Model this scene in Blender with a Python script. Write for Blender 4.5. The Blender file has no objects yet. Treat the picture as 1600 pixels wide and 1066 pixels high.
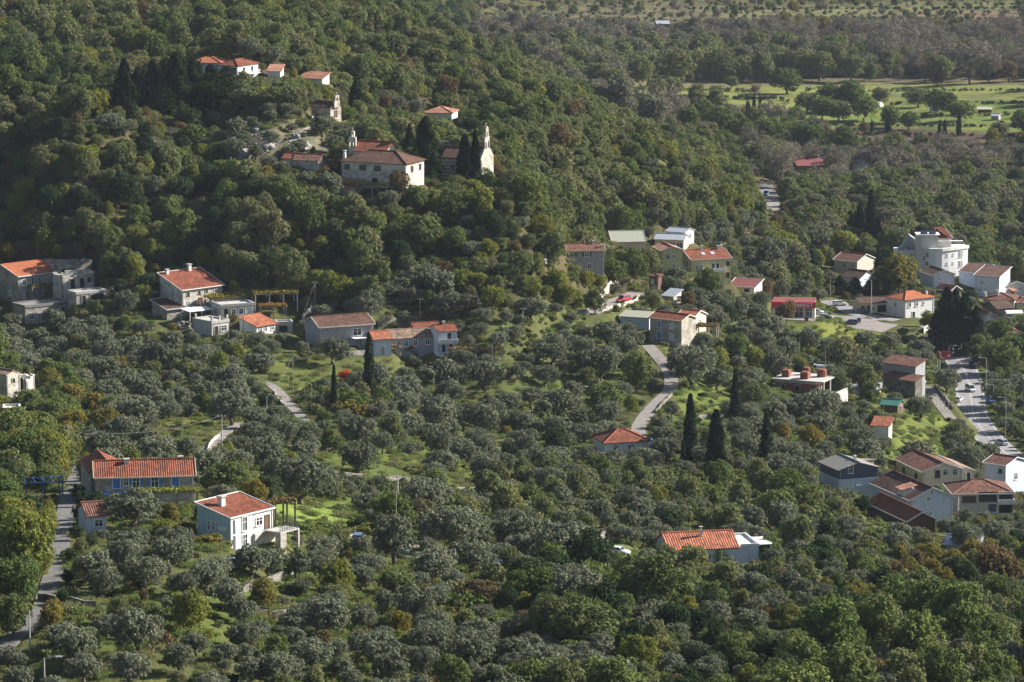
import bpy, bmesh, math, random
import numpy as np
from mathutils import Vector, Matrix
random.seed(7)
rng = np.random.default_rng(7)
SC = bpy.context.scene
COL = SC.collection
# ------------------------------------------------------------------ camera model
F, CX, CY, ZC, YH = 6500.0, 800.0, 533.0, 212.0, -550.0
TH = math.atan((CY - YH) / F)
CT, ST = math.cos(TH), math.sin(TH)
SUN_AZ, SUN_EL = math.radians(20), math.radians(29)
SUN = Vector((math.cos(SUN_AZ) * math.cos(SUN_EL), math.sin(SUN_AZ) * math.cos(SUN_EL), math.sin(SUN_EL)))


def proj(X, Y, Z):
    d = Y * CT - (Z - ZC) * ST
    up = Y * ST + (Z - ZC) * CT
    return CX + F * X / d, CY - F * up / d, d


def unproj(px, py, d):
    a = (px - CX) / F
    b = (py - CY) / F
    return a * d, d * (CT - b * ST), ZC - d * (ST + b * CT)


# ------------------------------------------------------------------ terrain: measured heights
CP = [  # (px, py, pixels per metre there)
    (0, 1066, 12.5), (400, 1066, 12.5), (800, 1066, 12), (1200, 1066, 11.5), (1600, 1066, 11),
    (0, 950, 12), (400, 950, 11.5), (800, 950, 11), (1200, 950, 10.3), (1600, 950, 9.5),
    (0, 860, 11.2), (360, 860, 11), (800, 860, 10), (1100, 880, 9.2), (1400, 860, 8.4), (1600, 860, 8),
    (0, 760, 9.7), (230, 775, 10), (600, 760, 8.6), (1000, 760, 7.9), (1300, 770, 7.5), (1480, 800, 7.3), (1600, 770, 6.8),
    (0, 650, 7.9), (300, 650, 7.6), (600, 650, 7.5), (1000, 690, 7.1), (1250, 650, 6.6), (1400, 680, 6.5), (1560, 690, 6.0), (1600, 640, 5.8),
    (0, 560, 7.0), (300, 560, 6.9), (600, 560, 6.75), (850, 560, 6.6), (1080, 560, 6.3), (1300, 600, 6.1), (1450, 570, 5.6), (1530, 580, 5.5),
    (50, 490, 6.5), (300, 490, 6.6), (480, 500, 6.62), (650, 545, 6.62), (850, 500, 6.45), (1040, 530, 6.3), (1280, 490, 5.3), (1450, 520, 5.35), (1600, 520, 5.25),
    (0, 148, 6.12), (100, 164, 6.14), (200, 200, 6.16), (400, 255, 6.15), (600, 290, 6.25), (780, 285, 6.1), (0, 320, 6.25), (200, 340, 6.35), (400, 400, 6.45), (650, 400, 6.45), (830, 380, 6.3),
    (900, 425, 5.95), (980, 465, 6.05), (1090, 440, 5.6), (1000, 372, 5.4), (1140, 390, 5.1),
    (345, 125, 5.5), (0, 100, 5.35), (505, 182, 5.8), (0, 0, 4.8), (300, 0, 4.6), (300, 60, 5.0), (600, 100, 4.8), (560, 20, 4.0),
    (700, 150, 5.0), (850, 200, 5.0), (900, 300, 5.3), (1000, 250, 4.9), (1100, 310, 4.9),
    (1195, 300, 4.15), (1250, 350, 4.5), (1450, 420, 4.9), (1380, 350, 4.45), (1600, 420, 4.75), (1300, 430, 4.95), (1600, 300, 3.95), (1300, 265, 3.75),
    (640, 45, 4.0), (720, 95, 4.25), (800, 140, 4.4), (900, 200, 4.5), (960, 130, 3.25), (1080, 190, 3.5),
    (600, 10, 3.1), (740, 55, 2.85), (600, -60, 3.0), (480, -70, 3.2), (720, 5, 2.7),
    (1200, 200, 3.46), (1600, 200, 3.46), (1100, 150, 3.23), (1600, 100, 2.99), (1200, 100, 2.99), (1000, 50, 2.76), (1400, 50, 2.75), (1600, 0, 2.53), (1000, 0, 2.54), (840, 60, 2.85),
    (1200, -150, 1.86), (1600, -150, 1.84), (800, -120, 2.15), (0, -100, 4.25), (0, -220, 3.6), (300, -180, 3.6),
    (0, 152, 5.72), (100, 168, 5.74), (200, 207, 5.82), (300, 232, 5.88), (600, 235, 5.65), (700, 245, 5.65), (985, 178, 3.62), (1040, 188, 3.56),
    (0, 1250, 14.5), (800, 1250, 14), (1600, 1250, 13), (0, 1600, 20), (800, 1600, 19.5), (1600, 1600, 18),
]
_e = [(px, py, s) for px, py, s in CP if px in (0, 1600)]
CP += [(px - 900 if px == 0 else px + 900, py, s) for px, py, s in _e]
CP += [(px - 420, py, s) for (px, py, s) in CP if px == 0] + [(px + 420, py, s * .99) for (px, py, s) in CP if px == 1600]
_c = np.array([unproj(px, py, F / s) for px, py, s in CP])
_P = np.stack([4.33 * _c[:, 0] / _c[:, 1], np.log(_c[:, 1])], 1)


def _phi(r2):
    return 0.5 * r2 * np.log(r2 + 1e-12)


_n = len(_P)
_K = _phi(((_P[:, None] - _P[None]) ** 2).sum(-1)) + np.eye(_n) * 2e-4
_Q = np.concatenate([np.ones((_n, 1)), _P], 1)
_A = np.block([[_K, _Q], [_Q.T, np.zeros((3, 3))]])
_W = np.linalg.solve(_A, np.concatenate([_c[:, 2], np.zeros(3)]))
NU, NV, U0, U1, Q0, Q1 = 880, 820, -0.262, 0.262, math.log(280), math.log(4300)
_gu = np.linspace(U0, U1, NU)
_gq = np.linspace(Q0, Q1, NV)
HG = np.zeros((NV, NU))
for j in range(NV):
    pts = np.stack([4.33 * _gu, np.full(NU, _gq[j])], 1)
    r2 = ((pts[:, None] - _P[None]) ** 2).sum(-1)
    HG[j] = _phi(r2) @ _W[:_n] + _W[_n] + pts @ _W[_n + 1:]
GY = np.exp(_gq)[:, None] * np.ones((1, NU))
GX = _gu[None] * GY
HG += 0.25 * np.sin(GX * .11 + GY * .07) * np.sin(GY * .09 - GX * .05)
_px, _py, _d = proj(GX, GY, HG)
_hm = np.clip((470 - _py) / 60, 0, 1) * np.clip((1150 - _px) / 120, 0, 1) * np.clip((_d - 700) / 150, 0, 1) * np.clip((2050 - _d) / 300, 0, 1)
HG += _hm * (2.6 * np.sin(GX * .062 + 2.2 * np.sin(GY * .021)) * np.sin(GY * .05 + 1.6 * np.sin(GX * .027)) + 2.2 * np.sin(GX * .11 - GY * .06 + 1.3 * np.sin(GX * .05)))
H0 = HG.copy()


def hs(X, Y, G=None):
    G = HG if G is None else G
    X = np.asarray(X, float)
    Y = np.maximum(np.asarray(Y, float), 281)
    a = np.clip((X / Y - U0) / (U1 - U0) * (NU - 1), 0, NU - 1.001)
    b = np.clip((np.log(Y) - Q0) / (Q1 - Q0) * (NV - 1), 0, NV - 1.001)
    i = a.astype(int); j = b.astype(int)
    fa = a - i; fb = b - j
    return (G[j, i] * (1 - fa) + G[j, i + 1] * fa) * (1 - fb) + (G[j + 1, i] * (1 - fa) + G[j + 1, i + 1] * fa) * fb


_DS = np.geomspace(330, 4400, 2600)


def ground(px, py, G=None):
    """point of the ground seen at a place of the photograph, and pixels per metre there"""
    X, Y, Z = unproj(px, py, _DS)
    below = np.nonzero(Z < hs(X, Y, G))[0]
    k = below[0] if len(below) else len(_DS) - 1
    k = max(k, 1)
    d0, d1 = _DS[k - 1], _DS[k]
    for _ in range(12):
        m = .5 * (d0 + d1)
        X, Y, Z = unproj(px, py, m)
        if Z < hs(X, Y, G): d1 = m
        else: d0 = m
    X, Y, Z = unproj(px, py, d1)
    return float(X), float(Y), float(hs(X, Y, G)), F / d1


def flatten(cx, cy, yaw, x0, x1, y0, y1, z, blend):
    R = max(abs(x0), abs(x1)) + max(abs(y0), abs(y1)) + blend
    m = np.nonzero((np.abs(GX - cx) < R) & (np.abs(GY - cy) < R))
    dx = GX[m] - cx; dy = GY[m] - cy
    c, s = math.cos(yaw), math.sin(yaw)
    lx = dx * c + dy * s; ly = -dx * s + dy * c
    ox = np.maximum(np.maximum(x0 - lx, lx - x1), 0); oy = np.maximum(np.maximum(y0 - ly, ly - y1), 0)
    t = np.clip(1 - np.hypot(ox, oy) / blend, 0, 1)
    t = t * t * (3 - 2 * t)
    HG[m] = HG[m] * (1 - t) + z * t


def smooth_line(pts, step=1.0):
    """Catmull-Rom through 3-D points"""
    P = [np.array(p, float) for p in pts]
    P = [2 * P[0] - P[1]] + P + [2 * P[-1] - P[-2]]
    out = []
    for i in range(1, len(P) - 2):
        p0, p1, p2, p3 = P[i - 1:i + 3]
        n = max(2, int(np.linalg.norm(p2 - p1) / step))
        for k in range(n):
            t = k / n
            out.append(.5 * (2 * p1 + (p2 - p0) * t + (2 * p0 - 5 * p1 + 4 * p2 - p3) * t * t + (3 * p1 - p0 - 3 * p2 + p3) * t ** 3))
    out.append(P[-2])
    return np.array(out)


ROADLINES = []


def carve(line, hw, blend=4.0):
    ROADLINES.append((line, hw))
    R = hw + 2 + blend
    lo = line.min(0) - R; hi = line.max(0) + R
    m = np.nonzero((GX > lo[0]) & (GX < hi[0]) & (GY > lo[1]) & (GY < hi[1]))
    if not len(m[0]): return
    gx, gy = GX[m], GY[m]
    best = np.full(len(gx), 1e9); bz = np.zeros(len(gx))
    for p in line:
        dd = np.hypot(gx - p[0], gy - p[1])
        w = dd < best
        best[w] = dd[w]; bz[w] = p[2]
    t = np.clip(1 - (best - hw - 2) / blend, 0, 1)
    t = t * t * (3 - 2 * t)
    HG[m] = HG[m] * (1 - t) + bz * t


def inpoly(px, py, poly):
    px = np.asarray(px, float); py = np.asarray(py, float)
    r = np.zeros(px.shape, bool)
    n = len(poly)
    for i in range(n):
        x0, y0 = poly[i]; x1, y1 = poly[(i + 1) % n]
        if y0 == y1: continue
        c = ((y0 > py) != (y1 > py)) & (px < (x1 - x0) * (py - y0) / (y1 - y0) + x0)
        r ^= c
    return r


# ------------------------------------------------------------------ objects
def tag(o, label=None, cat=None, group=None, kind=None):
    if label: o['label'] = label
    if cat: o['category'] = cat
    if group: o['group'] = group
    if kind: o['kind'] = kind
    return o


def empty(name, loc, rz=0.0):
    o = bpy.data.objects.new(name, None)
    COL.objects.link(o)
    o.location = loc; o.rotation_euler = (0, 0, rz)
    o.empty_display_size = .5
    return o


class MB:
    """collects faces, links them as ONE mesh object"""
    def __init__(s): s.v, s.f, s.mi, s.uv = [], [], [], []

    def face(s, pts, mi=0, uv=None):
        b = len(s.v)
        s.v += [tuple(p) for p in pts]
        s.f.append(tuple(range(b, b + len(pts)))); s.mi.append(mi)
        s.uv.append(uv or [(0, 0)] * len(pts))

    def box(s, x0, x1, y0, y1, z0, z1, mi=0):
        p = [(x0, y0, z0), (x1, y0, z0), (x1, y1, z0), (x0, y1, z0), (x0, y0, z1), (x1, y0, z1), (x1, y1, z1), (x0, y1, z1)]
        for q in ((0, 3, 2, 1), (4, 5, 6, 7), (0, 1, 5, 4), (1, 2, 6, 5), (2, 3, 7, 6), (3, 0, 4, 7)):
            s.face([p[i] for i in q], mi)

    def bar(s, a, b, w, h=None, mi=0):
        """square beam from a to b"""
        h = h or w
        a, b = Vector(a), Vector(b)
        d = (b - a).normalized()
        up = Vector((0, 0, 1)) if abs(d.z) < .95 else Vector((0, 1, 0))
        r = d.cross(up).normalized() * w / 2
        u = r.cross(d).normalized() * h / 2
        p = [a - r - u, a + r - u, a + r + u, a - r + u, b - r - u, b + r - u, b + r + u, b - r + u]
        for q in ((0, 3, 2, 1), (4, 5, 6, 7), (0, 1, 5, 4), (1, 2, 6, 5), (2, 3, 7, 6), (3, 0, 4, 7)):
            s.face([p[i][:] for i in q][::-1], mi)

    def tube(s, pts, rad, n=6, mi=0, cap=True):
        pts = [Vector(p) for p in pts]
        rad = rad if isinstance(rad, (list, tuple)) else [rad] * len(pts)
        rings = []
        for i, p in enumerate(pts):
            d = (pts[min(i + 1, len(pts) - 1)] - pts[max(i - 1, 0)]).normalized()
            up = Vector((0, 0, 1)) if abs(d.z) < .9 else Vector((1, 0, 0))
            r = d.cross(up).normalized(); u = r.cross(d)
            rings.append([(p + (r * math.cos(2 * math.pi * k / n) + u * math.sin(2 * math.pi * k / n)) * rad[i])[:] for k in range(n)])
        for i in range(len(rings) - 1):
            for k in range(n):
                s.face([rings[i][k], rings[i + 1][k], rings[i + 1][(k + 1) % n], rings[i][(k + 1) % n]][::-1], mi)
        if cap:
            s.face(rings[0], mi); s.face(rings[-1][::-1], mi)

    def slab(s, pts, th, mi=0):
        """roof plane: polygon (eave edge first) with thickness; uv in metres along / up the slope"""
        P = [Vector(p) for p in pts]
        n = (P[1] - P[0]).cross(P[2] - P[0]).normalized()
        if n.z < 0: n = -n; P = [P[1], P[0]] + P[2:][::-1]
        e = (P[1] - P[0]).normalized()
        w = n.cross(e)
        uv = [((p - P[0]).dot(e) + 50, (p - P[0]).dot(w) + 50) for p in P]
        s.face([p[:] for p in P], mi, uv)
        B = [p - n * th for p in P]
        s.face([p[:] for p in B][::-1], mi)
        for i in range(len(P)):
            j = (i + 1) % len(P)
            s.face([P[i][:], B[i][:], B[j][:], P[j][:]], mi)

    def prism(s, poly, y0, y1, mi=0):
        """polygon in x-z (counter-clockwise seen from the front) extruded from y0 to y1"""
        s.face([(x, y0, z) for x, z in poly], mi)
        s.face([(x, y1, z) for x, z in poly][::-1], mi)
        for i in range(len(poly)):
            (a, b), (c, d) = poly[i], poly[(i + 1) % len(poly)]
            s.face([(a, y0, b), (a, y1, b), (c, y1, d), (c, y0, d)], mi)

    def build(s, name, mats, parent=None, smooth=False, merge=False):
        me = bpy.data.meshes.new(name)
        me.from_pydata(s.v, [], s.f)
        mats = mats if isinstance(mats, (list, tuple)) else [mats]
        for m in mats: me.materials.append(m)
        me.polygons.foreach_set('material_index', s.mi)
        ul = me.uv_layers.new(name='UVMap')
        ul.data.foreach_set('uv', [c for f in s.uv for p in f for c in p])
        if merge or smooth:
            bm = bmesh.new(); bm.from_mesh(me)
            bmesh.ops.remove_doubles(bm, verts=bm.verts, dist=1e-4)
            bm.to_mesh(me); bm.free()
        if smooth: me.polygons.foreach_set('use_smooth', [True] * len(me.polygons))
        me.update()
        o = bpy.data.objects.new(name, me)
        COL.objects.link(o)
        if parent: o.parent = parent
        return o


def npmesh(name, V, Q, mats, mi=None, attr=None):
    """mesh straight from arrays (all quads)"""
    me = bpy.data.meshes.new(name)
    nv, nq = len(V), len(Q)
    me.vertices.add(nv); me.vertices.foreach_set('co', np.asarray(V, np.float32).ravel())
    me.loops.add(nq * 4); me.loops.foreach_set('vertex_index', np.asarray(Q, np.int32).ravel())
    me.polygons.add(nq)
    me.polygons.foreach_set('loop_start', np.arange(0, nq * 4, 4, dtype=np.int32))
    if mi is not None: me.polygons.foreach_set('material_index', np.asarray(mi, np.int32))
    for m in mats: me.materials.append(m)
    me.update(calc_edges=True)
    if attr:
        for k, a in attr.items():
            if a.ndim == 1:
                at = me.attributes.new(k, 'FLOAT', 'POINT'); at.data.foreach_set('value', a.astype(np.float32))
            else:
                at = me.attributes.new(k, 'FLOAT_COLOR', 'POINT')
                at.data.foreach_set('color', np.concatenate([a, np.ones((len(a), 1))], 1).astype(np.float32).ravel())
    return me
# ------------------------------------------------------------------ materials
def newmat(name):
    m = bpy.data.materials.new(name); m.use_nodes = True
    nt = m.node_tree
    return m, nt, nt.nodes['Principled BSDF'], nt.nodes.new, nt.links.new


def ramp(nt, stops):
    r = nt.nodes.new('ShaderNodeValToRGB')
    el = r.color_ramp.elements
    while len(el) < len(stops): el.new(.5)
    for e, (p, c) in zip(el, stops):
        e.position = p; e.color = (*c, 1) if len(c) == 3 else c
    return r


def sh(c, k): return tuple(min(1, x * k) for x in c)


def surf(name, c, rough=.85, var=.18, scale=1.2, fine=9.0, bump=.15, metal=0.0, spec=.25, streak=0.0):
    """weathered plain surface: two octaves of blotches and, if asked, rain streaks down the wall"""
    m, nt, bs, N, L = newmat(name)
    tc = N('ShaderNodeTexCoord')
    n1 = N('ShaderNodeTexNoise'); n1.inputs['Scale'].default_value = scale; n1.inputs['Detail'].default_value = 5
    n2 = N('ShaderNodeTexNoise'); n2.inputs['Scale'].default_value = fine; n2.inputs['Detail'].default_value = 3
    L(tc.outputs['Object'], n1.inputs['Vector']); L(tc.outputs['Object'], n2.inputs['Vector'])
    r = ramp(nt, [(.3, sh(c, 1 - var * 1.4)), (.5, c), (.72, sh(c, 1 + var * .7))])
    ad = N('ShaderNodeMath'); ad.operation = 'MULTIPLY_ADD'; ad.inputs[1].default_value = .45
    L(n2.outputs['Fac'], ad.inputs[0])
    ml = N('ShaderNodeMath'); ml.operation = 'MULTIPLY'; ml.inputs[1].default_value = .55
    L(n1.outputs['Fac'], ml.inputs[0]); L(ml.outputs[0], ad.inputs[2]); L(ad.outputs[0], r.inputs['Fac'])
    src = r.outputs['Color']
    if streak:
        mp = N('ShaderNodeMapping'); mp.inputs['Scale'].default_value = (2.2, 2.2, .22)
        L(tc.outputs['Object'], mp.inputs['Vector'])
        n3 = N('ShaderNodeTexNoise'); n3.inputs['Scale'].default_value = 1.5; n3.inputs['Detail'].default_value = 4
        L(mp.outputs['Vector'], n3.inputs['Vector'])
        r3 = ramp(nt, [(.45, (1, 1, 1)), (.75, (1 - streak, 1 - streak, 1 - streak * .9))])
        L(n3.outputs['Fac'], r3.inputs['Fac'])
        mx = N('ShaderNodeMixRGB'); mx.blend_type = 'MULTIPLY'; mx.inputs['Fac'].default_value = 1
        L(src, mx.inputs['Color1']); L(r3.outputs['Color'], mx.inputs['Color2']); src = mx.outputs['Color']
    L(src, bs.inputs['Base Color'])
    bs.inputs['Roughness'].default_value = rough; bs.inputs['Metallic'].default_value = metal
    bs.inputs['Specular IOR Level'].default_value = spec
    if bump:
        b = N('ShaderNodeBump'); b.inputs['Strength'].default_value = bump; b.inputs['Distance'].default_value = .05
        L(n2.outputs['Fac'], b.inputs['Height']); L(b.outputs['Normal'], bs.inputs['Normal'])
    return m


def stone(name, c, size=.45, var=.45, mortar=.75):
    """rubble masonry: uneven blocks of differing tone with raised faces"""
    m, nt, bs, N, L = newmat(name)
    tc = N('ShaderNodeTexCoord')
    mp = N('ShaderNodeMapping'); mp.inputs['Scale'].default_value = (1 / size, 1 / size, 1.7 / size)
    L(tc.outputs['Object'], mp.inputs['Vector'])
    vo = N('ShaderNodeTexVoronoi'); vo.inputs['Scale'].default_value = 1
    ve = N('ShaderNodeTexVoronoi'); ve.feature = 'DISTANCE_TO_EDGE'; ve.inputs['Scale'].default_value = 1
    L(mp.outputs['Vector'], vo.inputs['Vector']); L(mp.outputs['Vector'], ve.inputs['Vector'])
    hs_ = N('ShaderNodeSeparateColor'); L(vo.outputs['Color'], hs_.inputs['Color'])
    r = ramp(nt, [(0, sh(c, 1 - var)), (.5, c), (.85, (c[0] * (1 + var * .5), c[1] * (1 + var * .42), c[2] * (1 + var * .3))), (1, (c[0] * 1.25, c[1] * 1.05, c[2] * .85))])
    L(hs_.outputs[0], r.inputs['Fac'])
    e = ramp(nt, [(0, sh(c, mortar)), (.08, sh(c, mortar)), (.14, (1, 1, 1))])
    L(ve.outputs['Distance'], e.inputs['Fac'])
    mk = ramp(nt, [(.03, (1, 1, 1)), (.1, (0, 0, 0))]); L(ve.outputs['Distance'], mk.inputs['Fac'])
    mx = N('ShaderNodeMixRGB'); L(mk.outputs['Color'], mx.inputs['Fac']); L(r.outputs['Color'], mx.inputs['Color1']); mx.inputs['Color2'].default_value = (*sh(c, mortar), 1)
    n1 = N('ShaderNodeTexNoise'); n1.inputs['Scale'].default_value = .5; n1.inputs['Detail'].default_value = 6; L(tc.outputs['Object'], n1.inputs['Vector'])
    r2 = ramp(nt, [(.35, (.62, .6, .56)), (.6, (1.05, 1.05, 1.05))]); L(n1.outputs['Fac'], r2.inputs['Fac'])
    m2 = N('ShaderNodeMixRGB'); m2.blend_type = 'MULTIPLY'; m2.inputs['Fac'].default_value = 1
    L(mx.outputs['Color'], m2.inputs['Color1']); L(r2.outputs['Color'], m2.inputs['Color2'])
    L(m2.outputs['Color'], bs.inputs['Base Color']); bs.inputs['Roughness'].default_value = .95; bs.inputs['Specular IOR Level'].default_value = .15
    b = N('ShaderNodeBump'); b.inputs['Strength'].default_value = .8; b.inputs['Distance'].default_value = .06
    L(ve.outputs['Distance'], b.inputs['Height']); L(b.outputs['Normal'], bs.inputs['Normal'])
    return m


def tiles(name, c, var=.35, per=.34, row=.42, moss=0.0, bump=1.0, dirt=.35):
    """clay pantiles: rounded ribs down the slope, courses across it, a tone of its own for every tile, weathering blotches"""
    m, nt, bs, N, L = newmat(name)
    uv = N('ShaderNodeUVMap')
    sp = N('ShaderNodeSeparateXYZ'); L(uv.outputs['UV'], sp.inputs[0])

    def M(op, a, b=None, cl=False):
        n = N('ShaderNodeMath'); n.operation = op; n.use_clamp = cl
        for i, x in enumerate((a, b)):
            if x is None: continue
            if isinstance(x, (int, float)): n.inputs[i].default_value = x
            else: L(x, n.inputs[i])
        return n.outputs[0]
    u = M('DIVIDE', sp.outputs['X'], per); v = M('DIVIDE', sp.outputs['Y'], row)
    rib = M('ABSOLUTE', M('SINE', M('MULTIPLY', u, math.pi)))
    crs = M('FRACT', v)
    cb = N('ShaderNodeCombineXYZ'); L(M('FLOOR', u), cb.inputs[0]); L(M('FLOOR', v), cb.inputs[1])
    wn = N('ShaderNodeTexWhiteNoise'); wn.noise_dimensions = '2D'; L(cb.outputs[0], wn.inputs['Vector'])
    r = ramp(nt, [(0, sh(c, 1 - var)), (.55, c), (1, (c[0] * (1 + var * .6), c[1] * (1 + var * .75), c[2] * (1 + var * .8)))])
    L(wn.outputs['Value'], r.inputs['Fac'])
    tc = N('ShaderNodeTexCoord')
    n1 = N('ShaderNodeTexNoise'); n1.inputs['Scale'].default_value = .45; n1.inputs['Detail'].default_value = 6; n1.inputs['Roughness'].default_value = .65
    L(tc.outputs['Object'], n1.inputs['Vector'])
    r2 = ramp(nt, [(.36, (1 - dirt, 1 - dirt, 1 - dirt)), (.58, (1.04, 1.04, 1.04))]); L(n1.outputs['Fac'], r2.inputs['Fac'])
    mx = N('ShaderNodeMixRGB'); mx.blend_type = 'MULTIPLY'; mx.inputs['Fac'].default_value = 1
    L(r.outputs['Color'], mx.inputs['Color1']); L(r2.outputs['Color'], mx.inputs['Color2'])
    src = mx.outputs['Color']
    if moss:
        n2 = N('ShaderNodeTexNoise'); n2.inputs['Scale'].default_value = 1.3; n2.inputs['Detail'].default_value = 8; n2.inputs['Roughness'].default_value = .75
        L(tc.outputs['Object'], n2.inputs['Vector'])
        r3 = ramp(nt, [(.5, (0, 0, 0)), (.62, (moss, moss, moss))]); L(n2.outputs['Fac'], r3.inputs['Fac'])
        m3 = N('ShaderNodeMixRGB'); L(r3.outputs['Color'], m3.inputs['Fac']); L(src, m3.inputs['Color1']); m3.inputs['Color2'].default_value = (.23, .2, .16, 1)
        src = m3.outputs['Color']
    L(src, bs.inputs['Base Color']); bs.inputs['Roughness'].default_value = .85; bs.inputs['Specular IOR Level'].default_value = .2
    hgt = M('ADD', rib, M('MULTIPLY', crs, -.5))
    b = N('ShaderNodeBump'); b.inputs['Strength'].default_value = bump; b.inputs['Distance'].default_value = .09
    L(hgt, b.inputs['Height']); L(b.outputs['Normal'], bs.inputs['Normal'])
    return m


def bands(name, c1, c2, period=.9):
    """courses of pale and pinkish stone"""
    m, nt, bs, N, L = newmat(name)
    tc = N('ShaderNodeTexCoord'); sp = N('ShaderNodeSeparateXYZ'); L(tc.outputs['Object'], sp.inputs[0])
    d = N('ShaderNodeMath'); d.operation = 'DIVIDE'; d.inputs[1].default_value = period; L(sp.outputs['Z'], d.inputs[0])
    f = N('ShaderNodeMath'); f.operation = 'FRACT'; L(d.outputs[0], f.inputs[0])
    r = ramp(nt, [(0, c1), (.55, c1), (.6, c2), (.95, c2), (1, c1)]); L(f.outputs[0], r.inputs['Fac'])
    n1 = N('ShaderNodeTexNoise'); n1.inputs['Scale'].default_value = 2.5; n1.inputs['Detail'].default_value = 6; L(tc.outputs['Object'], n1.inputs['Vector'])
    r2 = ramp(nt, [(.35, (.72, .7, .67)), (.6, (1.05, 1.05, 1.05))]); L(n1.outputs['Fac'], r2.inputs['Fac'])
    mx = N('ShaderNodeMixRGB'); mx.blend_type = 'MULTIPLY'; mx.inputs['Fac'].default_value = 1
    L(r.outputs['Color'], mx.inputs['Color1']); L(r2.outputs['Color'], mx.inputs['Color2'])
    L(mx.outputs['Color'], bs.inputs['Base Color']); bs.inputs['Roughness'].default_value = .95
    return m


def plain(name, c, rough=.5, metal=0.0, spec=.4, coat=0.0):
    m, nt, bs, N, L = newmat(name)
    tc = N('ShaderNodeTexCoord'); n = N('ShaderNodeTexNoise'); n.inputs['Scale'].default_value = 3; n.inputs['Detail'].default_value = 4
    L(tc.outputs['Object'], n.inputs['Vector'])
    r = ramp(nt, [(.35, sh(c, .88)), (.65, sh(c, 1.06))]); L(n.outputs['Fac'], r.inputs['Fac']); L(r.outputs['Color'], bs.inputs['Base Color'])
    bs.inputs['Roughness'].default_value = rough; bs.inputs['Metallic'].default_value = metal; bs.inputs['Specular IOR Level'].default_value = spec
    bs.inputs['Coat Weight'].default_value = coat
    return m


def leafmat(name, stops, trans=.22, lo=.65, hi=1.3):
    """foliage: a tone for each plant (object random), each bough and each leaf spray"""
    m = bpy.data.materials.new(name); m.use_nodes = True
    nt = m.node_tree; nt.nodes.remove(nt.nodes['Principled BSDF'])
    N, L = nt.nodes.new, nt.links.new
    out = nt.nodes['Material Output']
    oi = N('ShaderNodeObjectInfo')
    r = ramp(nt, [(i / max(1, len(stops) - 1), c) for i, c in enumerate(stops)]); L(oi.outputs['Random'], r.inputs['Fac'])
    at = N('ShaderNodeAttribute'); at.attribute_name = 'lv'
    mr = N('ShaderNodeMapRange'); mr.inputs['To Min'].default_value = lo; mr.inputs['To Max'].default_value = hi
    L(at.outputs['Fac'], mr.inputs['Value'])
    mx = N('ShaderNodeMixRGB'); mx.blend_type = 'MULTIPLY'; mx.inputs['Fac'].default_value = 1
    L(r.outputs['Color'], mx.inputs['Color1']); L(mr.outputs['Result'], mx.inputs['Color2'])
    d = N('ShaderNodeBsdfDiffuse'); t = N('ShaderNodeBsdfTranslucent'); ms = N('ShaderNodeMixShader'); ms.inputs['Fac'].default_value = trans
    L(mx.outputs['Color'], d.inputs['Color']); L(mx.outputs['Color'], t.inputs['Color'])
    L(d.outputs[0], ms.inputs[1]); L(t.outputs[0], ms.inputs[2]); L(ms.outputs[0], out.inputs['Surface'])
    return m


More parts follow.
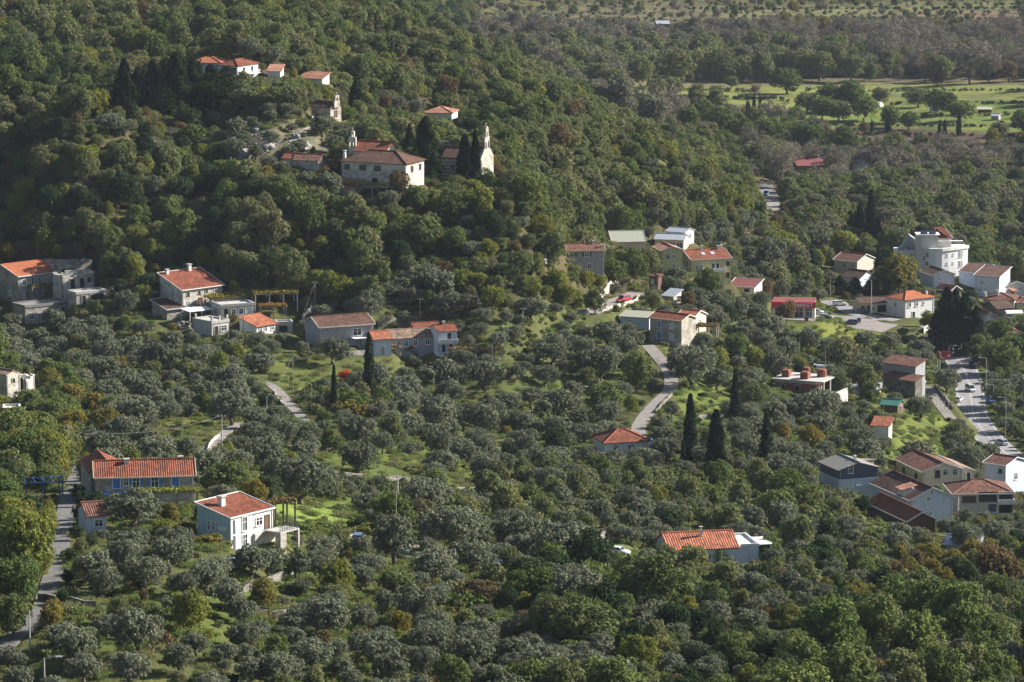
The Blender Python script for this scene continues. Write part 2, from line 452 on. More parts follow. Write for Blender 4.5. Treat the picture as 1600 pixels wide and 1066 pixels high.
MT = dict(
    white=surf('white_plaster', (.66, .65, .63), streak=.22, var=.14), offwhite=surf('offwhite_plaster', (.62, .6, .56), streak=.18, var=.12),
    cream=surf('cream_plaster', (.68, .57, .43), streak=.15, var=.1), beige=surf('beige_plaster', (.5, .45, .38), streak=.18, var=.12),
    yellow=surf('faded_yellow_plaster', (.5, .47, .24), streak=.3, var=.15), paleblue=surf('pale_blue_plaster', (.36, .49, .52), var=.12, streak=.2),
    lightblue=surf('blue_white_plaster', (.5, .56, .64), var=.14, streak=.22), slate=surf('dark_slate_render', (.075, .09, .12), var=.1),
    grey=surf('grey_render', (.33, .33, .34), streak=.35, var=.2), conc=surf('raw_concrete', (.42, .4, .37), streak=.3, var=.2), darkconc=surf('dark_concrete', (.2, .19, .18), var=.25),
    brownwall=surf('brown_red_render', (.12, .06, .045), var=.2), shadeasphalt=surf('shade_darkened_asphalt', (.125, .12, .115), rough=.9, var=.3, scale=.35, fine=4), t_patch=tiles('dark_patched_tiles', (.125, .058, .042), var=.6, dirt=.55, moss=.3), brick=surf('red_block_masonry', (.2, .07, .045), var=.3, fine=14), stone=stone('grey_limestone_masonry', (.44, .41, .37)),
    palestone=stone('pale_limestone_masonry', (.56, .53, .47), var=.3), darkstone=stone('dark_stone_masonry', (.2, .19, .17)), rubble=stone('loose_limestone', (.21, .2, .18), size=.6),
    band=bands('banded_church_stone', (.5, .46, .4), (.24, .16, .13)),
    t_orange=tiles('orange_clay_tiles', (.36, .115, .055), var=.16, dirt=.12), t_red=tiles('red_clay_tiles', (.22, .068, .037), var=.36), t_bright=tiles('fresh_orange_tiles', (.38, .13, .07), var=.4, dirt=.35, per=.42, row=.5),
    t_brown=tiles('brown_clay_tiles', (.12, .055, .038), moss=.3, var=.4), t_old=tiles('mottled_old_tiles', (.27, .17, .12), var=.65, moss=.5), t_rust=tiles('weathered_rust_tiles', (.165, .066, .044), var=.55, moss=.3),
    t_pink=tiles('sun_bleached_tiles', (.4, .19, .125), var=.3), t_dark=tiles('dark_brown_tiles', (.1, .055, .04), moss=.2),
    metal=surf('weathered_sheet_metal', (.42, .44, .48), rough=.5, metal=.3, var=.15), oldsheet=surf('grey_green_fibre_sheet', (.3, .3, .24), var=.15), greensheet=surf('green_sheet_roofing', (.05, .17, .13), rough=.55, var=.15),
    greysheet=surf('grey_brown_felt_roofing', (.2, .185, .165), var=.15), rustsheet=surf('brown_red_sheet', (.16, .05, .045), var=.2),
    glass=plain('dark_window_glass', (.03, .035, .045), .12, spec=.6), dark=plain('painted_dark_inside', (.012, .011, .01), .9), frame=plain('white_window_paint', (.75, .75, .73), .5),
    bframe=plain('brown_window_paint', (.13, .07, .04), .6), blue=plain('blue_shutter_paint', (.07, .2, .5), .5), dkblue=plain('deep_blue_paint', (.035, .1, .33), .45), dgreen=plain('dark_green_shutter_paint', (.03, .07, .06), .5), wood=surf('brown_timber', (.12, .07, .045)), greywood=surf('grey_timber_pole', (.28, .25, .22), var=.25, scale=3),
    steel=plain('galvanised_steel', (.5, .5, .5), .45, .6), iron=plain('dark_iron', (.05, .05, .05), .5, .5), asphalt=surf('worn_asphalt', (.22, .21, .21), rough=.9, var=.25, scale=.4, fine=3), lane=surf('pale_concrete_lane', (.2, .18, .163), var=.25, scale=.35, fine=4), gravel=surf('dusty_gravel', (.3, .26, .22), var=.25, scale=.3, fine=6),
    paint=plain('road_marking_paint', (.4, .4, .39), .7), red=plain('red_sign_panel', (.36, .02, .03), .4), signw=plain('white_sign_paint', (.8, .8, .8), .5), tyre=plain('tyre_rubber', (.02, .02, .02), .9), chrome=plain('lamp_glass', (.7, .7, .7), .15, .3), tail=plain('tail_lamp_red', (.4, .02, .02), .2),
    wire=plain('dull_cable', (.12, .12, .12), .9), rock=surf('grey_limestone_rock', (.25, .24, .22), var=.4, scale=.8, fine=5, bump=.5), bark=surf('bark', (.1, .085, .07), var=.35, scale=3), solar=plain('solar_panel', (.012, .015, .03), .15, spec=.6), canvas=plain('white_canvas', (.7, .7, .7), .8),
    c_red=plain('red_car_paint', (.42, .015, .03), .25, coat=1), c_white=plain('white_car_paint', (.75, .75, .75), .25, coat=1), c_black=plain('black_car_paint', (.015, .016, .02), .2, coat=1), c_blue=plain('dark_blue_car_paint', (.03, .05, .12), .25, coat=1), c_silver=plain('silver_blue_car_paint', (.35, .38, .43), .3, .5, coat=1), c_teal=plain('teal_van_paint', (.1, .25, .3), .3, coat=1),
)
LF = dict(
    olive=leafmat('olive_leaves', [(.142, .156, .098), (.17, .182, .118), (.192, .202, .136), (.156, .166, .104)], .18, .75, 1.2),
    green=leafmat('green_leaves', [(.096, .135, .042), (.124, .16, .05), (.153, .18, .058), (.106, .13, .05)]),
    dark=leafmat('dark_evergreen_leaves', [(0.033, 0.054, 0.026), (0.048, 0.071, 0.032), (0.060, 0.083, 0.038)], .24),
    drab=leafmat('drab_green_leaves', [(.155, .176, .07), (.188, .196, .08), (.142, .162, .068), (.178, .172, .084)]),
    hoary=leafmat('grey_green_leaves', [(.155, .16, .1), (.18, .175, .115), (.14, .15, .095), (.175, .162, .105)]),
    lime=leafmat('yellow_green_leaves', [(.18, .2, .044), (.215, .22, .05), (.165, .185, .044)], .3),
    gold=leafmat('golden_autumn_leaves', [(.235, .19, .042), (.2, .17, .045), (.18, .165, .045)], .3),
    rust=leafmat('rusty_autumn_leaves', [(.15, .115, .055), (.17, .12, .055), (.145, .118, .06)], .25),
    scarlet=leafmat('scarlet_autumn_leaves', [(0.500, 0.050, 0.020), (0.550, 0.080, 0.020)], .35),
    bare=leafmat('bare_twigs', [(.185, .165, .13), (.21, .18, .145), (.19, .175, .12), (.17, .145, .125)], .05),
    cypress=leafmat('cypress_needles', [(0.017, 0.026, 0.013), (0.022, 0.032, 0.016)], .05),
    pine=leafmat('pine_needles', [(.018, .03, .014), (.026, .04, .017)], .08),
    vine=leafmat('yellowing_vine_leaves', [(0.250, 0.200, 0.040), (0.200, 0.190, 0.040), (0.280, 0.160, 0.040)], .3),
    grass=leafmat('tall_grass_blades', [(0.140, 0.190, 0.050), (0.170, 0.200, 0.070), (0.200, 0.190, 0.090)], .3),
)
# ------------------------------------------------------------------ buildings
LM = []          # landmarks: (phrase, photo x, photo y)
HB = []            # what of each building shows: (x0, x1, top, bottom, depth)
FOOT = []        # footprints kept free of plants: (cx, cy, yaw, x0, x1, y0, y1)


def face_basis(L, D, f):
    return {'f': ((-L / 2, 0, 0), (1, 0, 0), (0, -1, 0), L), 'r': ((L / 2, 0, 0), (0, 1, 0), (1, 0, 0), D),
            'l': ((-L / 2, D, 0), (0, -1, 0), (-1, 0, 0), D), 'b': ((L / 2, D, 0), (-1, 0, 0), (0, 1, 0), L)}[f]


def window(root, o, dx, n, w, h, style='w', col=None, name=None):
    """window or door on a wall; o = its centre on the wall face"""
    o = Vector(o); dx = Vector(dx); n = Vector(n); up = Vector((0, 0, 1))

    def P(a, b, c): return (o + dx * a + up * b + n * c)[:]

    def blk(mb, a0, a1, b0, b1, c0, c1, mi=0):
        p = [P(a0, b0, c0), P(a1, b0, c0), P(a1, b0, c1), P(a0, b0, c1), P(a0, b1, c0), P(a1, b1, c0), P(a1, b1, c1), P(a0, b1, c1)]
        for q in ((0, 3, 2, 1), (4, 5, 6, 7), (0, 1, 5, 4), (1, 2, 6, 5), (2, 3, 7, 6), (3, 0, 4, 7)):
            mb.face([p[i] for i in q][::-1], mi)
    fm = {'w': 'frame', 's': 'frame', 'c': 'frame', 'k': 'bframe', 'g': 'bframe', 'd': 'frame', 'o': 'stone', 'b': 'bframe'}[style]
    t = .12
    mb = MB()
    blk(mb, -w / 2 - t, -w / 2, -h / 2, h / 2, -.05, .1); blk(mb, w / 2, w / 2 + t, -h / 2, h / 2, -.05, .1)
    blk(mb, -w / 2 - t, w / 2 + t, h / 2, h / 2 + t, -.05, .1)
    if style in 'wsck': blk(mb, -w / 2 - t - .1, w / 2 + t + .1, -h / 2 - t, -h / 2, -.05, .2)
    if style in 'ws': blk(mb, -.04, .04, -h / 2, h / 2, -.02, .06); blk(mb, -w / 2, w / 2, h * .12, h * .12 + .06, -.02, .06)
    isdoor = style in 'dgb'
    fr = mb.build(name or ('door' if isdoor else 'window'), MT[fm] if style != 'o' else col or MT['palestone'], root)
    mb = MB()
    blk(mb, -w / 2, w / 2, -h / 2, h / 2, -.05, .025)
    if style == 'c': mb.build('shutter', col or MT['blue'], fr)
    elif style == 'd': mb.build('door_leaf', col or MT['glass'], fr)
    elif style in 'gb': mb.build('door_leaf', col or MT['wood'], fr)
    elif style == 'o': mb.build('opening', MT['dark'], fr)  # near-black panel on the uncut wall paints the shade of an open inside
    else: mb.build('pane', MT['glass'], fr)
    if style == 's':
        for sx in (-1, 1):
            mb = MB()
            a = sx * (w / 2 + t + w * .27)
            blk(mb, a - w * .26, a + w * .26, -h / 2, h / 2, .005, .07)
            mb.build('shutter', col or MT['blue'], fr)
    return fr


def chimney(par, x, y, z0, h, w=.6, mat=None):
    mb = MB(); mb.box(x - w / 2, x + w / 2, y - w / 2, y + w / 2, z0 - 1.0, z0 + h * .72)
    ch = mb.build('chimney', mat or MT['offwhite'], par)
    mb = MB()
    for sx in (-1, 1):
        for sy in (-1, 1): mb.box(x + sx * w * .4 - .06, x + sx * w * .4 + .06, y + sy * w * .4 - .06, y + sy * w * .4 + .06, z0 + h * .72, z0 + h * .9)
    mb.box(x - w * .68, x + w * .68, y - w * .68, y + w * .68, z0 + h * .9, z0 + h)
    mb.build('chimney_cap', MT['conc'], ch)
    return ch


def house(name, short, label, cat, xl, xr, yb, ye, yaw, D, roof='gable_x', wall='stone', rm='t_red', pitch=22, over=.45, wins=(), chim=(), trim=None, group=None, low=3.0, pad=3.5, Lm=None, lift=0.0, ridge=.5):
    X, Y, Z, s = ground((xl + xr) / 2, yb, H0)
    Z += lift
    ya = math.radians(yaw)
    L = Lm or (xr - xl) / (s * math.cos(ya))
    H = (yb - ye) / (s * .985)
    if pad: flatten(X, Y, ya, -L / 2 - .5, L / 2 + .5, -1.0, D + .5, Z - lift - .05, pad)
    FOOT.append((X, Y, ya, -L / 2 - .8, L / 2 + .8, -1.2, D + .8))
    root = empty(name, (X, Y, Z), ya)
    tag(root, label, cat, group)
    if short: LM.append((short, (xl + xr) / 2, (yb + ye) / 2))
    tp = math.tan(math.radians(pitch))
    wm, rf = MT[wall], MT[rm]
    w = MB()
    g = min(over, .3) if over else 0
    o = over
    R = MB(); E = MB()
    yr = D * ridge
    if roof == 'gable_x':
        zr = H + yr * tp; zb = zr - (D - yr) * tp
        poly = [(0, -low), (D, -low), (D, zb), (yr, zr), (0, H)]
        m = MB(); m.prism(poly, -L / 2, L / 2); w.v = [(y, x, z) for x, y, z in m.v]; w.f = [f[::-1] for f in m.f]; w.mi = m.mi; w.uv = m.uv
        R.slab([(-L / 2 - g, -o, H - o * tp + .06), (L / 2 + g, -o, H - o * tp + .06), (L / 2 + g, yr, zr + .06), (-L / 2 - g, yr, zr + .06)], .16)
        R.slab([(L / 2 + g, D + o, zb - o * tp + .06), (-L / 2 - g, D + o, zb - o * tp + .06), (-L / 2 - g, yr, zr + .06), (L / 2 + g, yr, zr + .06)], .16)
        R.tube([(-L / 2 - g, yr, zr + .1), (L / 2 + g, yr, zr + .1)], .15, 6)
        ev = [((-L / 2 - g, -o - .03, H - o * tp - .02), (L / 2 + g, -o - .03, H - o * tp - .02))]
        vg = []
        for sx in (-1, 1):
            x = sx * (L / 2 + g + .03)
            vg += [((x, -o, H - o * tp + .04), (x, yr, zr + .04)), ((x, yr, zr + .04), (x, D + o, zb - o * tp + .04))]
        top = lambda x, y: (H + y * tp) if y < yr else zr - (y - yr) * tp
    elif roof == 'gable_y':
        zr = H + L / 2 * tp
        w.prism([(-L / 2, -low), (L / 2, -low), (L / 2, H), (0, zr), (-L / 2, H)], 0, D)
        R.slab([(-L / 2 - o, D + g, H - o * tp + .06), (-L / 2 - o, -g, H - o * tp + .06), (0, -g, zr + .06), (0, D + g, zr + .06)], .16)
        R.slab([(L / 2 + o, -g, H - o * tp + .06), (L / 2 + o, D + g, H - o * tp + .06), (0, D + g, zr + .06), (0, -g, zr + .06)], .16)
        R.tube([(0, -g, zr + .1), (0, D + g, zr + .1)], .15, 6)
        ev = [((sx * (L / 2 + o + .03), -g, H - o * tp - .02), (sx * (L / 2 + o + .03), D + g, H - o * tp - .02)) for sx in (-1, 1)]
        vg = [((-L / 2 - o, -g - .03, H - o * tp + .04), (0, -g - .03, zr + .04)), ((0, -g - .03, zr + .04), (L / 2 + o, -g - .03, H - o * tp + .04))]
        top = lambda x, y: zr - abs(x) * tp
    elif roof == 'hip':
        w.box(-L / 2, L / 2, 0, D, -low, H)
        a = min(D, L) / 2 + o
        z0 = H - .05; zr = z0 + a * tp
        x0, x1, y0, y1 = -L / 2 - o, L / 2 + o, -o, D + o
        if L >= D: r0, r1 = (x0 + a, D / 2, zr), (x1 - a, D / 2, zr)
        else: r0, r1 = (0, y0 + a, zr), (0, y1 - a, zr)
        c = [(x0, y0, z0), (x1, y0, z0), (x1, y1, z0), (x0, y1, z0)]
        if L >= D:
            R.slab([c[0], c[1], r1, r0], .14); R.slab([c[2], c[3], r0, r1], .14); R.slab([c[1], c[2], r1], .14); R.slab([c[3], c[0], r0], .14)
            hips = [(c[0], r0), (c[1], r1), (c[2], r1), (c[3], r0), (r0, r1)]
        else:
            R.slab([c[1], c[2], r1, r0], .14); R.slab([c[3], c[0], r0, r1], .14); R.slab([c[0], c[1], r0], .14); R.slab([c[2], c[3], r1], .14)
            hips = [(c[0], r0), (c[1], r0), (c[2], r1), (c[3], r1), (r0, r1)]
        for a_, b_ in hips: R.tube([(a_[0], a_[1], a_[2] + .03), (b_[0], b_[1], b_[2] + .03)], .14, 6)
        R.face([(x0 + .02, y0 + .02, z0 - .15), (x1 - .02, y0 + .02, z0 - .15), (x1 - .02, y1 - .02, z0 - .15), (x0 + .02, y1 - .02, z0 - .15)][::-1])
        ev = [(c[0], c[1]), (c[1], c[2]), (c[3], c[0])]; vg = []
        top = lambda x, y: z0 + min(x - x0, x1 - x, y - y0, y1 - y) * tp
    elif roof in ('shed_f', 'shed_l', 'shed_r', 'shed_b'):
        hz = lambda x, y: H + tp * {'shed_f': y, 'shed_b': D - y, 'shed_l': x + L / 2, 'shed_r': L / 2 - x}[roof]
        b = [(-L / 2, 0), (L / 2, 0), (L / 2, D), (-L / 2, D)]
        B = [(x, y, -low) for x, y in b]; T = [(x, y, hz(x, y)) for x, y in b]
        w.face(B[::-1]); w.face(T)
        for i in range(4):
            j = (i + 1) % 4; w.face([B[i], B[j], T[j], T[i]])
        q = [(-L / 2 - o, -o), (L / 2 + o, -o), (L / 2 + o, D + o), (-L / 2 - o, D + o)]
        k = {'shed_f': 0, 'shed_r': 1, 'shed_b': 2, 'shed_l': 3}[roof]
        q = q[k:] + q[:k]
        q = [(x, y, hz(x, y) + .06) for x, y in q]
        R.slab(q, .16)
        ev = [(q[0], q[1])]; vg = [(q[1], q[2]), (q[3], q[0]), (q[2], q[3])]
        top = hz
    elif roof == 'ruin':  # open walls with broken tops
        rr = random.Random(int(xl * 7 + yb))
        for a, b in (((-L / 2, 0), (L / 2, 0)), ((L / 2, 0), (L / 2, D)), ((L / 2, D), (-L / 2, D)), ((-L / 2, D), (-L / 2, 0))):
            n = max(2, int(math.hypot(b[0] - a[0], b[1] - a[1]) / 1.1)); hh = H
            for i in range(n):
                p, q = [(a[0] + (b[0] - a[0]) * t, a[1] + (b[1] - a[1]) * t) for t in (i / n, (i + 1) / n)]
                hh = min(H + .3, max(H - 1.1, hh + rr.uniform(-.55, .5)))
                x0, x1, y0, y1 = min(p[0], q[0]), max(p[0], q[0]), min(p[1], q[1]), max(p[1], q[1])
                if x1 - x0 < .01: x0, x1 = (x0, x0 + .5) if x0 < 0 else (x0 - .5, x0)
                else: y0, y1 = (y0, y0 + .5) if y0 < D / 2 else (y0 - .5, y0)
                w.box(x0, x1, y0, y1, -low, hh)
        R.box(-L / 2 + .6, L / 2 - .6, .6, D - .6, H * .45, H * .45 + .12)
        ev = vg = []
        top = lambda x, y: H
    else:  # flat with a parapet
        w.box(-L / 2, L / 2, 0, D, -low, H)
        for a in ((-L / 2 - .15, L / 2 + .15, -.15, .2), (-L / 2 - .15, L / 2 + .15, D - .2, D + .15), (-L / 2 - .15, -L / 2 + .2, .2, D - .2), (L / 2 - .2, L / 2 + .15, .2, D - .2)):
            R.box(*a, H - .25, H + .4)
        R.box(-L / 2 + .2, L / 2 - .2, .2, D - .2, H, H + .05)
        ev = vg = []
        top = lambda x, y: H
    w.build('wall', wm, root)
    ro = R.build('roof' if roof != 'ruin' else 'floor_slab', rf, root)
    if trim and (ev or vg):
        for a_, b_ in ev + vg: E.bar(a_, b_, .09, .22)
        E.build('eaves_board', MT[trim], ro)
    if roof not in ('flat', 'ruin') and H > 3.2:
        for sx in (-1, 1):
            pb = MB(); pb.tube([(sx * (L / 2 - .25), -.09, -.5), (sx * (L / 2 - .25), -.09, H - .2)], .055, 5); pb.build('downpipe', MT['steel'], root)
    cs, sn = math.cos(ya), math.sin(ya)
    zt = H + (min(L, D) / 2 if roof == 'hip' else L / 2 if roof in ('gable_y', 'shed_l', 'shed_r') else yr if roof == 'gable_x' else D if roof not in ('flat', 'ruin') else 0) * tp
    pr = [proj(X + x * cs - y * sn, Y + x * sn + y * cs, Z + z) for x in (-L / 2, L / 2) for y in (0, D) for z in (H * .32, zt)]
    HB.append((min(p[0] for p in pr), max(p[0] for p in pr), min(p[1] for p in pr), max(p[1] for p in pr), proj(X, Y, Z)[2]))
    h = dict(root=root, L=L, D=D, H=H, s=s, top=top, roof=ro, X=X, Y=Y, Z=Z, yaw=ya)
    for t in wins:
        f, fx, fz, ww, hh, st = t[:6]
        og, dx, n, ln = face_basis(L, D, f)
        c = Vector(og) + Vector(dx) * ln * fx
        window(root, (c.x, c.y, fz * H), dx, n, ww, hh, st, MT[t[6]] if len(t) > 6 else None)
    for t in chim:
        x, y, ch = t[:3]
        chimney(ro, (x - .5) * L, y * D, top((x - .5) * L, y * D), ch, t[3] if len(t) > 3 else .6)
    return h


def part(h, name, mb, mat, parent=None): return mb.build(name, MT[mat], parent or h['root'])


def balcony(h, f, fx, z, w, dep, mat='white', rail='steel', solid=True):
    og, dx, n, ln = face_basis(h['L'], h['D'], f)
    o = Vector(og) + Vector(dx) * ln * fx; dx = Vector(dx); n = Vector(n)
    mb = MB()
    a, b = o - dx * w / 2, o + dx * w / 2
    a1, b1 = a + n * dep, b + n * dep
    mid = lambda p, q, zz: ((p + q) / 2 + Vector((0, 0, zz)))
    mb.bar(((a + a1) / 2 + Vector((0, 0, z)) - dx * 0)[:], ((b + b1) / 2 + Vector((0, 0, z)))[:], dep, .18)
    bo = mb.build('balcony', MT[mat], h['root'])
    r = MB()
    e = .06
    for p, q in ((a, a1), (a1, b1), (b, b1)):
        if solid: r.bar((p + Vector((0, 0, z + .55)))[:], (q + Vector((0, 0, z + .55)))[:], .12, .9)
        else:
            for zz in (.95, .5): r.bar((p + Vector((0, 0, z + zz)))[:], (q + Vector((0, 0, z + zz)))[:], e)
            n_ = max(2, int((q - p).length / .5))
            for i in range(n_ + 1):
                t = p.lerp(q, i / n_); r.bar((t + Vector((0, 0, z + .08)))[:], (t + Vector((0, 0, z + .95)))[:], .05)
    r.build('railing', MT[mat if solid else rail], bo)
    return bo


def pergola(name, label, px, py, yaw, L, D, h, leaf='vine', short=None, posts=4, mat='greywood', dens=60, group=None):
    X, Y, Z, s = ground(px, py, H0)
    ya = math.radians(yaw)
    root = empty(name, (X, Y, float(hs(X, Y))), ya); tag(root, label, 'pergola', group)
    FOOT.append((X, Y, ya, -L / 2, L / 2, 0, D))
    for i in range(posts):
        for y in (0, D):
            x = (i / (posts - 1) - .5) * L
            mb = MB(); mb.box(x - .1, x + .1, y - .1, y + .1, -1.5, h); mb.build('post', MT[mat], root)
    mb = MB()
    for y in (0, D): mb.bar((-L / 2 - .3, y, h + .06), (L / 2 + .3, y, h + .06), .12)
    n = max(3, int(L / 1.2))
    for i in range(n + 1):
        x = (i / n - .5) * L; mb.bar((x, -.4, h + .17), (x, D + .4, h + .17), .08)
    mb.build('beam', MT[mat], root)
    if leaf:
        r = np.random.default_rng(int(px * 7 + py))
        N = int(L * D * dens)
        c = np.stack([(r.random(N) - .5) * L * 1.08, r.random(N) * D * 1.1 - .05 * D, h + .3 + r.normal(0, .16, N)], 1)
        me = leaves('vine_leaves', c, r.normal(size=(N, 3)) * .8 + [0, 0, 1], .42, .36, LF[leaf], r)
        o = bpy.data.objects.new('vine', me); COL.objects.link(o); o.parent = root
    if short: LM.append((short, px, py - 8))
    return root


def leaves(name, c, nrm, l, w, mat, r, lv=None):
    """a swarm of small leaf sprays (diamonds): centres, facing, length, width"""
    N = len(c)
    nrm = nrm / np.linalg.norm(nrm, axis=1, keepdims=True)
    t = r.normal(size=(N, 3)); t -= nrm * (t * nrm).sum(1, keepdims=True); t /= np.linalg.norm(t, axis=1, keepdims=True)
    b = np.cross(nrm, t)
    k = r.uniform(.7, 1.3, (N, 1))
    V = np.stack([c - t * l * k / 2, c + b * w * k / 2, c + t * l * k / 2, c - b * w * k / 2], 1).reshape(-1, 3)
    Q = np.arange(N * 4).reshape(-1, 4)
    lv = np.clip(r.normal(.5, .2, N), 0, 1) if lv is None else lv
    return npmesh(name, V, Q, [mat], attr={'lv': np.repeat(lv, 4)})


def thing_mesh(name, mb, mat, loc, rz, label, cat, group=None, smooth=False):
    o = mb.build(name, mat, None, smooth)
    o.location = loc; o.rotation_euler = (0, 0, rz)
    return tag(o, label, cat, group)
# ------------------------------------------------------------------ the village, building by building
VH = 'houses of the hillside hamlet'
# --- far left hamlet
hA = house('stone_house', 'the stone house with the big plain orange roof', 'large two-storey stone house under a smooth bright orange roof, unlit side wall', 'house', 32, 100, 468, 427, 42, 13, 'gable_x', 'stone', 't_orange', 17,
           wins=[('f', .13, .74, 1, 1.35, 's', 'grey'), ('f', .38, .74, 1, 1.35, 's', 'dgreen'), ('f', .64, .74, 1, 1.35, 's', 'grey'), ('f', .88, .74, 1, 1.35, 's', 'offwhite'), ('f', .2, .24, 1.1, 1.9, 'd'), ('f', .45, .26, 1, 1.3, 'w'), ('f', .72, .26, 1.1, 1.3, 'w'), ('f', .9, .24, 1, 1.9, 'd'), ('l', .75, .3, 1, 1.3, 'c', 'lightblue')], trim='offwhite')
house('stone_building', 'the half-built stone block', 'roofless stone block with two dark doorways and a small window', 'building', 99, 147, 452, 428, 34, 5, 'ruin', 'palestone', 'palestone', wins=[('f', .32, .4, 1.1, 2.2, 'o'), ('f', .6, .4, 1.1, 2.2, 'o'), ('f', .82, .55, 1, 1.2, 'o')])
house('stone_ruin', None, 'upper roofless stone ruin behind the half-built block', 'ruin', 88, 143, 434, 411, 30, 6, 'ruin', 'stone', 'stone', wins=[('f', .35, .45, 3.5, 1.5, 'o')])
house('terrace_building', None, 'low stone building with a wide dark porch and terrace roof', 'building', 121, 164, 474, 457, 34, 4, 'flat', 'stone', 'conc', wins=[('f', .25, .4, 1, 2, 'o'), ('f', .7, .4, 3.4, 2, 'o')])
house('annex', 'the flat concrete annex', 'grey flat-roofed annex in front of the orange-roofed stone house', 'building', 43, 116, 502, 476, 36, 6, 'flat', 'stone', 'darkconc', wins=[('f', .12, .4, 1, 1.3, 'w'), ('f', .75, .6, 1.2, 1.6, 'd'), ('f', .92, .6, 1.2, 1.6, 'd')])
# --- second stone house
hB = house('stone_house', 'the stone house with two chimneys', 'pale stone house with rusty red single-slope roof and two chimneys', 'house', 287, 346, 482, 449, 43, 8.5, 'shed_f', 'palestone', 't_red', 19,
           wins=[('f', .15, .74, .8, 1.1, 'o'), ('f', .42, .74, .8, 1.1, 'o'), ('f', .6, .8, .7, 1, 'o'), ('f', .85, .8, 1.3, 1.1, 'w'), ('f', .45, .3, 1, 2, 'b'), ('f', .15, .3, .8, 1.1, 'w'), ('l', .4, .6, .9, 1.2, 'c', 'grey')], chim=[(.15, .93, 1.2, .7), (.72, .97, 1.6, .8)], trim='offwhite')
house('lean_to', None, 'stone lean-to with dark red sloping roof beside two-chimney house', 'outbuilding', 262, 288, 498, 482, 38, 6.5, 'shed_f', 'stone', 't_dark', 12, trim='offwhite')
house('annex', 'the long low annex under the vines', 'long low pale annex with open doorways below yellow vine pergola', 'building', 346, 397, 496, 477, 24, 7, 'flat', 'palestone', 'conc', wins=[('f', .15, .42, 1, 2, 'o'), ('f', .38, .45, 1, 1.4, 'w'), ('f', .6, .45, 1, 1.4, 'w'), ('f', .83, .42, 1.6, 2, 'd', 'offwhite')])
hF = house('unfinished_building', 'the unfinished concrete frame', 'unfinished concrete box with bare column stubs on its top', 'building', 332, 357, 524, 503, 42, 7, 'flat', 'conc', 'conc', wins=[('f', .25, .4, 1, 2, 'o'), ('f', .7, .5, 1.6, 1.3, 'w')])
for x, y in ((.02, .02), (.5, .02), (.98, .02), (.02, .95)):
    mb = MB(); a, b = (x - .5) * (hF['L'] - .4), y * (hF['D'] - .4) + .2
    mb.box(a - .2, a + .2, b - .2, b + .2, hF['H'], hF['H'] + 1.4); part(hF, 'column_stub', mb, 'conc')
house('cottage', 'the little white cottage below the vines', 'little white cottage with fresh orange roof below vine pergola', 'house', 402, 431, 520, 507, 48, 5.6, 'shed_f', 'white', 't_bright', 15, wins=[('f', .2, .5, .9, 1.1, 'w'), ('f', .45, .5, .9, 1.1, 'w'), ('f', .8, .5, .9, 1.1, 'w')])
house('store_shed', None, 'small concrete store with an open front beside white cottage', 'outbuilding', 433, 457, 520, 505, 10, 3, 'flat', 'palestone', 'conc', wins=[('f', .4, .4, 2, 1.6, 'o')])
hE = house('house', 'the grey-blue house with the brown roof', 'grey-blue house with one big framed window and dull brown roof', 'house', 500, 583, 540, 508, 24, 9, 'gable_x', 'grey', 't_brown', 20, wins=[('f', .7, .62, 2, 1.5, 'w'), ('f', .85, .18, 1.5, 2, 'd', 'offwhite')], trim='offwhite')
mb = MB(); mb.box(hE['L'] * .08, hE['L'] * .42, -2.2, 0, hE['H'] * .36, hE['H'] * .36 + .1); part(hE, 'porch_canopy', mb, 'canvas')
house('row_house', 'the long row house with mottled tiles', 'long low row house with mottled old tiles and white-framed windows', 'house', 611, 683, 560, 527, 17, 7.5, 'gable_x', 'grey', 't_old', 20, wins=[('f', .17, .72, .9, 1.3, 'w'), ('f', .33, .72, .9, 1.3, 'w'), ('f', .53, .74, .9, 1.3, 'w'), ('f', .79, .76, .9, 1.3, 'w')])
house('row_house', None, 'short end of the row with fresh orange tiles', 'house', 584, 611, 556, 529, 17, 6.5, 'gable_x', 'lightblue', 't_bright', 20, wins=[('f', .5, .3, 1, 1.9, 'd', 'grey')])
hFr = house('house', 'the white balcony house at the end of the row', 'white-blue end house with two balconies and red tiled roof', 'house', 684, 714, 556, 517, 15, 7, 'gable_x', 'lightblue', 't_red', 15, wins=[('f', .6, .78, 1, 1.6, 'd'), ('f', .3, .3, .9, 1.9, 'd'), ('f', .68, .3, .9, 1.9, 'd')], chim=[(.5, .5, .8)])
house('row_house', None, 'red-tiled rear part behind the mottled row house roof', 'house', 648, 688, 541, 513, 15, 6, 'gable_x', 'grey', 't_red', 17)
balcony(hFr, 'f', .5, hFr['H'] * .52, hFr['L'] * .98, 1.3, 'offwhite'); balcony(hFr, 'f', .52, .2, hFr['L'] * 1.02, 1.6, 'white', 'frame', False)
# --- monastery on the hill
hG = house('monastery', 'the pale stone monastery', 'long pale stone monastery range with brown hipped roof on hilltop', 'monastery', 533, 635, 292, 254, -24, 10.5, 'hip', 'palestone', 't_brown', 23,
           wins=[('f', .09, .76, 1.3, 1.2, 'k'), ('f', .33, .76, 1.7, 1.2, 'k'), ('f', .56, .76, 1.7, 1.2, 'k'), ('f', .52, .2, 1.6, 2, 'o'), ('r', .33, .74, 1.1, 1.3, 'k'), ('r', .78, .74, 1.1, 1.3, 'k')], chim=[(.02, .1, 2.2, .6)])


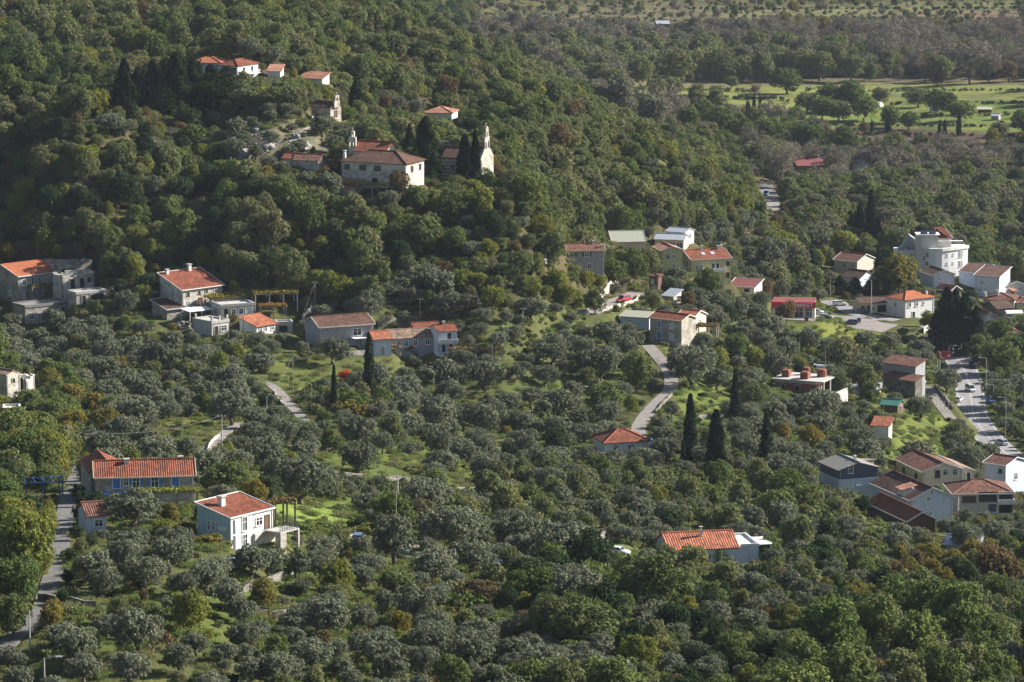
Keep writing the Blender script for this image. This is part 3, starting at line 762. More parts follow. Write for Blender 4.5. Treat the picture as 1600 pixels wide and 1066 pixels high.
def arch_wall(mb, x0, x1, y, th, z0, z1, n, aw, ah, ax='x'):
    """pierced wall for bells: n round-headed openings"""
    W = x1 - x0

    def B(a, b, c, d):
        if ax == 'x': mb.box(a, b, y, y + th, c, d)
        else: mb.box(y, y + th, a, b, c, d)
    cs = [x0 + W * (i + .5) / n for i in range(n)]
    e = [x0] + [v for c in cs for v in (c - aw / 2, c + aw / 2)] + [x1]
    for i in range(0, len(e), 2): B(e[i], e[i + 1], z0, z0 + ah)
    for c in cs:  # stepped round head
        for k in range(4):
            t0, t1 = k / 4, (k + 1) / 4
            g = aw / 2 * math.sqrt(max(0, 1 - t1 * t1))
            zz0, zz1 = z0 + ah + t0 * aw / 2, z0 + ah + t1 * aw / 2
            B(c - aw / 2, c - g, zz0, zz1) if aw / 2 - g > .01 else None
            B(c + g, c + aw / 2, zz0, zz1) if aw / 2 - g > .01 else None
    for i in range(0, len(e), 2): B(e[i], e[i + 1], z0 + ah, z0 + ah + aw / 2)
    B(x0, x1, z0 + ah + aw / 2, z1)


def cross(mb, x, y, z, h=.9, ax='x'):
    mb.box(x - .06, x + .06, y - .06, y + .06, z, z + h)
    if ax == 'x': mb.box(x - .28, x + .28, y - .06, y + .06, z + h * .6, z + h * .6 + .12)
    else: mb.box(x - .06, x + .06, y - .28, y + .28, z + h * .6, z + h * .6 + .12)


hG2 = house('monastery_church', 'the monastery church with the bell gable', 'small church with orange roof and triple bell gable behind monastery', 'church', 553, 603, 268, 236, -20, 8, 'gable_x', 'palestone', 't_red', 26)
mb = MB(); L, H = hG2['L'], hG2['H']
mb.box(-L / 2 - 1.9, -L / 2 - .1, .4, 3.6, -3, H + .3)
arch_wall(mb, -L / 2 - 1.95, -L / 2 - .05, 1.2, .7, H + .3, H + 3.1, 2, .55, 1.5)
arch_wall(mb, -L / 2 - 1.4, -L / 2 - .5, 1.2, .7, H + 3.1, H + 4.6, 1, .4, .6)
cross(mb, -L / 2 - .95, 1.55, H + 4.6); part(hG2, 'bell_gable', mb, 'palestone')
house('outbuilding', 'the low monastery wing', 'low rust-tiled wing left of the monastery', 'outbuilding', 458, 498, 266, 250, -14, 6, 'gable_x', 'palestone', 't_rust', 20)
house('outbuilding', None, 'small tiled outbuilding at the far left end of monastery', 'outbuilding', 441, 464, 258, 247, -18, 5, 'gable_x', 'palestone', 't_red', 20)
house('porch', None, 'little porch with tilted orange roof below monastery wall', 'outbuilding', 521, 552, 302, 292, -30, 4, 'shed_f', 'palestone', 't_pink', 20)
# --- banded church
hH = house('church', 'the banded stone church', 'church of banded pink and pale stone with tall bell gable', 'church', 690, 747, 286, 247, -23, 8, 'gable_x', 'band', 't_brown', 30, wins=[('f', .3, .6, .6, 1.5, 'o'), ('f', .7, .6, .6, 1.5, 'o'), ('r', .5, .2, 1.3, 2.4, 'o')], over=.2)
mb = MB(); L, H, D = hH['L'], hH['H'], hH['D']
x = L / 2 + .05
pg = [(-.1, -3), (D + .1, -3), (D + .1, H + .1), (D / 2 + 1.7, H + 2.3), (D / 2 - 1.7, H + 2.3), (-.1, H + .1)]
mb.face([(x + .8, a, b) for a, b in pg]); mb.face([(x, a, b) for a, b in pg][::-1])
for i in range(6):
    (a, b), (c, d) = pg[i], pg[(i + 1) % 6]; mb.face([(x, a, b), (x, c, d), (x + .8, c, d), (x + .8, a, b)])
arch_wall(mb, D / 2 - 1.5, D / 2 + 1.5, x, .8, H + 2.3, H + 5.0, 2, .8, 1.5, 'y')
mb.box(x - .1, x + .9, D / 2 - 1.65, D / 2 + 1.65, H + 5.0, H + 5.2)
arch_wall(mb, D / 2 - .85, D / 2 + .85, x, .8, H + 5.2, H + 7.2, 1, .75, 1.0, 'y')
for k in range(3): mb.box(x, x + .8, D / 2 - .8 + k * .26, D / 2 + .8 - k * .26, H + 7.2 + k * .25, H + 7.45 + k * .25)
cross(mb, x + .4, D / 2, H + 7.9, 1.0, 'y'); part(hH, 'bell_gable', mb, 'stone')
# --- hill chapel
hI = house('chapel', 'the little hill chapel', 'little white chapel with brown roof and small bell cote', 'chapel', 486, 517, 184, 167, -36, 4.6, 'gable_x', 'stone', 't_brown', 28, wins=[('r', .5, .33, .9, 1.8, 'b'), ('f', .5, .6, .5, .8, 'w')], over=.2)
mb = MB(); L, H, D = hI['L'], hI['H'], hI['D']
mb.box(L / 2 + .02, L / 2 + .5, 1.1, D - 1.1, H - .2, H + 1.6); arch_wall(mb, 1.5, D - 1.5, L / 2 + .02, .48, H + 1.6, H + 3.1, 1, .8, .6, 'y'); cross(mb, L / 2 + .26, D / 2, H + 3.1, .9, 'y'); part(hI, 'bell_gable', mb, 'stone')
# --- top left villa and roofs in the wood
hJ = house('villa', 'the white hillside villa', 'white hillside villa with orange hipped roof and corner balcony', 'villa', 342, 372, 124, 102, -32, 10, 'hip', 'white', 't_red', 20, wins=[('f', .3, .6, 1.2, 1.6, 'w'), ('f', .75, .6, 1.6, 1.6, 'k'), ('r', .3, .6, 1.2, 1.8, 'd'), ('r', .7, .6, 1.2, 1.8, 'd')])
balcony(hJ, 'r', .5, hJ['H'] * .35, 8, 1.6, 'white', 'frame', False)
house('villa', None, 'lower orange-roofed wing left of the white hillside villa', 'villa', 297, 345, 119, 98, -14, 7.5, 'hip', 'offwhite', 't_orange', 18, wins=[('f', .3, .6, 1, 1.4, 'w'), ('f', .62, .6, 1.4, 1.4, 'w'), ('f', .85, .6, .9, 1.4, 'w')])
house('house', None, 'long narrow orange roof showing through trees above the chapel', 'house', 468, 504, 132, 122, -28, 4, 'shed_f', 'white', 't_pink', 18)
house('house', None, 'half-hidden pinkish hipped roof in the wood right of the chapel', 'house', 664, 706, 188, 176, -12, 8, 'hip', 'offwhite', 't_pink', 18)
house('house', None, 'small bleached roof edge beside the white hillside villa', 'house', 418, 438, 120, 111, -8, 5, 'shed_f', 'offwhite', 't_pink', 14)
# --- shoulder group
hN = house('house', 'the grey house with dark green shutters', 'tall grey rendered house with dark green shutters among trees', 'house', 887, 944, 432, 391, 6, 8, 'gable_x', 'grey', 't_rust', 15, wins=[('f', .12, .83, 1.1, 1.1, 's', 'dgreen'), ('f', .52, .83, 1.1, 1.1, 's', 'dgreen'), ('f', .2, .35, 2, 1.6, 'o'), ('f', .6, .4, 1, 1.2, 'w')], chim=[(.75, .5, .9), (.95, .2, .8)], trim='cream')
house('barn', 'the long grey-green barn roof', 'long barn with plain grey-green roof behind trees', 'barn', 957, 1008, 392, 377, 8, 11, 'gable_x', 'cream', 'oldsheet', 22, trim='offwhite')
hP = house('house', 'the white house with the metal roof', 'white house with bluish metal roof and two dark windows', 'house', 1023, 1068, 392, 374, -14, 7, 'gable_x', 'cream', 'metal', 17, wins=[('f', .6, .45, 1.6, 1.6, 'w'), ('f', .86, .45, 1.6, 1.6, 'w')])
house('house', None, 'upper storey house with shiny metal roof behind lower metal roof', 'house', 1041, 1070, 382, 362, -28, 6, 'gable_x', 'white', 'metal', 15, wins=[('r', .5, .6, 1.6, 1.2, 'w'), ('f', .7, .8, 1.6, 1, 'w')])
hQ = house('apartment_house', 'the yellow-green house with skylights', 'three-storey yellow-green house with red roof and two skylights', 'house', 1079, 1142, 443, 404, 21, 10.5, 'gable_x', 'yellow', 't_red', 20,
           wins=[('f', .15, .68, .8, 1.2, 'w'), ('f', .26, .68, .8, 1.2, 'w'), ('f', .56, .66, .9, 1.9, 'd'), ('f', .67, .66, .9, 1.9, 'd'), ('f', .93, .75, .8, 1.2, 'k'), ('f', .93, .3, .8, 1.2, 'k'), ('f', .4, .2, 1, 1.9, 'd'), ('f', .65, .2, 1, 1.9, 'd'), ('l', .75, .75, 1, 1.9, 'o')], chim=[(.45, .5, 1), (.85, .45, 1.1), (.95, .5, 1)], trim='offwhite')
balcony(hQ, 'f', .55, hQ['H'] * .48, 7, 1.4, 'white'); balcony(hQ, 'l', .65, hQ['H'] * .62, 4, 1.3, 'offwhite', 'frame', False)
for fx in (.4, .63):
    mb = MB(); t = hQ['top']; x = (fx - .5) * hQ['L']
    mb.face([(x - .5, 2.0, t(x, 2.0) + .16), (x + .5, 2.0, t(x, 2.0) + .16), (x + .5, 3.3, t(x, 3.3) + .16), (x - .5, 3.3, t(x, 3.3) + .16)]); part(hQ, 'skylight', mb, 'chrome', hQ['roof'])
house('house', None, 'yellow-green wing with pinkish old roof and small windows', 'house', 1034, 1066, 440, 391, 14, 9, 'gable_y', 'yellow', 't_pink', 18, wins=[('f', .3, .8, 1, 1.4, 'w'), ('f', .6, .8, .8, .9, 'w'), ('f', .6, .52, .8, .9, 'w')], trim='offwhite')
house('gatehouse', 'the little brown gatehouse', 'little brown tower-like gatehouse with tiled cap above the red car', 'outbuilding', 1014, 1028, 454, 431, -24, 2.6, 'hip', 'brownwall', 't_rust', 14, wins=[('f', .4, .6, .7, 1.2, 'c', 'offwhite')], over=.4)
hT = house('stone_house', 'the stone house with blue shutters in the middle', 'dark stone house with four blue shuttered windows', 'house', 1016, 1064, 540, 498, -38, 6, 'gable_x', 'stone', 't_red', 19, wins=[('f', .3, .76, 1.1, 1.5, 'c'), ('f', .7, .76, 1.1, 1.3, 'c', 'lightblue'), ('f', .3, .36, 1.1, 1.7, 'c'), ('f', .7, .34, 1.2, 1.8, 'c', 'lightblue')], trim='cream')
house('house', None, 'cream rear wing with bright orange roof behind blue-shuttered stone house', 'house', 1058, 1083, 521, 495, -30, 7, 'gable_x', 'cream', 't_bright', 20, wins=[('f', .5, .7, 1, 1.2, 'w'), ('r', .5, .6, 1, 1.2, 'w')], trim='offwhite')
house('annex', None, 'low white-blue annex with grey-green roof left of dark stone house', 'outbuilding', 970, 1014, 514, 495, -22, 4, 'shed_f', 'lightblue', 'oldsheet', 10, wins=[('f', .3, .5, 1, 1.2, 'w')])
house('shed', None, 'little stone shed with metal roof below gatehouse', 'shed', 1036, 1052, 474, 462, -34, 4, 'shed_f', 'palestone', 'metal', 16, wins=[('r', .6, .5, .9, 1.6, 'o')])
house('house', None, 'low house with brown-red sheet roof and white edging', 'house', 1139, 1178, 458, 448, -22, 7, 'shed_f', 'offwhite', 'rustsheet', 10, trim='white', wins=[('f', .7, .45, 1.6, 1, 'o')])
# --- right bank
house('house', 'the low cream house with the carport', 'low cream house with dark red roof and shaded carport', 'house', 1342, 1388, 490, 473, 12, 7, 'gable_x', 'cream', 't_dark', 18, wins=[('f', .12, .5, .9, 1.5, 'b'), ('f', .32, .5, .9, 1.5, 'b'), ('f', .5, .5, .8, 1, 'w'), ('f', .8, .42, 3, 2.2, 'o')])
house('house', 'the white house with the orange hipped roof', 'white two-storey house with bright orange hipped roof by car park', 'house', 1412, 1461, 498, 466, 36, 8.4, 'hip', 'white', 't_orange', 20, wins=[('f', .16, .74, 1, 1.4, 'w'), ('f', .4, .74, 1, 1.4, 'w'), ('f', .64, .74, .7, .8, 'w'), ('f', .3, .22, 1, 1.9, 'd'), ('l', .5, .7, .9, 1.2, 'w')], chim=[(.86, .2, .9)])
house('house', 'the beige house with the rust roof', 'beige house with rust-brown gabled roof left of the yellow tree', 'house', 1304, 1338, 426, 407, -38, 10, 'gable_x', 'beige', 't_rust', 20, wins=[('f', .45, .6, 1.4, 1.2, 'w'), ('f', .8, .6, 1, 1.2, 'w')], trim='offwhite')
house('house', None, 'low house with dark red roof and pale blue gable', 'house', 1316, 1342, 447, 433, -40, 8, 'gable_x', 'lightblue', 't_dark', 24)
house('house', 'the pale blue gabled house below the hotel', 'pale blue gabled house with dark roof just below hotel', 'house', 1457, 1492, 452, 429, 19, 9.5, 'gable_y', 'lightblue', 't_dark', 20, wins=[('f', .3, .7, .6, .7, 'w')], trim='offwhite')
house('house', 'the flat brown-roofed blue-white house', 'blue-white house with shallow brown roof and white parapet', 'house', 1524, 1560, 464, 431, -28, 9, 'shed_f', 'lightblue', 't_brown', 11, trim='white', wins=[('f', .2, .3, .7, .9, 'w'), ('f', .3, .65, .7, .9, 'w')])
house('house', None, 'left half of the brown-roofed pair behind dark round tree', 'house', 1499, 1534, 452, 426, -28, 8, 'shed_f', 'lightblue', 't_brown', 11, trim='white')
hB3 = house('house', 'the white gabled house at the right edge', 'white gabled house with dark roof and small orange porch', 'house', 1568, 1606, 466, 447, 28, 8, 'gable_y', 'white', 't_dark', 18, wins=[('f', .7, .75, .7, .7, 'w'), ('f', .35, .4, .9, 1.9, 'b')], trim='white')
mb = MB(); mb.slab([(-2.6, -1.8, 2.6), (-.2, -1.8, 2.6), (-.2, 0, 3.2), (-2.6, 0, 3.2)], .12); part(hB3, 'porch_roof', mb, 't_pink')
house('house', 'the rust hipped roof with a white chimney', 'low house with rust hipped roof and white chimney', 'house', 1537, 1584, 480, 468, -14, 9, 'hip', 'beige', 't_rust', 17, chim=[(.42, .3, 1.6, .7), (.04, .1, 1.8, .7)])
house('house', None, 'rust-tiled roof cut by the right edge above the white canopy', 'house', 1588, 1616, 484, 473, 10, 8, 'hip', 'cream', 't_rust', 18)
house('house', None, 'house with dark brown roof and stone front left of white canopy', 'house', 1556, 1584, 496, 481, 24, 8, 'gable_x', 'darkstone', 't_dark', 22)
house('house', 'the grey gabled house with one pale blue window', 'grey gabled house with a single pale blue framed window', 'house', 1529, 1560, 513, 495, 12, 9, 'gable_y', 'grey', 't_dark', 24, wins=[('f', .5, .75, 1, 1.5, 'c', 'lightblue'), ('f', .52, 1.25, .5, .6, 'w')])
house('house', None, 'mottled hipped roof half hidden behind lime green trees', 'house', 1546, 1596, 533, 521, 8, 10, 'hip', 'offwhite', 't_rust', 18)
house('house', None, 'small orange roof peak showing above ivy-dark tree', 'house', 1484, 1502, 463, 453, 42, 6, 'gable_y', 'darkstone', 't_pink', 28, trim='offwhite')
# --- hotel
X, Y, Z, s = ground(1448, 432, H0)
flatten(X, Y, 0, -11, 15, -7, 16, Z - .05, 5); FOOT.append((X, Y, 0, -11, 15, -7, 16))
hot = empty('hotel', (X, Y, Z)); tag(hot, 'large white hotel with curved front, stair tower and roof terrace', 'hotel'); LM.append(('the white hotel', 1455, 400)); HB.append((1402, 1512, 372, 425, F / s))
k = 1 / s
fx = lambda p: (p - 1448) * k
HT = 44 * k
curve = [(fx(1437), -.3), (fx(1443), -2.0), (fx(1451), -2.9), (fx(1460), -3.1), (fx(1470), -2.5), (fx(1482), -1.0), (fx(1494), .8), (fx(1504), 2.5), (fx(1514), 4.4)]
foot = curve + [(fx(1514), 13), (fx(1437), 13)]


def extrude(mb, poly, z0, z1):
    mb.face([(x, y, z1) for x, y in poly]); mb.face([(x, y, z0) for x, y in poly][::-1])
    for i in range(len(poly)):
        (a, b), (c, d) = poly[i], poly[(i + 1) % len(poly)]
        mb.face([(a, b, z0), (c, d, z0), (c, d, z1), (a, b, z1)])


mb = MB(); extrude(mb, foot, -4, HT - .5); mb.build('wall', MT['white'], hot)
mb = MB()
o2 = [(x * 1.03, y * 1.05 - .3) for x, y in curve]
for i in range(len(curve) - 1):
    (a, b), (c, d) = o2[i], o2[i + 1]; (a2, b2), (c2, d2) = curve[i], curve[i + 1]
    q = [(a, b), (c, d), (c2, d2 + .5), (a2, b2 + .5)]
    mb.face([(x, y, HT + .45) for x, y in q]); mb.face([(a, b, HT - .5), (c, d, HT - .5), (c, d, HT + .45), (a, b, HT + .45)])
    mb.face([(c2, d2 + .5, HT - .4), (a2, b2 + .5, HT - .4), (a2, b2 + .5, HT + .45), (c2, d2 + .5, HT + .45)]); mb.face([(a, b, HT - .5), (a2, b2, HT - .5), (c2, d2, HT - .5), (c, d, HT - .5)])
mb.build('parapet', MT['white'], hot)
mb = MB(); mb.box(fx(1400), fx(1434), .5, 11, -4, HT - 1.2); mb.box(fx(1400) - .2, fx(1434), .3, .5, HT - 1.6, HT - .6); mb.build('side_wing', MT['offwhite'], hot)
mb = MB(); mb.box(fx(1431), fx(1464), -1.6, 4.2, HT - 6, HT + 4.3); mb.box(fx(1430), fx(1467), -1.9, 4.5, HT + 4.3, HT + 4.6)
for i in range(3): mb.box(fx(1431.5 + i * 3.2), fx(1433 + i * 3.2), -2.0, -1.6, -4, HT + 4.1)
mb.box(fx(1431), fx(1441), -1.6, 0, -4, HT - 6); mb.build('stair_tower', MT['offwhite'], hot)
for i in range(2):
    mb = MB(); a = fx(1437 + i * 13); mb.slab([(a, -1.2, HT + 4.8), (a + 2.2, -1.2, HT + 4.8), (a + 2.2, 1.4, HT + 5.6), (a, 1.4, HT + 5.6)], .1); mb.build('solar_panel', MT['solar'], hot)
mb = MB(); mb.slab([(fx(1404), .9, HT - .9), (fx(1420), .9, HT - .9), (fx(1420), 3, HT - .1), (fx(1404), 3, HT - .1)], .1); mb.build('solar_panel', MT['solar'], hot)
mb = MB(); mb.slab([(fx(1489), 5.5, HT + 2.3), (fx(1489), 12, HT + 2.3), (fx(1468), 12, HT + 5.2), (fx(1468), 5.5, HT + 5.2)][::-1], .2)
mb.slab([(fx(1462), 5.2, HT + 2.6), (fx(1490), 5.2, HT + 2.6), (fx(1478), 9, HT + 5.6), (fx(1462), 9, HT + 5.6)], .2); mb.build('roof', MT['t_red'], hot)
mb = MB(); mb.box(fx(1462), fx(1489), 5.6, 12.4, HT - .5, HT + 2.5); mb.build('attic_wall', MT['white'], hot)
mb = MB(); mb.bar((fx(1478), 5.1, HT + 5.8), (fx(1491), 5.1, HT + 2.5), .3, .25); mb.build('verge_trim', MT['white'], hot)
mb = MB(); mb.prism([(fx(1408), HT - 1.2), (fx(1432), HT - 1.2), (fx(1432), HT + 2.2), (fx(1423), HT + 3.4)], 5, 10); mb.build('attic_gable', MT['grey'], hot)
mb = MB()
for i in range(9):
    a = fx(1466) + i * (fx(1508) - fx(1466)) / 8; mb.bar((a, 3.6, HT - .4), (a, 3.6, HT + 1.5), .08)
mb.bar((fx(1466), 3.6, HT + 1.5), (fx(1508), 3.6, HT + 1.5), .1); mb.bar((fx(1466), 3.6, HT + .5), (fx(1508), 3.6, HT + .5), .06)
mb.box(fx(1466), fx(1506), 3.8, 5.4, HT + 1.7, HT + 1.85); mb.build('terrace_railing', MT['white'], hot)


def hotwin(px, py, w, h, st='w'):
    X_ = fx(px)
    for i in range(len(curve) - 1):
        (a, b), (c, d) = curve[i], curve[i + 1]
        if a <= X_ <= c or i == len(curve) - 2:
            t = (X_ - a) / (c - a); y = b + (d - b) * t; dx = Vector((c - a, d - b, 0)).normalized(); n = Vector((dx.y, -dx.x, 0))
            window(hot, (X_, y, (432 - py) / s / .985 + abs(y) * .15 * 0), dx, n, w, h, st); return


for px, py, w, h in ((1500, 399, .9, 2), (1502.7, 399, .9, 2), (1500, 414, .9, 2), (1502.7, 414, .9, 2), (1447, 397, 1, 1.3), (1442, 402, 1.6, 1.2), (1479, 398, .5, .6), (1489, 398, .5, .6), (1479, 411, .5, .6), (1489, 411, .5, .6), (1447, 410, 1, 1.2)): hotwin(px, py, w, h)
for px, py in ((1405, 389), (1415, 392), (1415, 408), (1424, 400)): window(hot, (fx(px), .5, (432 - py) / s), (1, 0, 0), (0, -1, 0), .8, 1.2, 'w')
# --- lower right
hEE = house('unfinished_house', 'the unfinished brick house with four red tanks', 'unfinished red block house with flat concrete slab roof', 'house', 1213, 1272, 614, 597, -24, 9.5, 'flat', 'brick', 'conc', wins=[('f', .2, .5, 1, 1.2, 'o'), ('f', .55, .5, 1.2, 1.2, 'o'), ('r', .3, .45, 1.4, 1.8, 'd')], Lm=10.8)
L, D, H = hEE['L'], hEE['D'], hEE['H']
mb = MB(); mb.box(-L / 2 - .6, L / 2 + 2.2, -.6, D + .4, H + .42, H + .62)
for y in (0, D * .5, D): mb.box(L / 2 + 1.8, L / 2 + 2.1, y, y + .3, -2, H + .42)
part(hEE, 'roof_slab', mb, 'conc')
mb = MB(); mb.box(L / 2 + .3, L / 2 + 5, -2.5, -2.2, -3, .6); mb.box(L / 2 + 4.7, L / 2 + 5, -2.2, D, -3, .6); mb.box(L / 2 + .1, L / 2 + 4.7, -2.2, D, -3, -.1); part(hEE, 'terrace_wall', mb, 'conc')
c, s_ = math.cos(hEE['yaw']), math.sin(hEE['yaw'])
for (fx_, fy, w, hh, rd, lab) in ((-.33, .35, 1.9, 1.7, 0, 'square red block tank nearest the left end of concrete roof'), (.0, .85, 1.9, 1.8, 1, 'rounded red tank standing behind the other three roof tanks'), (.16, .25, 2, 1.7, 0, 'square red block tank nearest the front of concrete roof'), (.42, .7, 2.4, 1.9, 1, 'largest rounded red tank, rightmost on the concrete roof')):
    lx, ly = fx_ * L, fy * D
    mb = MB()
    n = 4 if rd == 0 else 14
    off = math.pi / 4 if rd == 0 else 0
    rr = w / 2 * (1.414 if rd == 0 else 1)
    prof = [(rr, 0), (rr, hh * .75), (rr * .92, hh * .9), (rr * (.8 if rd else .9), hh)]
    for i in range(len(prof) - 1):
        for k_ in range(n):
            a0, a1 = off + 2 * math.pi * k_ / n, off + 2 * math.pi * (k_ + 1) / n
            (r0, z0), (r1, z1) = prof[i], prof[i + 1]
            mb.face([(r0 * math.cos(a0), r0 * math.sin(a0), z0), (r0 * math.cos(a1), r0 * math.sin(a1), z0), (r1 * math.cos(a1), r1 * math.sin(a1), z1), (r1 * math.cos(a0), r1 * math.sin(a0), z1)])
    mb.face([(prof[-1][0] * math.cos(off + 2 * math.pi * k_ / n), prof[-1][0] * math.sin(off + 2 * math.pi * k_ / n), hh) for k_ in range(n)])
    thing_mesh('roof_tank', mb, MT['brick'], (hEE['X'] + lx * c - ly * s_, hEE['Y'] + lx * s_ + ly * c, hEE['Z'] + H + .63), hEE['yaw'], lab, 'tank', 'red tanks on the unfinished roof')
house('house', 'the two-tier grey house', 'tall upper block of grey house under a narrow orange roof', 'house', 1381, 1428, 612, 569, -40, 4.5, 'shed_f', 'grey', 't_rust', 15, wins=[('f', .35, .72, .5, .6, 'o')])
house('house', None, 'lower front block of two-tier grey house with orange lean-to roof', 'house', 1382, 1428, 617, 592, -40, 3.2, 'shed_f', 'darkstone', 't_rust', 15, wins=[('f', .6, .35, .9, 1.2, 'o')])
house('annex', None, 'small sunlit white annex right of two-tier grey house', 'outbuilding', 1430, 1446, 617, 598, 30, 4, 'flat', 'white', 'white', wins=[('f', .3, .5, .9, 1.8, 'o')])
house('shed', 'the shed with the green roof', 'dark timber shed under a green sheet roof', 'shed', 1376, 1402, 647, 632, -22, 5, 'gable_x', 'wood', 'greensheet', 20, wins=[('r', .5, .4, 1.2, 1.8, 'o')])
house('shed', 'the small white shed with the orange roof', 'small white-grey shed with single-slope orange roof on grass', 'shed', 1363, 1388, 687, 664, -20, 3, 'shed_f', 'white', 't_bright', 22)
house('outbuilding', None, 'long low outbuilding with pinkish metal roof beside the unfinished house', 'outbuilding', 1321, 1374, 616, 608, -8, 4.5, 'shed_f', 'cream', 'metal', 10)
hII = house('house', 'the dark slate-blue house', 'slate-blue rendered gable house over pale lower storey, grey felt roof', 'house', 1310, 1373, 772, 732, 20, 10, 'gable_y', 'slate', 'greysheet', 16, wins=[('f', .29, .98, 1, 1.5, 'w'), ('f', .28, .38, .7, .9, 'w'), ('f', .5, .42, .7, .7, 'c', 'dkblue')], chim=[(.6, .4, 1, .5)])
mb = MB(); mb.box(-hII['L'] / 2 - .04, hII['L'] / 2 + .04, -.06, hII['D'] + .04, -3, hII['H'] * .62); part(hII, 'lower_wall', mb, 'lightblue')
house('outbuilding', None, 'low felt-roofed extension behind the dark slate-blue house', 'outbuilding', 1342, 1366, 742, 724, 26, 5, 'shed_b', 'beige', 'greysheet', 8)
hJJ = house('house', 'the beige house with white verges', 'beige house with red roof edged by broad white verges', 'house', 1441, 1505, 765, 735, 17, 16, 'gable_y', 'cream', 't_rust', 19, wins=[('f', .36, .82, 1, 1.6, 'k'), ('f', .56, .9, 1, 1.3, 'w'), ('f', .8, .88, 1, 1.3, 'w'), ('l', .3, .6, 1, 1.2, 'k'), ('l', .75, .6, 1, 1.2, 'k')], trim='white')
house('house', None, 'narrow white side wing with pinkish roof and outside steps', 'house', 1504, 1522, 762, 736, 17, 14, 'shed_r', 'white', 't_pink', 20, trim='white', wins=[('f', .5, .7, .9, 1.6, 'd')])
hKK = house('house', 'the big pale blue gabled house', 'big pale blue gabled house with dark patched brown roof', 'house', 1421, 1490, 818, 778, 20, 19, 'gable_y', 'lightblue', 't_patch', 24, wins=[('f', .49, 1.22, .5, .9, 'w'), ('f', .42, .98, .7, .7, 'w'), ('f', .37, .38, .6, .8, 'w'), ('f', .47, .38, .6, .8, 'w'), ('l', .3, .7, .9, .9, 'w'), ('l', .6, .7, .9, 1.1, 'w')], trim='offwhite')
mb = MB(); L, H = hKK['L'], hKK['H']; mb.box(-L / 2 - .1, -L / 2 + 2.4, 3.2, 6, H - .2, H + 1.6); dm = part(hKK, 'dormer', mb, 'offwhite', hKK['roof'])
mb = MB(); mb.slab([(-L / 2 - .7, 6.4, H + 1.5), (-L / 2 - .7, 2.8, H + 1.5), (-L / 2 + 3, 2.8, H + 2.3), (-L / 2 + 3, 6.4, H + 2.3)], .14); part(hKK, 'dormer_roof', mb, 't_pink', hKK['roof'])
hLL = house('house', 'the beige house with the mottled roof', 'wide beige house with mottled brown roof and corner balcony', 'house', 1489, 1583, 806, 771, 4, 11, 'hip', 'beige', 't_rust', 19, wins=[('f', .2, .74, 1.3, 1.3, 'k'), ('f', .32, .74, 1.3, 1.3, 'k'), ('f', .5, .85, 1.8, 2, 'k'), ('f', .65, .85, 1.8, 2, 'k'), ('f', .65, .35, 1.8, 1.8, 'c', 'slate'), ('f', .2, .2, 1.2, 1.2, 'w'), ('f', .88, .85, 3, 1.8, 'o'), ('f', .88, .3, 3, 1.8, 'o')], trim='offwhite')
balcony(hLL, 'f', .87, hLL['H'] * .56, 3.6, 1.4, 'offwhite', 'frame', True)
hMM = house('house', 'the lavender-white house at the right edge', 'tall lavender-white house with orange roof and white verges', 'house', 1539, 1569, 778, 724, -42, 8, 'gable_x', 'lightblue', 't_rust', 17, wins=[('f', .75, .8, .8, .9, 'k'), ('r', .5, .6, 1, 1.4, 'w')], trim='white')
house('house', None, 'lower right wing with orange lean-to roof at the right edge', 'house', 1571, 1602, 776, 742, -20, 5, 'shed_f', 'lightblue', 't_rust', 18, trim='white')
house('house', 'the dark house with the long orange roof slope', 'brown house with one dark and one bright orange roof slope', 'house', 1418, 1462, 834, 812, 19, 20, 'gable_y', 'brownwall', 't_red', 27, trim='offwhite')
house('house', 'the pale metal roof among yellow trees', 'low house with pale bluish metal roof behind yellow trees', 'house', 1478, 1532, 864, 851, -9, 8, 'gable_x', 'beige', 'metal', 14)
# --- foreground
hPP = house('bungalow', 'the white bungalow with ribbed orange roof', 'white bungalow with bright ribbed orange roof and one chimney', 'house', 1045, 1153, 884, 856, 12, 9, 'gable_x', 'lightblue', 't_bright', 22, wins=[('f', .57, .5, .8, .9, 'w'), ('f', .68, .38, 1, 2, 'd', 'paleblue'), ('f', .25, .5, 1, 1.1, 'w'), ('l', .5, .5, .9, 1, 'w')], chim=[(.53, .36, 1.7, .45)])
L, D, H = hPP['L'], hPP['D'], hPP['H']
HB.append((1150, 1192, 836, 878, F / hPP['s']))
mb = MB(); mb.box(L / 2 + .05, L / 2 + 3.7, .1, D - .4, -3, H - .1); part(hPP, 'side_block', mb, 'lightblue')
mb = MB()
for a in ((L / 2 + .5, L / 2 + 3.8, 0, .2), (L / 2 + 3.55, L / 2 + 3.8, .2, D - .3), (L / 2 + .05, L / 2 + 3.8, D - .3, D - .05)): mb.box(*a, H - .1, H + .35)
mb.box(L / 2 + .1, L / 2 + 3.6, .2, D - .4, H - .1, H - .03); part(hPP, 'terrace_parapet', mb, 'white')
mb = MB(); mb.box(L / 2 + 3.85, L / 2 + 6.4, 1, D - 2, H - .2, H - .05)
for y in (1.2, D - 2.2): mb.box(L / 2 + 6.1, L / 2 + 6.3, y, y + .2, -2, H - .2)
part(hPP, 'side_canopy', mb, 'white')
house('house', 'the red hipped roof beside the lane', 'low white house with red hipped roof beside the lane', 'house', 945, 1014, 708, 690, 16, 8.5, 'hip', 'white', 't_red', 24, wins=[('f', .6, .5, 1.4, .9, 'w'), ('f', .25, .5, 1, 1, 'w')])
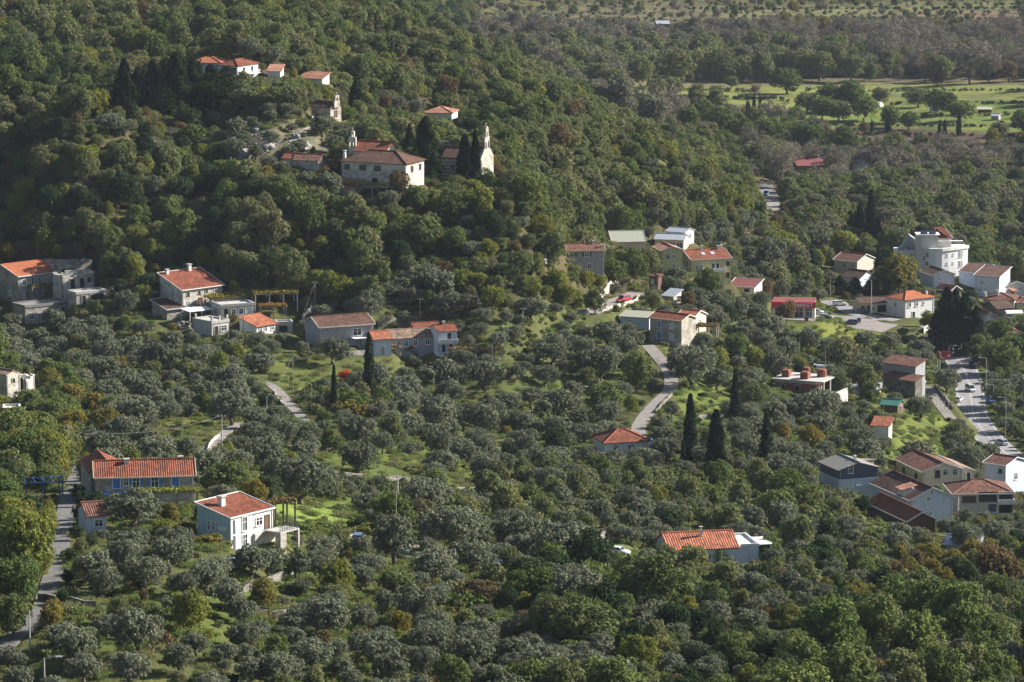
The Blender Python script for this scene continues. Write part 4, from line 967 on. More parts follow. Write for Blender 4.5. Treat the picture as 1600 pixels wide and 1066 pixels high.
hRR = house('house', 'the pale blue two-storey house', 'pale blue two-storey house with white sunlit front and red roof', 'house', 363, 424, 852, 801, 52, 6.4, 'shed_f', 'paleblue', 't_red', 12, wins=[('l', .36, .66, .5, 1.2, 'w'), ('l', .5, .66, .5, 1.2, 'w'), ('l', .36, .22, .5, 1.2, 'w'), ('l', .5, .22, .5, 1.2, 'w')], over=.3, trim='white', chim=[(.28, .62, 1.5, .8)])
L, D, H = hRR['L'], hRR['D'], hRR['H']
mb = MB(); mb.box(-L / 2 - .03, L * .02, -.12, 0, -3, H - .05); mb.box(L * .02 + .3, L / 2, -.04, 0, 1.9, H - .05); part(hRR, 'front_wall', mb, 'white')
mb = MB(); mb.box(L * .02, L / 2 + .02, -.5, -.04, -3, 1.7); part(hRR, 'stone_plinth', mb, 'palestone')
for fx_, fz, w, h_ in ((.32, .72, .9, 2), (.32, .2, .9, 1.8)): window(hRR['root'], (-L / 2 + fx_ * L, -.12, fz * H), (1, 0, 0), (0, -1, 0), w, h_, 'w')
for fz in (.7, .22):
    mb = MB(); mb.box(-L / 2 + .5, -L / 2 + .9, -.18, -.12, fz * H - 1, fz * H + 1); part(hRR, 'dark_panel', mb, 'slate')
window(hRR['root'], (L * .17, -.04, .68 * H), (1, 0, 0), (0, -1, 0), 1.3, 1.1, 'w')
window(hRR['root'], (L * .36, -.04, .6 * H), (1, 0, 0), (0, -1, 0), .9, 2, 'b')
for fz in (.64, .24):
    mb = MB(); mb.box(-L / 2 - .4, -L / 2 - .02, D * .12, D * .3, fz * H - .3, fz * H + .3); part(hRR, 'air_conditioner', mb, 'white')
mb = MB(); mb.box(L * .24, L / 2 + 1.8, -3.6, -.55, 1.75, 1.95); bo = part(hRR, 'balcony', mb, 'conc')
mb = MB(); mb.box(L * .24, L * .38, -3.6, -2.6, -3, 1.75); mb.box(L / 2 + 1.5, L / 2 + 1.8, -3.6, -3.3, -3, 1.75); part(hRR, 'balcony_pier', mb, 'stone', bo)
mb = MB()
for a, b in (((L * .24, -3.5), (L / 2 + 1.75, -3.5)), ((L / 2 + 1.75, -3.5), (L / 2 + 1.75, -.6))):
    mb.bar((*a, 2.85), (*b, 2.85), .07); mb.bar((*a, 2.4), (*b, 2.4), .04)
    for i in range(9):
        t = i / 8; p = (a[0] + (b[0] - a[0]) * t, a[1] + (b[1] - a[1]) * t); mb.bar((*p, 1.95), (*p, 2.85), .05)
part(hRR, 'railing', mb, 'iron', bo)
hSS = house('stone_house', 'the long stone house with blue shutters', 'long grey stone house with bright blue shutters and ribbed red roof', 'house', 151, 303, 787, 743, 7, 8, 'gable_x', 'stone', 't_red', 22, wins=[('f', .21, .75, 1.1, 1.5, 'c', 'blue'), ('f', .31, .78, .6, 1, 'w'), ('f', .41, .75, 1, 1.4, 's', 'blue'), ('f', .6, .75, 1, 1.4, 's', 'blue'), ('f', .81, .74, 1.1, 1.5, 'c', 'blue'), ('f', .22, .2, 1, 1.3, 'w'), ('f', .32, .2, .9, 1.3, 'w'), ('f', .5, .2, 1, 1.9, 'b')], chim=[(.32, .42, .7, .7), (.88, .55, .6, .6)], trim='cream')
L, D, H = hSS['L'], hSS['D'], hSS['H']
mb = MB(); mb.box(-L * .42, -L * .17, -1.6, 0, H * .42, H * .45)
for x in (-.41, -.18): mb.box(L * x - .08, L * x + .08, -1.5, -1.34, -2, H * .42)
part(hSS, 'blue_porch', mb, 'blue')
house('stone_house', None, 'taller stone wing with red ridge behind left end of blue-shuttered house', 'house', 143, 196, 780, 735, 15, 9.5, 'gable_y', 'stone', 't_red', 26)
house('cottage', 'the tiny white cottage below the blue-shuttered house', 'tiny whitewashed cottage with rust roof, half hidden by olive tree', 'house', 137, 166, 834, 804, 18, 6, 'gable_x', 'lightblue', 't_rust', 22, wins=[('f', .6, .55, 1.1, .9, 'w')])
house('ruined_house', 'the ruined stone house at the left edge', 'ruined pale stone house cut by the left edge', 'ruin', 12, 31, 620, 584, 48, 10, 'gable_y', 'palestone', 't_old', 18, wins=[('f', .5, .7, .7, .9, 'o')], over=.1)
house('ruined_house', None, 'small white walled ruin with one dark opening at left edge', 'ruin', 42, 54, 612, 588, 44, 4.6, 'ruin', 'offwhite', 'palestone', wins=[('l', .5, .5, 2.4, 2.4, 'o')])
house('stone_shelter', None, 'low stone shelter with flat slab roof at the left edge', 'outbuilding', 5, 30, 652, 640, 5, 4, 'flat', 'palestone', 'palestone')
# --- valley floor
house('barn', 'the dark red barn roof in the valley', 'long barn with dark red sheet roof at the valley edge', 'barn', 1246, 1288, 270, 259, 4, 10, 'shed_f', 'darkstone', 'rustsheet', 9)
house('barn', None, 'small white gabled barn right of the dark red roof', 'barn', 1344, 1355, 268, 256, 25, 6, 'gable_y', 'white', 'greysheet', 35)
house('hut', None, 'lonely dark hut with pale roof in upper valley scrub', 'hut', 1026, 1046, 44, 37, 10, 6, 'gable_x', 'darkstone', 'metal', 25, wins=[('f', .3, .5, 1, 1.5, 'o')])
house('hut', None, 'lonely white wall end of a hut in the far upper scrub', 'hut', 858, 866, 33, 25, 10, 6, 'gable_y', 'white', 'greysheet', 20)
house('hut', None, 'small pale hut among trees on the green valley field', 'hut', 1455, 1467, 176, 168, 8, 4, 'gable_x', 'lightblue', 'metal', 20, wins=[('f', .5, .5, 1, 1, 'o')])
house('hut', None, 'grey hut with white end wall on the right side of field', 'hut', 1549, 1560, 188, 181, -20, 4, 'gable_x', 'grey', 'metal', 20)
house('shed', None, 'long low open shed with pale roof on right valley field', 'shed', 1528, 1549, 176, 171, -6, 4, 'shed_f', 'wood', 'oldsheet', 8)
# --- market
X, Y, Z, s = ground(1240, 497, H0)
flatten(X, Y, 0, -9, 9, -2, 9, Z - .05, 4); FOOT.append((X, Y, 0, -8.5, 8.5, -2, 9))
mk = empty('market', (X, Y, Z), math.radians(-6)); tag(mk, 'small market shop with red fascia and glass front', 'shop'); LM.append(('the market with the red fascia', 1240, 475)); HB.append((1206, 1274, 460, 490, F / s))
kk = 1 / s; W = 66 * kk / 2
mb = MB(); mb.box(-W, W, .6, 8, -2, 4.6); mb.build('wall', MT['beige'], mk)
mb = MB(); mb.box(-W - .1, W + .1, .5, 8.1, 4.6, 4.8); mb.build('roof', MT['rustsheet'], mk)
mb = MB(); mb.box(-W - .3, W + .3, -1.9, -.2, 3.2, 4.9); fa = mb.build('fascia', MT['red'], mk)
for i in range(4):
    a = -W + (i + .5) * W / 2; window(mk, (a, .6, 1.5), (1, 0, 0), (0, -1, 0), 2.4, 2.6, 'w', name='shop_window')
for x in (-W * .9, 0, W * .9):
    mb = MB(); mb.box(x - .15, x + .15, -1.6, -1.3, -1, 3.2); mb.build('column', MT['white'], mk)
fc = bpy.data.curves.new('lettering', 'FONT'); fc.body = 'MARKET'; fc.size = 1.5; fc.extrude = .04; fc.align_x = 'RIGHT'; fc.space_character = 1.05
tmp = bpy.data.objects.new('lettering_curve', fc); lme = bpy.data.meshes.new_from_object(tmp); bpy.data.objects.remove(tmp); lme.materials.clear(); lme.materials.append(MT['signw']); ft = bpy.data.objects.new('lettering', lme); COL.objects.link(ft); ft.parent = fa; ft.location = (W - .5, -1.95, 3.6); ft.rotation_euler = (math.pi / 2, 0, 0)
# --- red roadside sign
X, Y, Z, s = ground(1474, 584, H0)
sg = empty('roadside_sign', (X, Y, Z), math.radians(-12)); tag(sg, 'red roadside sign with white curved marks on white posts', 'sign'); LM.append(('the red roadside sign', 1474, 556)); HB.append((1464, 1485, 546, 578, F / s))
w = 20 / s; hb = 12.5 / s; z0 = (584 - 561) / s
mb = MB(); mb.box(-w / 2, w / 2, -.12, .12, z0, z0 + hb); pn = mb.build('panel', MT['red'], sg)
mb = MB()
for x in (-w / 2 + .12, -w / 2 + .75): mb.box(x - .1, x + .1, -.1, .1, -2, z0)
mb.build('post', MT['white'], sg)
mb = MB()
q = [(-.36, .9), (-.22, .8), (-.22, .62), (-.33, .5), (-.2, .4), (-.18, .2), (-.05, .1), (.06, .16)]
mb.tube([(x * w, -.16, z0 + z * hb) for x, z in q], .17, 6); q = [(.28, .2), (.3, .45), (.42, .55), (.48, .4)]
mb.tube([(x * w, -.16, z0 + z * hb) for x, z in q], .12, 6); mb.build('white_mark', MT['signw'], pn)
# ------------------------------------------------------------------ roads
def road(name, pts, width, mat, label=None, skirt=True, lines=None, zoff=.12):
    SHOWN.append(name not in ('village_lane', 'stone_track', 'chapel_path', 'farm_track'))
    P = [ground(px, py, H0)[:3] for px, py in pts]
    ln = smooth_line(P, 1.5)
    z = ln[:, 2].copy()
    for _ in range(14): z[1:-1] = (z[:-2] + 2 * z[1:-1] + z[2:]) / 4
    ln[:, 2] = z
    carve(ln, width / 2)
    mb = MB()
    t = np.gradient(ln[:, :2], axis=0); t /= np.linalg.norm(t, axis=1, keepdims=True) + 1e-9
    nr = np.stack([-t[:, 1], t[:, 0]], 1)

    def strip(mb, a, b, dz, i0=0, i1=None, sk=0):
        for i in range(i0, (i1 or len(ln)) - 1):
            A = [(*(ln[j, :2] + nr[j] * o), ln[j, 2] + dz) for j, o in ((i, a), (i, b), (i + 1, b), (i + 1, a))]
            mb.face(A[::-1])
            if sk:
                for u, v in ((0, 3), (2, 1)):
                    p, q = A[u], A[v]
                    mb.face([p, q, (q[0], q[1], q[2] - sk), (p[0], p[1], p[2] - sk)])
    strip(mb, -width / 2, width / 2, zoff, sk=.5)
    o = mb.build(name, MT[mat]); tag(o, None, None, None, 'structure')
    if lines:
        for k, (off, w, dash) in enumerate(lines):
            m2 = MB()
            i = 0
            while i < len(ln) - 1:
                if dash: strip(m2, off - w / 2, off + w / 2, zoff + .012, i, min(i + 3, len(ln))); i += 5
                else: strip(m2, off - w / 2, off + w / 2, zoff + .012); break
            m2.build('lane_marking', MT['paint'], o)
    return ln


SHOWN = []
road('village_lane', [(-40, 1040), (20, 998), (60, 960), (78, 915), (90, 870), (100, 815), (110, 770), (124, 737), (134, 722)], 2.7, 'shadeasphalt')  # tree shade across the lane is put into its darker asphalt colour
LC = road('stone_lane', [(1012, 540), (1030, 560), (1047, 585), (1046, 610), (1026, 630), (1010, 648), (998, 668), (1000, 690), (1012, 706)], 3.3, 'lane')
road('garden_path', [(412, 598), (428, 606), (444, 622), (462, 642), (478, 660)], 2.3, 'lane')
road('garden_path', [(318, 708), (335, 692), (350, 678), (372, 662)], 2.2, 'lane')
LH = road('highway', [(1408, 500), (1436, 514), (1464, 534), (1492, 556), (1510, 588), (1517, 622), (1521, 648), (1532, 668), (1552, 692), (1582, 716), (1625, 742)], 8.0, 'asphalt', lines=[(-3.5, .28, 0), (3.5, .28, 0), (0, .25, 0)])
road('highway', [(1192, 286), (1197, 296), (1203, 310), (1206, 330)], 6.5, 'lane', lines=[(0, .25, 1)])
road('side_lane', [(1450, 604), (1462, 622), (1474, 640), (1487, 656)], 3.0, 'lane')
road('car_park', [(1228, 500), (1262, 496), (1310, 500), (1352, 508), (1392, 514)], 15, 'lane')
road('access_road', [(1292, 470), (1318, 480), (1352, 494), (1398, 502)], 7, 'asphalt')
road('farm_track', [(530, 836), (565, 842), (620, 852), (700, 866), (790, 876), (862, 882), (925, 868), (940, 846), (938, 828)], 2.7, 'gravel')
road('driveway', [(918, 490), (940, 481), (962, 471), (984, 464), (996, 458)], 5.5, 'lane')
road('chapel_path', [(452, 228), (470, 208), (492, 196), (512, 190), (540, 190)], 1.8, 'gravel')
road('stone_track', [(176, 466), (210, 462), (245, 456)], 3, 'gravel')

# ------------------------------------------------------------------ ground
LAWN = [  # (polygon in the photograph, colour, strength)
    ([(380, 560), (520, 558), (600, 575), (640, 600), (560, 640), (500, 620), (430, 605)], (.125, .165, .04), .9),
    ([(425, 782), (550, 786), (570, 822), (430, 836)], (.185, .285, .055), 1), ([(470, 690), (770, 690), (800, 775), (500, 790)], (.11, .16, .033), .8),
    ([(1055, 600), (1140, 605), (1150, 670), (1050, 660)], (.12, .18, .035), .9), ([(1385, 640), (1490, 648), (1480, 705), (1400, 790), (1385, 780)], (.125, .175, .035), .9),
    ([(248, 652), (345, 658), (335, 700), (250, 692)], (.16, .155, .06), .9), ([(60, 930), (400, 925), (380, 1000), (60, 1066)], (.1, .15, .03), .7), ([(780, 600), (960, 600), (960, 640), (780, 640)], (.1, .15, .03), .8),
    ([(1090, 560), (1240, 560), (1240, 590), (1090, 590)], (.12, .16, .04), .7), ([(1230, 505), (1380, 512), (1375, 545), (1230, 545)], (.14, .18, .035), 1),
    ([(985, 132), (1620, 128), (1620, 172), (1300, 200), (1190, 168), (1000, 148)], (.15, .19, .06), 1), ([(1280, 168), (1620, 160), (1620, 205), (1440, 206), (1300, 196)], (.12, .17, .045), 1),
    ([(1310, 194), (1540, 206), (1610, 206), (1610, 224), (1300, 216)], (.1, .075, .062), 1), ([(1100, 18), (1620, 14), (1620, 30), (1100, 30)], (.15, .15, .085), .8), ([(1180, 24), (1330, 22), (1330, 34), (1190, 34)], (.13, .17, .06), .9),
    ([(880, 8), (1150, 10), (1150, 44), (880, 44)], (.16, .14, .1), .7), ([(1400, 10), (1620, 24), (1620, 40), (1400, 30)], (.2, .13, .09), .8), ([(1540, 640), (1610, 640), (1610, 690), (1545, 680)], (.12, .17, .035), .9),
    ([(360, 185), (480, 190), (530, 245), (400, 262)], (.2, .19, .15), .7), ([(900, 855), (1010, 850), (1020, 900), (930, 900)], (.12, .17, .04), .9), ([(1580, 1005), (1620, 1005), (1620, 1060), (1580, 1060)], (.13, .21, .04), 1),
    ([(1530, 610), (1600, 610), (1600, 640), (1540, 640)], (.12, .18, .035), .8), ([(0, 545), (30, 540), (40, 580), (0, 590)], (.12, .17, .04), .7), ([(430, 890), (520, 890), (500, 930), (400, 930)], (.1, .16, .03), .7), ([(1120, 20), (1300, 6), (1620, 2), (1620, 12), (1130, 30)], (.13, .15, .07), .6),
]
LAWN += [([(985, 128), (1620, 124), (1620, 133), (985, 137)], (.16, .135, .09), .8), ([(1180, 150), (1620, 146), (1620, 150), (1180, 155)], (.13, .11, .06), .8), ([(1330, 158), (1620, 157), (1620, 161), (1330, 163)], (.1, .1, .05), .8), ([(1200, 166), (1620, 177), (1620, 181), (1210, 170)], (.14, .13, .06), .7), ([(1000, 141), (1200, 143), (1200, 146), (1000, 144)], (.12, .12, .06), .7), ([(1380, 190), (1620, 192), (1620, 196), (1380, 194)], (.13, .12, .07), .7)]
LAWN2 = [([(700, 0), (1620, -20), (1620, 46), (700, 46)], (.105, .105, .052), .8)]
gx, gy, gz = GX, GY, HG
GPX, GPY, _ = proj(gx, gy, gz)
col = np.zeros((NV, NU, 3)); col[:] = (.085, .095, .04)
forest = (GPY < 470) & ~((GPX > 980) & (GPY < 300)) & (GPX < 1240)
col[forest] = (.075, .066, .042)
valley = (GPX > 700 + np.maximum(0, (GPY - 60)) * 2.0) & (GPY < 300)
col[valley] = (.12, .105, .07)
for poly, c, st in LAWN2 + LAWN:
    m = inpoly(GPX, GPY, poly)
    col[m] = col[m] * (1 - st) + np.array(c) * ((1.08, 1.0, 1) if poly[0][1] < 230 and c[1] > c[0] else (.86, .76, 1) if c[1] > c[0] else (.8, .82, .8)) * st
k = np.random.default_rng(3)
for _ in range(2):
    col[1:-1, 1:-1] = (col[1:-1, 1:-1] * 2 + col[:-2, 1:-1] + col[2:, 1:-1] + col[1:-1, :-2] + col[1:-1, 2:]) / 6


def groundmat():
    m, nt, bs, N, L = newmat('grass_and_soil')
    at = N('ShaderNodeAttribute'); at.attribute_name = 'gcol'
    tc = N('ShaderNodeTexCoord')
    o = at.outputs['Color']
    for sc, det, lo, hi, a, b in ((.05, 6, .35, .65, (.72, .75, .8), (1.2, 1.12, 1.0)), (.5, 8, .35, .7, (.74, .76, .7), (1.22, 1.18, 1.15)), (3.5, 4, .3, .7, (.65, .7, .65), (1.35, 1.3, 1.2))):
        n = N('ShaderNodeTexNoise'); n.inputs['Scale'].default_value = sc; n.inputs['Detail'].default_value = det; n.inputs['Roughness'].default_value = .65
        L(tc.outputs['Object'], n.inputs['Vector'])
        r = ramp(nt, [(lo, a), (hi, b)]); L(n.outputs['Fac'], r.inputs['Fac'])
        mx = N('ShaderNodeMixRGB'); mx.blend_type = 'MULTIPLY'; mx.inputs['Fac'].default_value = 1
        L(o, mx.inputs['Color1']); L(r.outputs['Color'], mx.inputs['Color2']); o = mx.outputs['Color']
    L(o, bs.inputs['Base Color']); bs.inputs['Roughness'].default_value = 1; bs.inputs['Specular IOR Level'].default_value = .05
    b = N('ShaderNodeBump'); b.inputs['Strength'].default_value = 1; b.inputs['Distance'].default_value = .2
    L(n.outputs['Fac'], b.inputs['Height']); L(b.outputs['Normal'], bs.inputs['Normal'])
    return m


ii = np.arange(NV * NU).reshape(NV, NU)
Q = np.stack([ii[:-1, :-1], ii[:-1, 1:], ii[1:, 1:], ii[1:, :-1]], -1).reshape(-1, 4)
me = npmesh('ground', np.stack([GX, GY, HG], -1).reshape(-1, 3), Q, [groundmat()], attr={'gcol': col.reshape(-1, 3)})
me.polygons.foreach_set('use_smooth', [True] * len(me.polygons))
go = bpy.data.objects.new('ground', me); COL.objects.link(go); tag(go, None, None, None, 'structure')


# ------------------------------------------------------------------ dry-stone walls, rubble, rocks
def stonewall(label, pts, h=1.2, th=.6, mat='rubble', name='stone_wall', group=None):
    P = smooth_line([ground(px, py)[:3] for px, py in pts], 1.2)
    r = np.random.default_rng(int(pts[0][0] * 3 + pts[0][1]))
    mb = MB()
    t = np.gradient(P[:, :2], axis=0); t /= np.linalg.norm(t, axis=1, keepdims=True) + 1e-9
    nr = np.stack([-t[:, 1], t[:, 0]], 1)
    hh = h * (1 + r.normal(0, .12, len(P)))
    rings = []
    for i in range(len(P)):
        z = float(hs(P[i, 0], P[i, 1]))
        a = P[i, :2] + nr[i] * th / 2; b = P[i, :2] - nr[i] * th / 2
        rings.append([(*a, z - .8), (*b, z - .8), (*(b + nr[i] * .08), z + hh[i]), (*(a - nr[i] * .08), z + hh[i] + r.normal(0, .05))])
    for i in range(len(rings) - 1):
        for k_ in range(4): mb.face([rings[i][k_], rings[i][(k_ + 1) % 4], rings[i + 1][(k_ + 1) % 4], rings[i + 1][k_]])
    mb.face(rings[0][::-1]); mb.face(rings[-1])
    o = mb.build(name, MT[mat]); return tag(o, label, 'wall', group)


stonewall('dry-stone terrace wall under olive trees below pale blue two-storey house', [(330, 932), (365, 928), (400, 918), (440, 905), (470, 893)], .9)
stonewall('pale curved stone wall left of the red car', [(936, 481), (938, 470), (948, 458), (962, 447), (970, 441)], 1.9, .5, 'stone')
stonewall('stone retaining wall in front of the red car', [(940, 487), (965, 481), (992, 473), (998, 465)], .9, .5, 'stone')
stonewall('low stone wall along right side of the stone lane', [(1024, 646), (1036, 632), (1050, 618)], .7, .4, 'rubble')
stonewall('stone terrace wall right of the banded church', [(764, 292), (782, 290), (800, 288)], 2.2, .6, 'palestone')
stonewall('stone terrace wall in front of the little hill chapel', [(487, 190), (505, 189), (524, 187)], 1.5, .6, 'palestone')
stonewall('pale stone bank right of the little hill chapel', [(552, 190), (580, 190), (606, 188)], 1.6, .6, 'rubble')
stonewall('broken stone wall stepping up behind the grey-blue house', [(468, 520), (478, 506), (486, 492), (492, 482)], 2.4, .7, 'rubble')
stonewall('long pale terrace wall behind the long row house', [(590, 512), (615, 506), (640, 505), (652, 508)], 1.6, .6, 'rubble')
stonewall('overgrown stone wall between the lawn and row house', [(505, 552), (545, 556), (580, 558)], 1.0, .6, 'rubble')
stonewall('low wall beside the side lane near the red sign', [(1462, 604), (1474, 620), (1490, 640)], .9, .3, 'conc')
stonewall('stone wall along the garden path', [(428, 612), (434, 626), (448, 640)], .7, .4, 'palestone')
stonewall('low white kerb wall beside the lower garden path', [(324, 706), (330, 694), (342, 682)], .6, .3, 'palestone')
stonewall('concrete wall behind the highway bend at the cypress foot', [(1443, 522), (1456, 518), (1476, 522)], 1.6, .3, 'conc')


def heap(label, px, py, w, d, h, n, name='rubble', cat='rubble heap'):
    """a mound of broken limestone blocks"""
    X, Y, Z, s = ground(px, py)
    r = np.random.default_rng(int(px + 31 * py))
    mb = MB()
    for _ in range(n):
        a = r.uniform(0, 2 * math.pi); q = math.sqrt(r.random())
        x, y = X + math.cos(a) * q * w / 2, Y + math.sin(a) * q * d / 2
        z = float(hs(x, y)) + h * (1 - q * q) * r.uniform(.3, 1.0)
        sz = r.uniform(.16, .42)
        M = Matrix.Rotation(r.uniform(0, 6), 3, 'Z') @ Matrix.Rotation(r.uniform(-.6, .6), 3, 'X')
        b0 = len(mb.v)
        mb.box(-sz, sz, -sz * .7, sz * .7, -sz * .5, sz * .5)
        for i in range(b0, len(mb.v)):
            v = M @ (Vector(mb.v[i]) * r.uniform(.93, 1.07)); mb.v[i] = (v.x + x, v.y + y, v.z + z)
    m2 = MB()
    o = mb.build(name, MT['rubble']); tag(o, label, cat, None, 'stuff')
    FOOT.append((X, Y, 0, -w / 2, w / 2, -d / 2, d / 2))


heap('heap of broken pale stone right of the half-built stone block', 182, 461, 7, 5, 2.2, 420)
heap('heap of loose stone below the stone house with two chimneys', 290, 512, 9, 5, 1.6, 380)
heap('spill of bare limestone on the slope left of the hill chapel', 440, 246, 20, 30, .9, 120)
heap('patch of bare limestone in the hill scrub', 395, 225, 16, 24, .7, 90)


def rock(px, py, w, label):
    X, Y, Z, s = ground(px, py)
    bm = bmesh.new(); bmesh.ops.create_icosphere(bm, subdivisions=3, radius=1)
    r = np.random.default_rng(int(px * 13 + py)); ph = r.uniform(0, 6, 9)
    for v in bm.verts:
        c = v.co
        k_ = 1 + .22 * math.sin(c.x * 3 + ph[0]) * math.sin(c.y * 4 + ph[1]) + .16 * math.sin(c.z * 7 + ph[2] + c.x * 5) + .1 * math.sin(c.y * 11 + ph[3])
        v.co = Vector((c.x * k_ * w / 2, c.y * k_ * w / 2.6, c.z * k_ * w / 3.2))
    me = bpy.data.meshes.new('boulder'); bm.to_mesh(me); bm.free(); me.materials.append(MT['rock'])
    o = bpy.data.objects.new('boulder', me); COL.objects.link(o); o.location = (X, Y, Z + w * .1); o.rotation_euler = (0, 0, ph[5])
    tag(o, label, 'rock', 'limestone outcrops on the hillside')


for px, py, w, lab in ((345, 190, 2.6, 'pale boulder below the dark pines near the villa'), (372, 222, 4, 'large pale outcrop on the slope below the dark pines'), (384, 243, 4.5, 'broad pale outcrop left of the low monastery wing'), (420, 232, 3.6, 'pale boulder on the path below the hill chapel'), (474, 232, 4.4, 'reddish-pale outcrop directly above the monastery'), (462, 216, 3, 'pale boulder beside chapel path, lower end'), (398, 205, 2.6, 'small pale boulder high on the slope above the outcrops'), (737, 352, 6, 'tall pale cliff face below the banded church'), (728, 372, 5, 'lower grey cliff face below the tall pale cliff'), (545, 348, 4, 'grey outcrop in bushes under the monastery'), (836, 352, 3.5, 'pale rock in the wood right of the banded church'), (843, 412, 4, 'pale rock face left of the grey shuttered house'), (912, 492, 3.2, 'pale roadside rock beside the driveway'), (700, 318, 4, 'dark stone step below the banded church')):
    rock(px, py, w, lab)


# ------------------------------------------------------------------ pergolas
pergola('vine_pergola', 'long pergola of yellow and red vines on pale posts, beside two-chimney house', 366, 480, 24, 11, 5, 3.6, 'vine', 'the yellow vine pergola', 5, group='vine pergolas')
pergola('vine_pergola', 'tall golden vine pergola on white posts at terrace end', 432, 482, 12, 10, 5, 3.4, 'gold', None, 4, 'white', group='vine pergolas')
pergola('vine_pergola', 'low small vine pergola with yellow leaves above the white cottage', 428, 496, 12, 6, 3, 2.4, 'vine', None, 3, group='vine pergolas')
pergola('vine_pergola', 'short green-yellow vine pergola in front of orange-roofed stone house', 68, 474, 36, 6, 2, 2.6, 'lime', None, 3, group='vine pergolas')
pergola('vine_pergola', 'golden vine pergola in front of the long stone house', 262, 800, 7, 9, 2.4, 2.8, 'lime', None, 4, group='vine pergolas')
pergola('vine_pergola', 'rusty vine trellis above the balcony of pale blue house', 443, 838, 40, 4.4, 2, 5.0, 'rust', None, 3, 'iron', group='vine pergolas')
pergola('vine_pergola', 'yellow vine arbour below the monastery wall', 570, 306, -24, 12, 3, 2.6, 'vine', None, 4, group='vine pergolas')
pergola('vine_pergola', 'bare brown vine pergola right of blue-shuttered stone house', 1104, 542, -10, 5, 4, 5, 'rust', None, 3, 'cream', group='vine pergolas')
pergola('vine_pergola', 'long low reddish vine trellis right of the row house', 745, 562, 8, 12, 2, 2.2, 'rust', None, 5, group='vine pergolas')
HB.append((42, 95, 746, 776, F / ground(70, 776)[3]))
pergola('blue_pergola', 'bare blue-painted pergola frame beside the lane', 70, 776, 14, 5.6, 4, 2.3, None, 'the blue pergola frame', 3, 'dkblue')
# terrace canopy and tents
X, Y, Z, s = ground(313, 503, H0)
cn = empty('terrace_canopy', (X, Y, float(hs(X, Y))), math.radians(38)); tag(cn, 'flat white canopy on slim posts before the two-chimney house', 'canopy')
mb = MB(); mb.slab([(-4, -1.5, 2.9), (3, -1.5, 2.9), (3, 2.5, 3.2), (-4, 2.5, 3.2)], .12); mb.build('roof_sheet', MT['canvas'], cn)
for x in (-3.8, -.5, 2.8):
    for y in (-1.4, 2.3):
        mb = MB(); mb.box(x - .07, x + .07, y - .07, y + .07, -1, 2.85); mb.build('post', MT['white'], cn)
X, Y, Z, s = ground(1584, 502, H0)
cn = empty('canopy', (X, Y, float(hs(X, Y))), math.radians(8)); tag(cn, 'white tent canopy between the brown-roofed houses', 'canopy')
mb = MB(); mb.slab([(-2.6, -1.5, 2.6), (2.6, -1.5, 2.6), (2.6, .5, 3.3), (-2.6, .5, 3.3)], .06); mb.slab([(2.6, 2.5, 2.6), (-2.6, 2.5, 2.6), (-2.6, .5, 3.3), (2.6, .5, 3.3)], .06); mb.build('canvas_top', MT['canvas'], cn)
for x in (-2.5, 2.5):
    for y in (-1.4, 2.4):
        mb = MB(); mb.box(x - .05, x + .05, y - .05, y + .05, -1, 2.6); mb.build('post', MT['white'], cn)


def tunnel(px, py, yaw, L, r_, mat, label, name='polytunnel', cat='polytunnel'):
    X, Y, Z, s = ground(px, py)
    mb = MB(); n = 10
    prev = None
    for i in range(n + 1):
        a = math.pi * i / n
        cur = (math.cos(a) * r_, math.sin(a) * r_)
        if prev: mb.face([(-L / 2, prev[0], prev[1]), (L / 2, prev[0], prev[1]), (L / 2, cur[0], cur[1]), (-L / 2, cur[0], cur[1])])
        prev = cur
    for sx in (-1, 1): mb.face([(sx * L / 2, math.cos(math.pi * i / n) * r_, math.sin(math.pi * i / n) * r_) for i in range(n + 1)])
    o = mb.build(name, MT[mat]); o.location = (X, Y, Z); o.rotation_euler = (0, 0, math.radians(yaw)); tag(o, label, cat)
    for i in range(4):
        m2 = MB(); x = (i / 3 - .5) * L
        m2.tube([(x, math.cos(math.pi * j / 8) * (r_ + .02), math.sin(math.pi * j / 8) * (r_ + .02)) for j in range(9)], .04, 5); m2.build('hoop', MT['steel'], o)


tunnel(1286, 580, -30, 5, 1.7, 'metal', 'grey plastic tunnel behind the unfinished brick house')
tunnel(1371, 166, 60, 4, 2.2, 'canvas', 'white round-topped tent beside trees on the valley field', 'tent', 'tent')


# ------------------------------------------------------------------ vehicles
def loft(mb, st, mi=0, n=5):
    """body skin through stations (x, half width, z low, z high)"""
    rings = []
    for x, w, a, b in st:
        c = .12
        rings.append([(x, -w + .05, a), (x, -w, a + c), (x, -w, b - c), (x, -w + .14, b), (x, w - .14, b), (x, w, b - c), (x, w, a + c), (x, w - .05, a)])
    for i in range(len(rings) - 1):
        for k_ in range(8): mb.face([rings[i][k_], rings[i][(k_ + 1) % 8], rings[i + 1][(k_ + 1) % 8], rings[i + 1][k_]][::-1], mi)
    mb.face(rings[0], mi); mb.face(rings[-1][::-1], mi)


